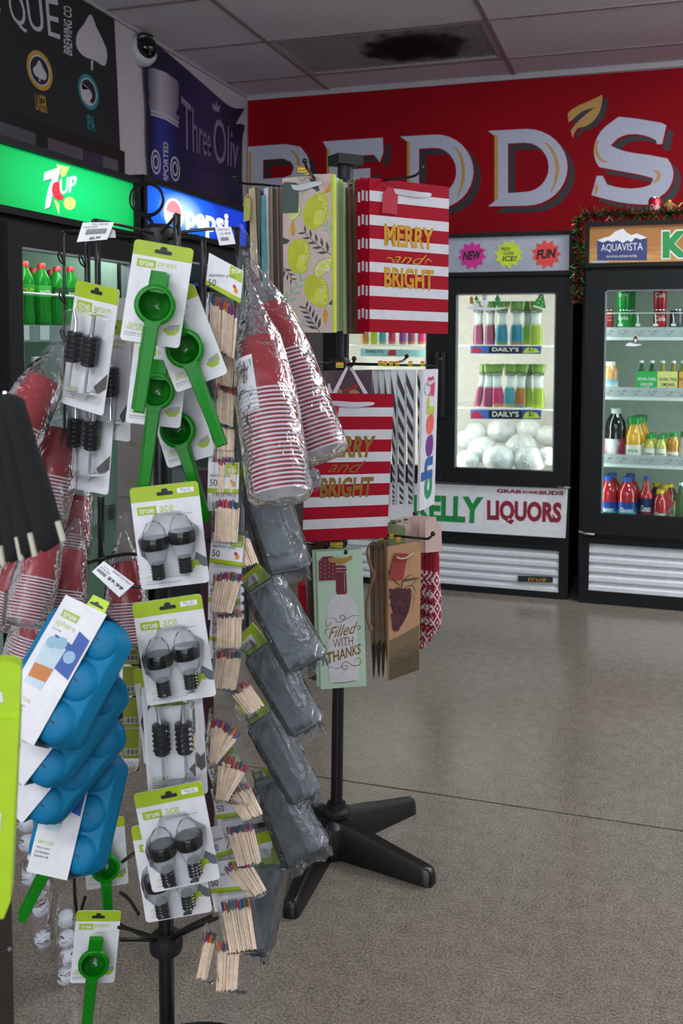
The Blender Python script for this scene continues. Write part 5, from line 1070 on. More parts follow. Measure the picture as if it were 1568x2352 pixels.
# kraft grape bags
q6 = C5((870, 315), (1185, 260), (1165, 1480), (880, 1585)); f6 = facing(891, 1256, 2.36, 42)
b6 = bag('grape_wine_bag', f6, q6, KRAFT, 'brown kraft wine bag printed with a bunch of grapes and vineyard rows')
GR = M('grape_print', '#4e1f2a', .6, vary=.3, scale=90); GR2 = M('grape_dark_print', '#38151e', .6); HILL = ramp_mat('vineyard_print', [(0, '#3c3426'), (.45, '#574a34'), (.55, '#463c2a'), (1, '#6a5a3e')], .7, axis=2, lo=-.3, hi=-.2, noise=1.2, nscale=8, stretch=(3, 1, 30)); TWIG = M('twig_print', '#4a3c2a', .7)
pxs(b6, f6, HILL, 'vineyard_print', -.0006, C5((885, 1200), (960, 1165), (1060, 1110), (1166, 1050), (1165, 1478), (882, 1582)))
pxs(b6, f6, GR2, 'grape_bunch_ground', -.0007, catmull(C5((905, 740), (990, 705), (1080, 740), (1085, 830), (1060, 940), (1010, 1040), (950, 1112), (928, 1080), (935, 980), (900, 880)), 4, True))
rr = random.Random(5); gm = MB()
for k in range(190):
    t = rr.random(); y0 = 720+t*380; wv = 92*(1-t)**.8+14; xc = 990-45*t; x = xc+rr.uniform(-wv, wv)
    gm.cur = k % 2; px_sheet(gm, f6, circ(*C5((x, y0))[0], 3.6, 4.2, 8), -.0008-.000004*k)
gm.build('grape_bunch_print', [GR, GR2], b6)['kind'] = 'stuff'
for pts, w in ((((860, 535), (920, 620), (980, 680)), .004), (((1000, 700), (1010, 640), (1060, 625), (1165, 610)), .006), (((1010, 640), (1060, 590), (1100, 580)), .002), (((1020, 700), (1100, 680), (1140, 760)), .002), (((900, 780), (930, 710), (1000, 690)), .002), (((1090, 740), (1120, 800), (1100, 900)), .0016), (((1060, 700), (1130, 640), (1110, 600)), .0014)):
    mb = MB(); stroke(mb, f6.poly(catmull(C5(*pts), 5), -.0012), w, -.0012); mb.build('vine_print', TWIG, b6)
px_prism(MB(), f6, C5((935, 372), (1060, 378), (1012, 625), (880, 620)), -.005, -.004).build('gift_tag', M('brick_red_tag', '#8c3028', .6), b6)
mb = MB(); mb.tube([(x, -.008-.004*math.sin(i/10*3.14), z) for i, (x, z) in enumerate(f6.poly(catmull(C5((950, 410), (980, 425), (1040, 415), (1120, 370)), 4), -.008))], .0026, 6); mb.build('rope_handle', M('cream_rope', '#c2ad94', .9, bump=.5, bscale=400), b6, 60)
for k, (a, b, c) in enumerate(((700, 760, 740), (735, 800, 790), (790, 842, 830), (830, 880, 885))):
    fr = facing(a/4.126+680, 1262, 2.50-.03*k, 0); o = thing('grape_wine_bag', fr, 'brown kraft wine bag seen edge on behind the grape print bag', 'gift bag', 'kraft wine bags seen edge on')
    px_prism(MB(), fr, C5((a, 320-8*k), (b, 300-8*k), (c, 1540-10*k), (c-10, 1560), (a+15, 1300)), 0, .05).build('bag_side', M('kraft_side', '#7a5f47', .7, vary=.15, scale=30), o)
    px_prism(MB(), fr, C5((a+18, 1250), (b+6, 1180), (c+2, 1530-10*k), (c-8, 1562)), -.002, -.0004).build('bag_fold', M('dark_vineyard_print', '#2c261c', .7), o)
    px_prism(MB(), fr, C5((a+30, 560), (b-8, 520), (b-14, 620), (a+26, 640)), -.003, -.002).build('gift_tag', M('brick_red_tag', '#8c3028', .6), o)
fr = facing(845, 1290, 2.36, 0); o = thing('rope_cord', fr, 'twisted jute rope handle hanging loose beside the mint bag', 'cord'); mb = MB()
for off in (0, 9): mb.tube([(x, 0, z) for x, z in fr.poly(catmull(C5((790, 320), (740, 270), (690, 300), (670+off, 380), (700+off, 500), (735+off, 580), (690+off, 720), (660+off, 880), (670+off, 1010), (705+off, 1085)), 5), 0)], .0028, 6)
mb.build('rope', M('jute_rope', '#8a7256', .9, bump=.5, bscale=400), o, 60); MB().ball((fr.L(*C5((705, 1085))[0])[0], 0, fr.L(*C5((705, 1085))[0])[1]), .007, 8, 6).build('knot', M('jute_rope', '#8a7256', .9), o)
# knit wine sleeves on header cards
KNIT = bpy.data.materials.new('red_white_knit'); KNIT.use_nodes = True
def _knit(m):
    nt = m.node_tree; b = nt.nodes['Principled BSDF']; tc = node(nt, 'ShaderNodeTexCoord'); sx = node(nt, 'ShaderNodeSeparateXYZ'); nt.links.new(tc.outputs['Object'], sx.inputs[0])
    def math_(op, a, b_=None):
        n = node(nt, 'ShaderNodeMath', operation=op)
        for i, q in enumerate((a, b_)):
            if q is None: continue
            if isinstance(q, (int, float)): n.inputs[i].default_value = q
            else: nt.links.new(q, n.inputs[i])
        return n.outputs[0]
    fx = math_('ABSOLUTE', math_('SUBTRACT', math_('FRACT', math_('MULTIPLY', sx.outputs[0], 44)), .5)); fz_ = math_('ABSOLUTE', math_('SUBTRACT', math_('FRACT', math_('MULTIPLY', sx.outputs[2], 26)), .5))
    d = math_('ADD', fx, fz_); w = math_('LESS_THAN', math_('ABSOLUTE', math_('SUBTRACT', d, .5)), .10); w2 = math_('LESS_THAN', d, .16)
    vo = node(nt, 'ShaderNodeTexVoronoi'); vo.inputs['Scale'].default_value = 170; nt.links.new(tc.outputs['Object'], vo.inputs['Vector'])
    spk = math_('LESS_THAN', vo.outputs['Distance'], .30); q = math_('MAXIMUM', math_('MAXIMUM', w, w2), math_('MULTIPLY', spk, math_('GREATER_THAN', fx, .25)))
    zm = math_('LESS_THAN', sx.outputs[2], -.15); q = math_('MULTIPLY', q, zm)
    mx = node(nt, 'ShaderNodeMix', data_type='RGBA'); nt.links.new(q, mx.inputs[0]); mx.inputs[6].default_value = lin('#8e0c22'); mx.inputs[7].default_value = lin('#d2c8c8'); nt.links.new(mx.outputs[2], b.inputs['Base Color']); b.inputs['Roughness'].default_value = .9
    bp = node(nt, 'ShaderNodeBump'); bp.inputs['Strength'].default_value = .6; bp.inputs['Distance'].default_value = .003; nt.links.new(vo.outputs['Distance'], bp.inputs['Height']); nt.links.new(bp.outputs[0], b.inputs['Normal'])
_knit(KNIT)
PINKC = M('pale_pink_card', '#c4aba0', .5)
for k in range(4):
    u0 = 966+11*k; fr = facing(u0, 1190, 2.55+.05*(3-k)*.6, 35)
    o = thing('knit_wine_sleeve', fr, 'red and white snowflake knit bottle sleeve hanging on a pale card', 'bottle sleeve', 'knit bottle sleeves on pale cards')
    hx = u0-8+2*k; px_prism(MB(), fr, [(hx-22, 1192+k), (hx-6, 1184+k), (hx+4, 1184+k), (hx+6, 1202), (hx+16, 1204), (hx+18, 1266), (hx-20, 1270)], 0, .002).build('header_card', PINKC, o)
    L = fr.L; prof = [(970+11*k-6, 1260), (972+11*k, 1320), (974+11*k, 1400), (974+11*k, 1480-12*k)]
    x, z0 = L(972+10*k, 1262, .01); z1 = L(972+10*k, 1492-14*k, .01)[1]; h = z0-z1
    MB().lathe([(.007, 0), (.011, -.02), (.012, -.35*h), (.0145, -.37*h), (.019, -.6*h), (.020, -.88*h), (.014, -.97*h), (.002, -h)], 18, M=Matrix.Translation((x, .012, z0)) @ Matrix.Diagonal((1, .6, 1, 1))).build('knit_sleeve', KNIT, o, 60)
for k in range(3):
    fr = facing(900+12*k, 1200, 2.50+.03*k, 30); o = thing('header_card', fr, 'pale carded accessory hanging above the kraft bags' if k else 'sage green carded accessory hanging above the kraft bags', 'hang card', 'hang cards above the kraft bags' if k else None)
    a = 870+k*60; px_prism(MB(), fr, C5((a, 110-20*k), (a+30, 60-15*k), (a+80, 60-15*k), (a+90, 110-15*k), (a+150, 112-12*k), (a+166, 140), (a+166, 330), (a, 330)), 0, .002).build('card', PINKC if k else M('sage_card', '#6f7c58', .5), o)
    px_prism(MB(), fr, C5((a+36, 80-15*k), (a+66, 80-15*k), (a+66, 92-15*k), (a+36, 92-15*k)), -.0012, -.0004).build('hang_slot', INK, o)
# weathered wood bag half hidden by the trays
fr = facing(722, 1300, 2.50, 0); o = thing('wood_print_bag', fr, 'weathered wood print wine bag half hidden behind the mint bag', 'gift bag'); px_prism(MB(), fr, C5((105, 260), (260, 262), (262, 1600), (108, 1560)), 0, .01).build('bag_panel', ramp_mat('weathered_planks', [(0, '#2c2119'), (.4, '#4f4034'), (.55, '#6e665c'), (1, '#3d3026')], .7, axis=0, lo=-.05, hi=.05, noise=1, nscale=5, stretch=(10, 1, 1.5)), o); px_prism(MB(), fr, C5((140, 300), (160, 300), (162, 1580), (146, 1570)), -.001, -.0003).build('plank_gap', M('rust_gap', '#4a2a14', .8), o)
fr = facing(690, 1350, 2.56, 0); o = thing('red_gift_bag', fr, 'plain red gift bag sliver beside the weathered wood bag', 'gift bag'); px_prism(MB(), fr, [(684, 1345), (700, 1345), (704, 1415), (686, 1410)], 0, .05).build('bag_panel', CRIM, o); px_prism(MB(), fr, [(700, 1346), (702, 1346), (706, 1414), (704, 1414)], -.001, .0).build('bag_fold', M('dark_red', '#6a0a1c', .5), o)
# yellow price flags on the hooks
PY = M('yellow_price_paper', '#d8c81e', .5); PR = M('orange_red_strip', '#d0541e', .5)
for k, (u, v, d) in enumerate(((693, 388, 2.30), (705, 393, 2.29), (780, 837, 2.36), (873, 834, 2.50), (884, 835, 2.50), (898, 835, 2.49), (912, 835, 2.49), (942, 835, 2.48), (970, 835, 2.47), (767, 1250, 2.34), (778, 1250, 2.335), (899, 1229, 2.46), (915, 1238, 2.44), (876, 1238, 2.5))):
    fr = facing(u, v, d-.015, 10); sc = 1.7 if (v > 1240 or u in (780, 693)) else 1.0
    o = thing('price_flag', fr, 'small yellow price flag clipped to a rack hook', 'price tag', 'yellow price flags on the gift rack hooks')
    MB().span(-.0055*sc, .0055*sc, 0, .001, -.008, .006).build('paper', PY, o); MB().span(-.0055*sc, .0055*sc, -.0006, -.0001, .003, .006).build('colour_strip', PR, o)
    mb = MB(); put_text(mb, '$4.99', -.0045*sc, .0045*sc, -.006, -.0015, -.0006, .02); mb.build('lettering', INK, o)
# ================================================================ bar accessory rack
D1 = 1.751
AX, AY = -.848, 1.567
ra = thing('accessory_rack', Matrix.Translation((AX, AY, 0)), 'black wire spinner rack hung with bar accessories', 'display rack')
ia = ra.matrix_world.inverted()
def wl_(pts): return [tuple(ia @ P(u, v, d)) for u, v, d in pts]
pz1 = (ia @ P(365, 515, D1)).z
MB().tube([(0, 0, .01), (0, 0, pz1)], .0145, 20).build('pole', BLACK, ra, 40)
for v in (545, 1290, 1800, 2165):
    z = (ia @ P(378, v, D1)).z; MB().lathe([(.020, -.022), (.030, -.014), (.032, .0), (.030, .014), (.020, .022)], 20, c=(0, 0, z)).build('tier_collar', BLACKM, ra, 40)
for k in range(2):
    c = ia @ P(337+k*3, 458, D1-.02+.02*k); mb = MB()
    mb.tube([tuple(c+Vector((math.cos(t)*RH.x, math.cos(t)*RH.y, math.sin(t)))*.030*(1-.10*k)) for t in [-1.57+2*math.pi*q/28 for q in range(29)]]+[(0, 0, pz1-.02)], .0022, 6); mb.build('top_ring', WIRE, ra, 60)
_z = (ia @ P(340, 2342, D1+.3)).z
_db = ia @ (onz(470, 2334, .02)-FH*.19)
MB().lathe([(.188, 0), (.19, .008), (.18, .016), (.05, .028), (.02, .034)], 48, c=(_db.x, _db.y, 0)).build('disc_base', M('dark_gloss_base', '#0d1414', .18), ra, 50)
def wire(pts, r=.0026, knob=False, name='rack_wire', smooth=True):
    MB().tube(catmull(wl_(pts), 4) if smooth else wl_(pts), r, 6).build(name, WIRE, ra, 60)
# top arms with their uprights
for pts in ([(365, 545, D1), (250, 532, 1.70), (150, 531, 1.64), (147, 536, 1.64)], [(365, 552, D1), (250, 540, 1.69), (152, 536, 1.65)], [(365, 540, D1), (290, 520, 1.62), (222, 506, 1.56), (214, 512, 1.56)], [(365, 548, D1), (440, 530, 1.73), (540, 524, 1.72), (548, 530, 1.72)], [(365, 552, D1), (440, 542, 1.68), (462, 548, 1.66), (466, 556, 1.66)], [(365, 540, D1), (400, 500, 1.58), (404, 492, 1.55), (406, 500, 1.54)], [(365, 550, D1), (340, 560, 1.88), (300, 565, 1.98)]):
    wire(pts, .0030, name='top_arm')
for u, v0, v1, d, r in ((147, 532, 985, 1.64, .0024), (200, 545, 660, 1.60, .005), (224, 545, 670, 1.57, .005), (466, 550, 760, 1.66, .006), (545, 528, 640, 1.72, .005), (232, 1140, 1330, 1.72, .006), (406, 492, 578, 1.54, .0062)):
    wire([(u, v0, d), (u+.3, (v0+v1)/2, d), (u+1, v1, d)], r, name='upright')
for u, v, d in ((142, 600, 1.64), (190, 606, 1.60), (145, 690, 1.64), (148, 777, 1.64)):
    wire([(u+6, v+8, d), (u-4, v, d-.02), (u-9, v-14, d-.03), (u-5, v-20, d-.03), (u+1, v-6, d-.02), (u+6, v+6, d)], .0014, name='hook_loop')
for pts in ([(378, 1285, D1), (300, 1272, 1.72), (235, 1283, 1.68), (205, 1292, 1.64)], [(378, 1345, D1), (340, 1349, 1.72), (290, 1345, 1.68)], [(378, 1290, D1), (430, 1250, 1.7), (520, 1240, 1.7), (560, 1262, 1.66)], [(378, 1950, D1), (320, 1955, 1.7), (280, 1980, 1.7)], [(378, 2165, D1), (330, 2150, 1.86), (250, 2110, 1.98)], [(378, 2160, D1), (320, 2158, 1.70), (275, 2158, 1.68)], [(378, 2160, D1), (300, 2135, 1.8), (272, 2130, 1.82)], [(378, 2165, D1), (430, 2130, 1.70), (490, 2102, 1.66)], [(378, 2170, D1), (430, 2140, 1.72), (500, 2108, 1.70)], [(170, 1985, 1.9), (172, 2060, 1.9), (180, 2105, 1.9), (196, 2060, 1.9)], [(318, 2100, 1.75), (295, 2065, 1.8), (276, 2050, 1.82)]):
    wire(pts, .0034, name='tier_arm')
wire([(378, 1470, D1), (200, 1480, 1.9), (60, 1500, 2.0), (58, 1530, 2.0)], .003, name='tier_arm')
# -------- cards, shared pieces
LIMEB = M('lime_card_band', '#9fb81c', .45); GRC = M('bright_green_enamel', '#007a06', .3, spec=.2, coat=.16, vary=.03); GRI = M('green_bowl_enamel', '#006006', .22, coat=.15, vary=.03); CARD = M('white_product_card', '#dcdcdf', .42); GTX = M('lime_lettering', '#b3c552', .5); STK = M('white_sticker', '#e9eaec', .5)
BLIS = film('clear_blister', '#fbfcfd', .012, .16, .10, 30, .05); BAGF = film('clear_bag_film', '#f6f6f8', .045, .2, .75, 30, .12); BAGT = film('thin_bag_film', '#fcfcfc', .015, .12, .4, 24, .10)
def card(o, w, z1, z0, band, mat=CARD, r=.006, slot=True):
    MB().prism(rrect(-w/2, w/2, z0, z1, r), 0, .0012).build('backing_card', mat, o)
    top = rrect(-w/2, w/2, z1-.03, z1, r)[:10]
    MB().sheet(top[:10]+[(-w/2, z1-band), (w/2, z1-band)], -.0003).build('colour_band', LIMEB, o)
    if slot: MB().sheet(rrect(-.013, .013, -.003, .003, .0029), -.0006).build('hang_slot', INK, o); MB().sheet(rrect(-.005, .005, -.001, .008, .003), -.0007).build('slot_notch', INK, o)
def logo(o, x, z, w, h, word, x2, w2):
    b = MB().sheet([(x, z-h), (x+w, z-h), (x+w, z), (x, z)], -.0005).build('logo_box', LIMEB, o); mb = MB(); put_text(mb, 'true', x+w*.12, x+w*.88, z-h*.82, z-h*.2, -.0008, .02); mb.build('lettering', CARD, b)
    if word: mb = MB(); put_text(mb, word, x2, x2+w2, z-h*.85, z-h*.1, -.0006); mb.build('lettering', GTX, o)
def lines(o, x, z, ws, hh, mat=DARKTXT, words=('Enamelled steel', 'Squeezes citrus')):
    mb = MB()
    for k, w in enumerate(ws): put_text(mb, words[k % len(words)], x, x+w, z-k*hh*1.7-hh, z-k*hh*1.7, -.0006)
    mb.build('lettering', mat, o)
def squeezer():
    o = thing('citrus_squeezer', Matrix.Identity(4), 'x', 'citrus squeezer')
    w = .088; card(o, w, .013, -.138, .022)
    logo(o, -.036, -.014, .028, .012, 'press', -.005, .028); lines(o, .0, -.030, (.018,), .0028, words=('Lime Juicer',))
    mb = MB(); put_text(mb, 'SQUEEZE\nWITH EASE', -.038, -.012, -.121, -.110, -.0006, .01); mb.build('lettering', GTX, o); lines(o, -.039, -.124, (.026, .028), .0022)
    MB().sheet([(.016, -.112), (.030, -.106), (.040, -.104), (.040, -.112), (.034, -.120), (.024, -.121), (.019, -.117)], -.0005).build('lime_picture', LIMEB, o)
    MB().sheet([(.022, -.107), (.040, -.102), (.040, -.106), (.030, -.114), (.024, -.112)], -.0007).build('press_picture', M('grey_picture', '#9aa0a2', .5), o)
    # front cup: flat rim, deep bowl
    R1, R2 = .0305, .0235; n = 36
    prof = [(R1*.9, .0), (R1, .006), (R1*.98, .011), (R1*.9, .013), (R2, .0125), (R2*.96, .009), (R2*.85, .001), (R2*.6, -.008), (R2*.3, -.013), (.0005, -.0145)]
    MB().lathe(prof[:5], n, M=Matrix.Translation((0, -.020, -.080)) @ Matrix.Rotation(math.radians(90), 4, 'X'), caps=False).build('cup_rim', GRC, o, 50)
    MB().lathe(prof[4:], n, M=Matrix.Translation((0, -.020, -.080)) @ Matrix.Rotation(math.radians(90), 4, 'X'), caps=False).build('juice_bowl', GRI, o, 60)
    def bar(name, pts, y0, y1, bev=.003):
        m = MB(); c = [(x, z) for x, z in pts]; cx = sum(p[0] for p in c)/len(c); cz = sum(p[1] for p in c)/len(c); ym = (y0+y1)/2
        ins = [(cx+(x-cx)*.8, cz+(z-cz)*.975) for x, z in c]; k = len(c)
        vs = [(x, y1, z) for x, z in c]+[(x, y0+bev, z) for x, z in c]+[(x, y0, z) for x, z in ins]
        fs = [tuple(range(2*k, 3*k)), tuple(range(k-1, -1, -1))]+[(i, (i+1) % k, k+(i+1) % k, k+i) for i in range(k)]+[(k+i, k+(i+1) % k, 2*k+(i+1) % k, 2*k+i) for i in range(k)]
        return m.add(vs, fs).build(name, GRC, o, 35)
    bar('hinge_tab', [(-.014, -.062), (.014, -.062), (.015, -.035), (.011, -.030), (-.013, -.030)], -.030, -.016)
    bar('handle', [(-.008, -.240), (.008, -.240), (.0105, -.112), (.015, -.103), (-.015, -.103), (-.0105, -.112)], -.034, -.020)
    bar('rear_handle', [(-.0125, -.237), (.0035, -.237), (.0085, -.112), (-.013, -.112)], -.018, -.007)
    MB().tube([(-.0135, -.0345, -.112), (0, -.0352, -.114), (.0135, -.0345, -.112)], .0007, 5).build('twist_tie', BLIS, o)
    return o
sq0 = squeezer()
SQ = [(375, 580, 1.44, 10, 9, 'green citrus squeezer on the topmost card of the front hooks', 0), (391, 690, 1.50, -4, -21, 'green citrus squeezer card swung sideways, second on the front hooks', 0), (373, 783, 1.55, 8, 7, 'green citrus squeezer hanging below the topmost squeezer card', 0), (386, 880, 1.61, -6, -17, 'green citrus squeezer swung sideways just above the stopper cards', 0), (237, 1895, 1.98, 12, -3, 'green citrus squeezer hanging behind the blue ice trays', 3), (226, 2106, 1.86, 10, 6, 'lowest green citrus squeezer, cut by its dangling handle', 0), (178, 1850, 1.88, 10, 27, 'green citrus squeezer tilted so only its handle shows below the blue trays', 0)]
for k, (u, v, d, yw, rl, lab, _) in enumerate(SQ):
    f = facing(u, v, d, yw, rl)
    if k == 0: sq0.matrix_world = f.M; sq0['label'] = lab
    else: copy_thing(sq0, f, lab)
def stopper():
    o = thing('stopper_card', Matrix.Identity(4), 'x', 'stopper card'); w = .108; card(o, w, .014, -.150, .024)
    logo(o, -.046, -.018, .030, .013, 'ace', -.011, .022); lines(o, -.010, -.034, (.05,), .0024, words=('1 oz. measured pourers',))
    mb = MB(); put_text(mb, 'LET IT POUR', -.044, -.018, -.134, -.129, -.0006, .01); mb.build('lettering', GTX, o); lines(o, -.044, -.137, (.014, .055), .0024, words=('1 oz pour', 'Measured spouts for liquor and wine'))
    b = MB().sheet([(.020, -.002), (.046, -.002), (.046, .006), (.020, .006)], -.0009).build('sell_by_sticker', STK, o); mb = MB(); put_text(mb, 'SELL BY', .024, .042, .002, .005, -.0012); put_text(mb, '12/21', .028, .042, -.001, .0015, -.0012); mb.build('lettering', DARKTXT, b)
    MB().sheet([(.038, -.098), (.054, -.110), (.054, -.124), (.046, -.122), (.034, -.112)], -.0006).build('bottle_picture', M('slate_picture', '#5d646a', .5), o); MB().sheet([(.030, -.110), (.040, -.112), (.042, -.122), (.036, -.120), (.030, -.128), (.028, -.126)], -.0007).build('lime_picture', LIMEB, o)
    RB = M('black_rubber_gloss', '#0b0d0e', .18)
    for s, dz in ((-1, -.002), (1, .004)):
        x = s*.0215; c = (x, -.019, dz)
        MB().lathe([(.0205, -.081), (.0215, -.079), (.0215, -.064), (.0205, -.062)], 24, c=c).build('stopper_ring', RB, o, 40)
        MB().lathe([(.0125, -.104), (.0165, -.092), (.018, -.081)], 18, c=c).build('clear_spout', film('milky_plastic', '#f4f6f8', .25, .06, .0, 1, .2), o, 50)
        MB().lathe([(.018, -.062), (.017, -.052), (.010, -.040), (.004, -.037)], 18, c=c).build('clear_dome', film('clear_dome_plastic', '#fbfcfd', .10, .06, .0, 1, .05), o, 50)
        MB().lathe([(r, z) for k in range(5) for r, z in ((.0100, -.129+k*.005), (.0112, -.1275+k*.005), (.0100, -.126+k*.005))]+[(.0100, -.102)], 16, c=c).build('ribbed_plug', RB, o, 30)
    out = [(-.044, -.088), (-.047, -.062), (-.028, -.046), (-.020, -.030), (.020, -.030), (.028, -.044), (.047, -.058), (.044, -.088), (.030, -.100), (.028, -.130), (-.028, -.130), (-.030, -.104)]
    k = len(out); m = MB(); vs = [(x, -.001, z) for x, z in out]+[(x*.95, -.036, -.08+(z+.08)*.94) for x, z in out]; m.add(vs, [(i, k+i, k+(i+1) % k, (i+1) % k) for i in range(k)]+[tuple(range(k, 2*k))]); m.build('blister', BLIS, o, 30)
    return o
st0 = stopper()
ST = [(378, 1133, 1.50, 4, -6, 'carded black bottle stoppers hanging right below the squeezers'), (385, 1395, 1.46, 2, -8, 'carded black bottle stoppers, middle card of the front hooks'), (388, 1828, 1.46, 4, -10, 'carded black bottle stoppers, lowest full card of the front hooks'), (380, 1905, 1.50, 4, -8, 'carded black bottle stoppers peeking out below the lowest full card'), (382, 1548, 1.56, 4, -6, 'carded black bottle stoppers mostly hidden behind the pour brush card')]
for k, (u, v, d, yw, rl, lab) in enumerate(ST):
    f = facing(u, v, d, yw, rl)
    if k == 0: st0.matrix_world = f.M; st0['label'] = lab
    else: copy_thing(st0, f, lab)
def pourer():
    o = thing('pourer_card', Matrix.Identity(4), 'x', 'pourer card'); w = .096; card(o, w, .013, -.195, .026)
    logo(o, -.040, -.018, .034, .014, 'prism', .0, .036); lines(o, -.004, -.034, (.034,), .0026, words=('liquor pourers',))
    mb = MB(); put_text(mb, 'LET IT POUR', -.040, -.014, -.166, -.161, -.0006, .01); mb.build('lettering', GTX, o); lines(o, -.040, -.170, (.016, .024, .020), .0026, words=('Set of 2', 'Smooth pour', 'Secure fit'))
    MB().sheet([(.020, -.152), (.047, -.125), (.047, -.150), (.028, -.166)], -.0006).build('bottle_picture', M('brown_grey_picture', '#5a5654', .5), o); MB().sheet([(.002, -.182), (.014, -.160), (.024, -.156), (.028, -.165), (.016, -.170)], -.0007).build('spout_picture', M('pale_grey_picture', '#aeb4b8', .5), o)
    RB = M('black_rubber_gloss', '#0b0d0e', .18)
    for s in (-1, 1):
        c = (s*.018, -.017, 0); pr = [(.0105, -.118), (.0125, -.116)]
        for k in range(5): pr += [(.0125, -.112+k*.008), (.0148, -.110+k*.008), (.0125, -.107+k*.008)]
        MB().lathe(pr+[(.014, -.073), (.014, -.069), (.008, -.067)], 18, c=c).build('ribbed_plug', RB, o, 30)
        MB().tube([(s*.018, -.017, -.068), (s*.019, -.018, -.050), (s*.023, -.022, -.030)], .0052, 12, .0030).build('chrome_spout', CHROME, o, 50)
        MB().tube([(s*.018, -.017, -.117), (s*.018, -.017, -.160)], .0024, 8).build('vent_tube', CHROME, o, 50)
    out = rrect(-.040, .040, -.166, -.028, .012, 3); k = len(out); m = MB(); vs = [(x, -.001, z) for x, z in out]+[(x*.88, -.033, -.097+(z+.097)*.92) for x, z in out]; m.add(vs, [(i, k+i, k+(i+1) % k, (i+1) % k) for i in range(k)]+[tuple(range(k, 2*k))]); m.build('blister', BLIS, o, 30)
    return o
po0 = pourer()
PO = [(222, 672, 1.56, -30, 11, 'carded chrome liquor pourers tilted below the price label'), (258, 752, 1.66, -40, 1, 'carded chrome liquor pourers, straight card behind the tilted one'), (214, 874, 1.66, -22, 6, 'lowest carded chrome liquor pourers of the stack over the red cups'), (392, 1556, 1.50, 2, -3, 'carded chrome liquor pourers wedged between two stopper cards')]
for k, (u, v, d, yw, rl, lab) in enumerate(PO):
    f = facing(u, v, d, yw, rl)
    if k == 0: po0.matrix_world = f.M; po0['label'] = lab
    else: copy_thing(po0, f, lab)
# -------- packs of appetizer picks
WOOD = M('pale_birch', '#f0dac0', .6, vary=.15, scale=90); TIPS = [M('tip_'+n, h, .4) for n, h in (('red', '#b01c34'), ('orange', '#e0702a'), ('teal', '#2a7a88'), ('purple', '#6a2a72'), ('green', '#2a6a3c'), ('blue', '#26407c'))]
def picks(u, v, d, w, h, fan, skew, roll, seed, lab, group, yaw=-18, header=True):
    """u,v: where the coloured tips' middle shows; w,h bunch size in metres"""
    f = facing(u, v, d, yaw, roll, -6); o = thing('pick_pack', f, lab, 'appetizer picks', group); r = random.Random(seed); mb = MB(); n = 34; sh = .42 if v < 760 else (.2 if v < 1000 else (.0 if v < 1300 else -.08))
    for k in range(n):
        t = (k+.5)/n-.5; yy = -.004-.004*r.random()-(.003 if k % 2 else 0); xt = t*w+r.uniform(-.001, .001); xb = t*w*(1-fan)+skew; zt = r.uniform(-.004, .002)-abs(fan)*h*.55*abs(t+(.25 if fan > .3 else 0)); zb = -h+r.uniform(-.0015, .002)
        a, b = Vector((xt, yy, zt-sh*xt)), Vector((xb, yy, zb-sh*xb)); m = a+(b-a)*.17; rad = .0011; mb.cur = 0
        mb.tube([m, b], rad, 4); mb.cur = 1+r.randrange(6); mb.tube([a, m], rad*1.15, 4)
    mb.build('wooden_picks', [WOOD]+TIPS, o)['kind'] = 'stuff'
    hw = w/2+.004
    MB().span(-hw, hw, -.0135, .001, -h-.003, .012).build('clear_sleeve', BAGT, o)
    if header:
        hy, hx = (-.0142, 0.0) if v < 700 else (.0015, -.012); o2 = o
        H = lambda L: [(x+hx, z-(sh*x if not hx else 0)) for x, z in L]
        MB().sheet(H([(-hw-.004, .010 if not hx else -.02), (hw+.002, .010 if not hx else -.02), (hw+.002, .062), (-hw-.004, .062)]), hy).build('header_card', CARD, o)
        MB().sheet(H([(-hw-.004, .010), (hw+.002, .010), (hw+.002, .018), (-hw-.004, .018)]), hy-.0003).build('colour_band', LIMEB, o)
        q = MB().sheet(H(rrect(hw-.022, hw+.001, .042, .061, .003)), hy-.0004).build('logo_box', LIMEB, o); t = MB(); put_text(t, 'true', hw-.019+hx, hw-.002+hx, .045, .053, hy-.0007, .02); t.build('lettering', CARD, q)
        t = MB(); put_text(t, 'appetizer picks', -hw+hx, hw-.012+hx, .036, .043, hy-.0004); t.build('lettering', INK, o); t = MB(); put_text(t, '50', -hw+hx, -hw+.014+hx, .022, .033, hy-.0004); t.build('lettering', INK, o)
        MB().sheet(H(circ(hw-.008, .026, .004, .005, 12)), hy-.0004).build('fruit_picture', M('orange_picture', '#d8862c', .5), o); MB().sheet(H(circ(hw-.011, .031, .003, .003, 10)), hy-.0005).build('cherry_picture', M('red_picture', '#b02a30', .5), o)
    return o
PG = 'packs of appetizer picks down the long hook'
PLAB = {1: 'narrow pack of picks directly under the pack with the full header', 2: 'narrow pack of picks beside the paper label of the bagged cups', 3: 'narrow pack of picks beside the rims of the bagged cups', 4: 'pack of picks at the end of the sideways squeezer handle', 5: 'straight pack of picks just above the first tilted pack', 7: 'pack of picks with slanting sticks just below the first tilted pack', 8: 'straight pack of picks beside the middle stopper card', 9: 'straight pack of picks just above the sideways swung pack'}
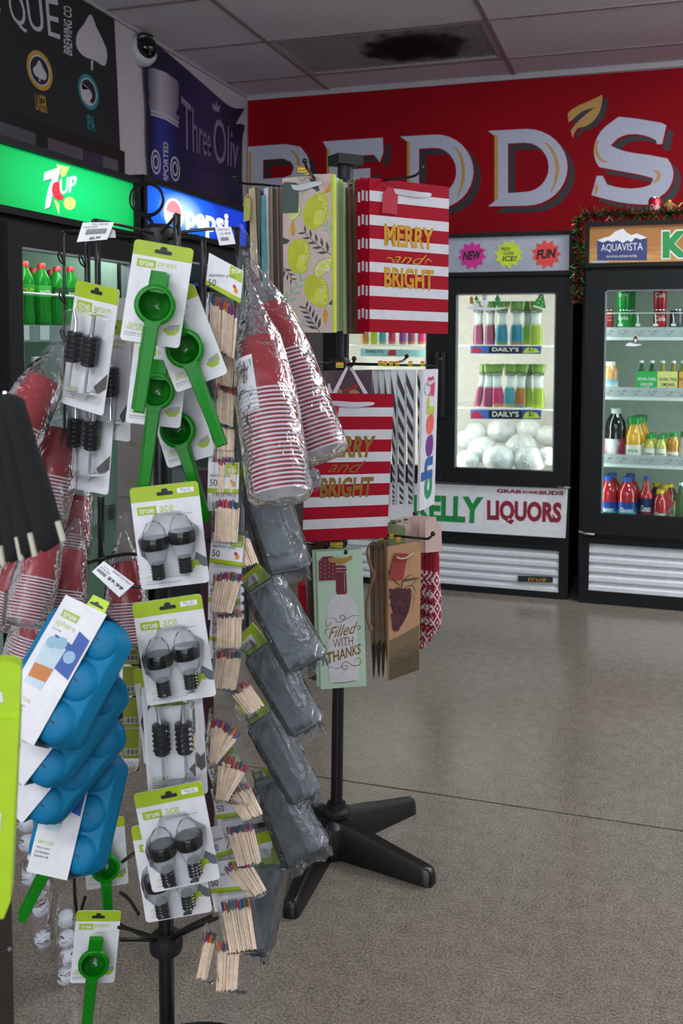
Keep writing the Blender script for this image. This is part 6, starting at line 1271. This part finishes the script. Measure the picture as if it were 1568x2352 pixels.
PK_ = [(520, 693, 1.56, .050, .080, .05, .004, 4, 'top pack of appetizer picks with its full header card showing', True), (525, 800, 1.60, .030, .062, .0, 0, 2, None, False), (524, 884, 1.605, .030, .066, .05, .003, 2, None, False), (524, 966, 1.61, .030, .068, .0, .003, 1, None, False), (524, 1050, 1.60, .034, .064, .1, 0, 1, None, True), (527, 1148, 1.58, .043, .068, .05, -.002, -1, None, True), (548, 1225, 1.60, .040, .056, .1, .008, -18, 'pack of appetizer picks tilted beside the first grey tray', False), (532, 1314, 1.575, .046, .066, .12, -.010, 3, None, True), (530, 1400, 1.585, .046, .062, .05, 0, -2, None, True), (530, 1492, 1.59, .044, .064, .05, -.004, 2, None, True), (551, 1570, 1.59, .040, .052, .2, .010, -32, 'pack of appetizer picks swung sideways below the straight packs', False), (526, 1648, 1.565, .056, .074, .75, -.018, 3, 'pack of appetizer picks spread out in a wide fan', False), (542, 1730, 1.56, .056, .076, .6, -.018, 1, 'pack of picks fanned out with vivid red tips', False), (543, 1802, 1.585, .052, .058, .2, .014, -24, 'tilted pack of picks under the wide fans', True), (553, 1890, 1.58, .050, .066, .08, .004, -16, 'leaning pack of picks beside the large figure fifty', True), (545, 1972, 1.58, .054, .064, .35, .018, -26, 'fan shaped pack of picks over the lowest packs', True), (543, 2062, 1.565, .056, .082, .05, -.004, -16, 'long straight pack of picks second from the bottom', True), (530, 2158, 1.575, .042, .078, .05, -.012, -8, 'lowest pack of appetizer picks pointing to the floor', False), (490, 2138, 1.585, .018, .078, .0, -.012, 2, 'slim loose bunch of picks beside the lowest pack', False)]
for k, (u, v, d, w, h, fan, sk, rl, lab, hd) in enumerate(PK_):
    picks(u, v, d, w, h, fan, sk, rl, k+11, lab or PLAB[k], None, header=hd)
# -------- red party cups
CRED = M('red_cup_plastic', '#940012', .3, coat=.05, spec=.3, vary=.03); CWHT = M('white_cup_plastic', '#dcd8dc', .3)
def cup_mesh():
    mb = MB(); n = 28
    mb.lathe([(.001, 0), (.029, 0), (.031, -.003), (.035, -.040), (.0365, -.043), (.042, -.088)], n, caps=False)
    mb.cur = 1; mb.lathe([(.0424, -.0882), (.0450, -.0888), (.0455, -.0902), (.0440, -.0915), (.0415, -.0905), (.034, -.04), (.030, -.006), (.001, -.005)], n, caps=False)
    # drop the lathe's end caps so the rim stays open
    return mb.mesh('cup', [CRED, CWHT], 40)
CUP = cup_mesh()
def cups(u, v, d, n, roll, pitch, lab, sc=1.0, pitchz=.0062, film_top=.06, tagcard=False, group=None, yaw=0):
    """u,v: the closed end of the stack"""
    f = facing(u, v, d, yaw, roll, pitch); Mx = f.M @ Matrix.Scale(sc, 4)
    o = thing('cup_sleeve', f, lab, 'party cups', group)
    S = Matrix.Scale(sc, 4)
    for k in range(n): link('cup', CUP, o, S @ Matrix.Translation((0, 0, -k*pitchz)))
    L = .092+(n-1)*pitchz; rr = random.Random(n*7+int(u)); ph = rr.uniform(0, 6)
    wob = lambda t, z: 1+.018*math.sin(5*t+ph+z*40)+.012*math.sin(9*t+z*70)
    MB().lathe([(sc*r, sc*z) for r, z in ((.006, .012+film_top*.8), (.022, .010+film_top*.3), (.035, .004), (.041, -.03), (.048, -.088), (.0485, -L*.75), (.0485, -L-.002), (.040, -L-.012), (.015, -L-.016), (.002, -L-.014))], 30, wob=wob).build('clear_bag', BAGF, o, 60)
    hdr = MB().surf(lambda a, b: ((a-.5)*sc*(.05-.03*b), .004*math.sin(a*12+ph)*sc, sc*(film_top*.55+b*film_top)), 10, 3); hdr.build('bag_seal', BAGF, o, 60)
    if tagcard:
        q = MB(); q.surf(lambda a, b: (sc*.0425*math.sin(-1.25+a*1.05), -sc*.0425*math.cos(-1.25+a*1.05), -sc*(.035+.085*(1-b))), 8, 2); q.build('paper_label', CARD, o, 60)
        for s, zc, hh, an in (('PARTY\nCUPS', -.062, .020, .75), ('for\ngood times', -.046, .010, .55)):
            vs, fs = glyphs(s, .0); m = MB(); m.add([(sc*.0432*math.sin(-.75+(x-.5)*an), -sc*.0432*math.cos(-.75+(x-.5)*an), sc*(zc+(z-.5)*hh)) for x, z in vs], fs); m.build('lettering', INK, o)
    return o
cups(592, 782, 1.60, 24, -10, -20, 'bagged red party cups with a white paper label', 1.08, .0066, .10, True)
cups(612, 706, 1.74, 26, -21, -14, 'bagged red party cups leaning out over the striped bag', 1.08, .0068, .10)
CL = [(100, 868, 1.60, 14, 24, -16, 'bagged red cups tilted beside the black bottle sleeves', .95), (140, 985, 1.69, 14, 10, -14, 'bagged red cups under the tilted pourer card', .95), (176, 1142, 1.77, 14, 4, -22, 'bagged red cups just below the lowest pourer card', .83), (108, 1230, 1.55, 14, 10, -20, 'bagged red cups touching the black bottle sleeves, short stack', .78), (165, 1262, 1.65, 14, 6, -18, 'bagged red cups beside the sphere tray price label', .80), (60, 1275, 1.86, 12, 24, -10, 'bagged red cups tilted out past the chrome hooks', .85), (108, 1365, 1.74, 14, 18, -10, 'lowest bagged red cups resting against the top blue ice tray', .88), (286, 1290, 1.78, 14, -4, -12, 'bagged red cups half hidden behind the stopper cards', .85)]
for u, v, d, n, rl, pt_, lab, sc in CL: cups(u, v, d, n, rl, pt_, lab, sc, .0064, .07)
# -------- grey ice trays in clear bags
GRYT = M('grey_silicone', '#6c757a', .45, vary=.05); GRYD = M('grey_silicone_edge', '#4c5458', .5)
GT = [([(640, 1092), (706, 1082), (716, 1122), (646, 1132)], 1.72, 'grey ice tray end in a clear bag just under the party cups'), ([(562, 1126), (628, 1109), (690, 1306), (626, 1318)], 1.64, 'uppermost full grey ice tray in a clear bag'), ([(571, 1363), (622, 1330), (727, 1514), (666, 1544)], 1.67, 'grey ice tray whose bag corner touches the mint wine bag'), ([(569, 1513), (617, 1478), (722, 1665), (675, 1690)], 1.71, 'third full grey ice tray, bag end wrinkled over the floor'), ([(574, 1670), (620, 1640), (716, 1826), (675, 1846)], 1.745, 'fourth full grey ice tray in front of the rack pole'), ([(586, 1799), (632, 1784), (734, 1949), (663, 1990)], 1.78, 'fifth full grey ice tray pointing at the black rack legs'), ([(581, 1995), (644, 1995), (608, 2197), (569, 2191)], 1.80, 'lowest grey ice tray hanging straight down')]
for k, (qd, d, lab) in enumerate(GT):
    cu, cv = (qd[0][0]+qd[1][0])/2, (qd[0][1]+qd[1][1])/2; f = facing(cu, cv, d, -24); o = thing('ice_tray_pack', f, lab, 'ice tray')
    px_prism(MB(), f, qd, -.006, .030).build('tray', GRYT, o); Q = quad_map(qd)
    px_prism(MB(), f, qpoly(qd, (-.05, 1.03), (1.05, 1.02), (1.05, -.02), (-.05, -.02)), .030, .036).build('tray_flange', GRYD, o)
    # clear bag round the tray with a loose crinkled tail
    a = f.poly(qpoly(qd, (-.10, 1.06), (1.10, 1.06), (1.12, -.02), (-.10, -.02)), 0); c0 = Vector((sum(p[0] for p in a)/4, .012, sum(p[1] for p in a)/4)); rr = random.Random(k)
    tl, tr_, br, bl = [Vector((p[0], 0, p[1])) for p in a]
    def tube_pt(s, t, tl=tl, tr_=tr_, br=br, bl=bl, rr=k):
        ang = 2*math.pi*s; e = lambda q: max(-1, min(1, 1.35*q)); x = .5-.5*e(math.cos(ang)); y = e(math.sin(ang)); L0, R0 = tl.lerp(bl, t), tr_.lerp(br, t)
        th = .026 if .04 < t < .97 else .006; p = L0.lerp(R0, x); p.y = .012+y*th*(1+.10*math.sin(9*ang+t*23+rr))
        if t > 1: p.x += .002*math.sin(14*ang+rr); p.y = .012+y*.010*(1.12-t)*4; p.z += .006*math.sin(6*ang+rr)
        return tuple(p)
    ts = [-.10, -.02, .03, .1, .25, .4, .55, .7, .85, .95, 1.0, 1.05, 1.10]; nu = 28; m = MB(); vs = [tube_pt(i/nu, t) for t in ts for i in range(nu)]
    m.add(vs, [(j*nu+i, j*nu+(i+1) % nu, (j+1)*nu+(i+1) % nu, (j+1)*nu+i) for j in range(len(ts)-1) for i in range(nu)]); m.build('clear_bag', film('crisp_bag_film', '#f4f6f8', .05, .30, .9, 22, .10), o, 70)
    if k: px_prism(MB(), f, qpoly(qd, (-.02, 1.22), (.85, 1.25), (1.0, 1.02), (.0, 1.02)), .012, .014).build('header_card', LIMEB, o); px_prism(MB(), f, qpoly(qd, (.1, 1.16), (.6, 1.18), (.6, 1.08), (.1, 1.07)), .0105, .0115).build('card_print', CARD, o)
# -------- blue sphere ice trays
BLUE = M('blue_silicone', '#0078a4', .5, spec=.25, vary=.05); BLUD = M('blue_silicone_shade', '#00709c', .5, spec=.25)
def sphere_tray():
    o = thing('sphere_ice_tray', Matrix.Identity(4), 'x', 'ice tray'); w, h = .128, .190
    def sc_rect(q, n=6, wav=.0):
        pts = []
        for x, z in rrect(-w/2*q, w/2*q, -h*.5-h/2*q, -h*.5+h/2*q, .030*q, n): pts.append((x, z))
        return pts
    m = MB(); A = sc_rect(1.0); B = sc_rect(.95); n = len(A)
    def wavy(P_, k=.0045): return [(x*(1-k/w*2*(math.cos(z/h*6*math.pi) > .55)), z) for x, z in P_]
    A, B = wavy(A), wavy(B, .006); rings = [(A, .020), (A, .004), (B, .000), (B, -.020), (sc_rect(.90), -.024)]
    vs = [(x, y, z) for P_, y in rings for x, z in P_]; fs = [(j*n+i, j*n+(i+1) % n, (j+1)*n+(i+1) % n, (j+1)*n+i) for j in range(len(rings)-1) for i in range(n)]+[tuple((len(rings)-1)*n+i for i in range(n)), tuple(range(n-1, -1, -1))]
    m.add(vs, fs).build('tray', BLUE, o, 50)
    for i in range(2):
        for j in range(3):
            x, z = (-.028, .030)[i], -.032-j*.062; c = Matrix.Translation((x, -.0235, z)) @ Matrix.Rotation(math.radians(90), 4, 'X')
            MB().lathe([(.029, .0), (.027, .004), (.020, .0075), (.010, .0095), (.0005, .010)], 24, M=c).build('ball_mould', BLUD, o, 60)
            if i: MB().add([(x-.004, -.0342, z+.001), (x+.013, -.0322, z-.001), (x+.013, -.0322, z-.0035), (x-.004, -.0342, z-.002)], [(0, 1, 2, 3)]).build('fill_slit', M('dark_slit', '#0a3a52', .6), o)
    # paper sleeve wraps round the near half
    s = MB(); x0, x1 = -w/2+.017, .024
    s.add([(x0, -.036, .003), (x1, -.036, .003), (x1, -.036, -h-.004), (x0, -.036, -h-.004), (x0, .024, .003), (x1, .024, .003), (x1, .024, -h-.004), (x0, .024, -h-.004)], [(0, 3, 2, 1), (4, 5, 6, 7), (0, 1, 5, 4), (3, 7, 6, 2)])
    sl = s.build('paper_sleeve', CARD, o)
    t = MB(); t.sheet([(-.012, .003), (.020, .003), (.018, .020), (-.010, .020)], -.0345); tb = t.build('hang_tab', M('neon_lime_tab', '#b4d420', .5), o)
    MB().sheet(catmull([(-.008, .007), (.014, .007), (.012, .010), (.005, .011), (.002, .014), (-.002, .011), (-.007, .010)], 3, True), -.0349).build('hang_slot', INK, tb)
    y = -.0365
    q = MB().sheet([(-.038, -.016), (-.010, -.016), (-.010, -.027), (-.038, -.027)], y).build('logo_box', LIMEB, sl); t = MB(); put_text(t, 'true', -.035, -.013, -.025, -.018, y-.0003, .02); t.build('lettering', CARD, q)
    t = MB(); put_text(t, 'sphere', -.039, -.006, -.042, -.031, y); t.build('lettering', GTX, sl); t = MB(); put_text(t, 'ice tray', -.039, -.024, -.048, -.044, y); t.build('lettering', DARKTXT, sl)
    DB = M('royal_blue_picture', '#1c4fa0', .5); GLS = M('pale_glass_picture', '#b9cfd8', .5); WH = M('whiskey_picture', '#c0722c', .5)
    MB().sheet([(.000, -.034), (.021, -.040), (.021, -.064), (.000, -.058)], y).build('tray_picture', DB, sl); MB().sheet([(-.030, -.052), (.021, -.058), (.021, -.100), (-.005, -.094), (-.030, -.066)], y-.0001).build('tray_picture', DB, sl)
    MB().sheet([(-.038, -.066), (-.004, -.064), (-.008, -.128), (-.036, -.128)], y-.0003).build('glass_picture', GLS, sl); MB().sheet([(-.036, -.098), (-.006, -.096), (-.007, -.116), (-.035, -.118)], y-.0005).build('drink_picture', WH, sl)
    for cx, cz in ((-.028, -.064), (-.015, -.060), (.006, -.072)): MB().sheet(circ(cx, cz, .009, .009, 16), y-.0006).build('ice_ball_picture', M('ice_blue_picture', '#8fb6cc', .5), sl)
    t = MB(); put_text(t, 'KEEP IT COOL', -.040, -.012, -.150, -.145, y, .01); t.build('lettering', GTX, sl); t = MB()
    for k, wd in enumerate(('Makes six spheres', 'Food safe silicone', 'Dishwasher safe')): put_text(t, wd, -.041, -.016, -.158-.006*k, -.154-.006*k, y)
    t.build('lettering', DARKTXT, sl)
    return o
tr0 = sphere_tray()
TR = [(228, 1412, 1.40, -16, 20, -30, 'blue sphere ice tray at the top with a whole white sleeve'), (238, 1530, 1.46, -16, 33, -26, 'blue sphere ice tray second in the cascade, sleeve end showing'), (236, 1628, 1.51, -16, 36, -24, 'blue sphere ice tray third in the cascade, sleeve end low'), (212, 1722, 1.58, -12, 5, -24, 'blue sphere ice tray hanging nearly upright at the bottom')]
for k, (u, v, d, yw, rl, pt_, lab) in enumerate(TR):
    f = facing(u, v, d, yw, rl, pt_)
    if k == 0: tr0.matrix_world = f.M; tr0['label'] = lab
    else: copy_thing(tr0, f, lab)
# -------- white balls in clear bags
BALLM = MB().ball((0, 0, 0), .0195, 18, 12).mesh('ball', M('matte_white_ball', '#c9cdd4', .45), 60)
BG = [((62, 1890), 2.0, [(0, 0), (2, 46), (22, 82), (6, 122), (24, 160)], 'clear bag of white balls hanging beside the bottom blue tray'), ((100, 2040), 2.06, [(0, 0), (-6, 46), (-2, 118)], 'clear bag of white balls with its rounded end low by the green handle'), ((152, 2110), 2.02, [(0, 0), (2, 46), (4, 88), (-2, 132)], 'clear bag of white balls beside the lowest squeezer'), ((58, 1560), 2.0, [(0, 0), (20, 44), (6, 88)], 'clear bag of white balls above the blue trays'), ((300, 1700), 2.02, [(0, 0), (-2, 46)], 'clear bag of white balls glimpsed behind the stopper cards')]
for (u, v), d, offs, lab in BG:
    f = facing(u, v, d, 8); o = thing('ball_pack', f, lab, 'ball pack'); pts = []
    for du, dv in offs:
        x, z = f.L(u+du, v+dv, 0); link('ball', BALLM, o, Matrix.Translation((x, 0, z))); pts.append((x, z))
    m = MB(); cs = [(pts[0][0], pts[0][1]+.06)]+[(pts[0][0], pts[0][1]+.03)]+pts+[(pts[-1][0], pts[-1][1]-.022), (pts[-1][0], pts[-1][1]-.032)]; rs = [.012, .018]+[.0235]*len(pts)+[.019, .006]
    vs = []; n = 20
    for (x, z), r in zip(cs, rs):
        for i in range(n): t = 2*math.pi*i/n; q = r*(1+.05*math.sin(4*t+z*60)); vs.append((x+q*math.cos(t), q*math.sin(t), z))
    m.add(vs, [(j*n+i, j*n+(i+1) % n, (j+1)*n+(i+1) % n, (j+1)*n+i) for j in range(len(cs)-1) for i in range(n)]+[tuple(range(n)), tuple((len(cs)-1)*n+i for i in range(n))]); m.build('clear_bag', BAGF, o, 60)
# -------- grey charcoal cards behind
CHC = M('warm_grey_card', '#8f8b86', .55)
for k, (qd, lab) in enumerate(((rect_px(268, 684, 322, 905), 'tall warm grey hang card behind the topmost squeezer'), (rect_px(270, 905, 322, 1140), 'tall warm grey hang card behind the third squeezer'), (rect_px(268, 1135, 316, 1300), 'warm grey hang card behind the top stopper card'))):
    f = facing(295, qd[0][1], 1.86+.01*k, 6); o = thing('hang_card', f, lab, 'hang card'); px_prism(MB(), f, [(qd[0][0], qd[0][1]), (qd[1][0]+40, qd[1][1]), (qd[2][0]+40, qd[2][1]), (qd[3][0], qd[3][1])], 0, .006).build('card', CHC, o)
    for j in range(2): ptx(o, f, 'char', [(290, qd[0][1]+105+j*90), (322, qd[0][1]+107+j*90), (322, qd[0][1]+121+j*90), (290, qd[0][1]+119+j*90)], M('olive_lettering', '#8a8a3a', .5), -.0006)
OLV = M('olive_barcode_card', '#7c8420', .5)
for k in range(4):
    v = 1460+k*72; f = facing(300, v, 1.80+.012*k, 0); o = thing('barcode_card', f, 'olive green card with a barcode behind the stopper cards', 'hang card', 'olive barcode cards'); px_prism(MB(), f, rect_px(282, v, 318, v+66), 0, .004).build('card', OLV, o)
    px_sheet(MB(), f, rect_px(286, v+44, 316, v+58), -.0005).build('barcode_field', CARD, o); m = MB()
    for j in range(9): px_sheet(m, f, rect_px(287+j*3.2, v+45, 288.6+j*3.2+(j % 3)*.5, v+57), -.0008)
    m.build('barcode', INK, o)['kind'] = 'stuff'
# plum card with white capitals behind the stoppers
f = facing(478, 1640, 1.76, 0); o = thing('hang_card', f, 'dark plum hang card between the stopper cards and the picks', 'hang card'); px_prism(MB(), f, [(455, 1080), (488, 1080), (492, 2080), (470, 2080)], 0, .004).build('card', M('dark_plum_card', '#3c1624', .5), o); ptx(o, f, 'Ultimate', [(489, 1760), (489, 1640), (479, 1640), (479, 1760)][::-1], M('pale_print', '#a89aa4', .5), -.0006)
# -------- store price labels
def price_label(quad, d, yaw, texts, lab, bars=True, flip=0.0):
    f = facing(*quad[0], d, yaw); o = thing('price_label', f, lab, 'price label'); px_prism(MB(), f, quad, 0, .0008).build('paper', STK, o); Q = quad_map(quad)
    def T(s, s0, s1, t0, t1, bo=0.): ptx(o, f, s, [Q(s0, t1), Q(s1, t1), Q(s1, t0), Q(s0, t0)], INK, -.0005, bo)
    for a in texts: T(*a)
    if bars:
        m = MB(); s0, s1, t0, t1 = bars
        for j in range(26): a = s0+(s1-s0)*j/26; px_sheet(m, f, qrect(quad, a, a+(s1-s0)/26*(.35+.3*(j*7 % 3)/2), t0, t1), -.0005)
        m.build('barcode', INK, o)['kind'] = 'stuff'
    return o
price_label([(190, 511), (262, 510), (246, 550), (176, 556)], 1.52, 6, (('KELLY LIQUORS', .30, .82, .84, .95), ('LIQUOR POURER', .06, .48, .70, .80), ('$6.99', .36, .72, .05, .24, .03)), 'white price label reading six ninety nine on the top arm', (.18, .86, .36, .66))
price_label([(246, 518), (264, 530), (266, 546), (240, 546)], 1.535, 6, (('$', .3, .4, .3, .4),), 'blank back half of the folded pourer price label', None)
price_label([(493, 521), (530, 521), (541, 560), (504, 564)], 1.68, -8, (('2.49', .2, .4, .55, .66), ('$2.49', .5, .85, .55, .68, .02), ('APPETIZER', .1, .8, .80, .88)), 'small white price label above the appetizer picks', (.15, .65, .22, .42))
price_label([(238, 1289), (308, 1341), (274, 1372), (211, 1313)], 1.46, -6, (('SPHERE ICE TRAY', .42, .98, .80, .92), ('$16.24', .08, .42, .52, .66), ('$9.99', .46, .92, .28, .50, .03), ('Regular', .10, .36, .72, .80)), 'white price label reading nine ninety nine over the blue trays', (.06, .40, .25, .45))
# ================================================================ nearest rack at the edge of the picture
D3 = .95
rc = thing('corner_rack', Matrix.Translation(onz(-60, 2600, 0)), 'dark brown post of a hook rack standing at the shop aisle', 'display rack'); ic = rc.matrix_world.inverted()
fpo = facing(0, 2200, D3+.25, 0); PB = M('dark_brown_post', '#241a17', .6)
a = ic @ P(2, 2100, D3+.12); MB().span(a.x-.035, a.x, a.y-.02, a.y+.02, 0, a.z+.20).build('post', PB, rc); MB().span(a.x-.12, a.x+.06, a.y-.10, a.y+.10, 0, .02).build('foot_plate', PB, rc)
for pts in ([(-40, 2192, D3+.12), (0, 2186, D3+.10), (22, 2180, D3+.08)], [(-30, 1450, D3+.10), (4, 1440, D3+.05), (12, 1400, D3+.02), (15, 1360, D3)], [(-40, 985, D3+.1), (0, 960, D3+.04), (14, 945, D3), (10, 900, D3)]):
    MB().tube(catmull([tuple(ic @ P(*p)) for p in pts], 5), .0022, 8).build('hook', CHROME, rc, 60)
NEO = M('black_neoprene', '#050808', .9, bump=.2, bscale=700); TRIM = M('pale_edge_trim', '#b8b6a2', .6)
SLV = [([(-2, 900), (54, 912), (150, 1240), (92, 1276)], 'black neoprene bottle sleeve nearest the bagged cups'), ([(-20, 925), (28, 922), (100, 1262), (48, 1290)], 'black neoprene bottle sleeve second from the bagged cups'), ([(-38, 940), (6, 935), (68, 1272), (18, 1298)], 'black neoprene bottle sleeve third from the bagged cups'), ([(-70, 955), (-14, 945), (28, 1286), (-26, 1310)], 'black neoprene bottle sleeve farthest from the bagged cups')]
for k, (qd, lab) in enumerate(SLV):
    f = facing(*qd[0], D3+.004*k, 0); o = thing('bottle_sleeve', f, lab, 'bottle sleeve'); Q = quad_map(qd); m = MB(); n = 10; vs = []; ts = [0, .04, .15, .35, .6, .85, .97, 1]
    for t in ts:
        L, R_ = f.L(*Q(0, t)), f.L(*Q(1, t)); q = (.55 if t in (0, 1) else 1)*(1.15 if t < .5 else 1.0)
        for i in range(n): a = 2*math.pi*i/n; c = ((L[0]+R_[0])/2, (L[1]+R_[1])/2); h = ((R_[0]-L[0])/2*q, (R_[1]-L[1])/2*q); vs.append((c[0]+h[0]*math.cos(a), .012*math.sin(a)*q, c[1]+h[1]*math.cos(a)))
    m.add(vs, [(j*n+i, j*n+(i+1) % n, (j+1)*n+(i+1) % n, (j+1)*n+i) for j in range(len(ts)-1) for i in range(n)]+[tuple(range(n-1, -1, -1)), tuple((len(ts)-1)*n+i for i in range(n))]); m.build('sleeve_body', NEO, o, 70)
    MB().tube([(x, -.0125, z) for x, z in f.poly([Q(.84, .0), Q(.84, .11)] if not k else [Q(.52, -.01), Q(.50, .12)], -.0175)], .0030, 8).build('edge_trim', TRIM, o, 60)
f = facing(-30, 1520, .90, 14); o = thing('lime_carton', f, 'lime green hanging carton with a white mark', 'carton')
px_prism(MB(), f, [(-90, 1520), (30, 1520), (46, 1530), (48, 1548), (44, 1652), (-90, 1660)], 0, .02).build('header_flap', M('bright_lime_board', '#a4c81e', .45), o); px_prism(MB(), f, [(-90, 1660), (44, 1652), (24, 2070), (8, 2110), (-90, 2120)], -.006, .03).build('carton_body', M('bright_lime_board', '#a4c81e', .45), o)
px_sheet(MB(), f, [(-40, 1590), (4, 1590), (8, 1612), (-40, 1614)], -.0006).build('white_mark', CARD, o); px_sheet(MB(), f, [(-40, 1866), (3, 1868), (0, 1910), (-40, 1912)], -.0066).build('white_mark', CARD, o)
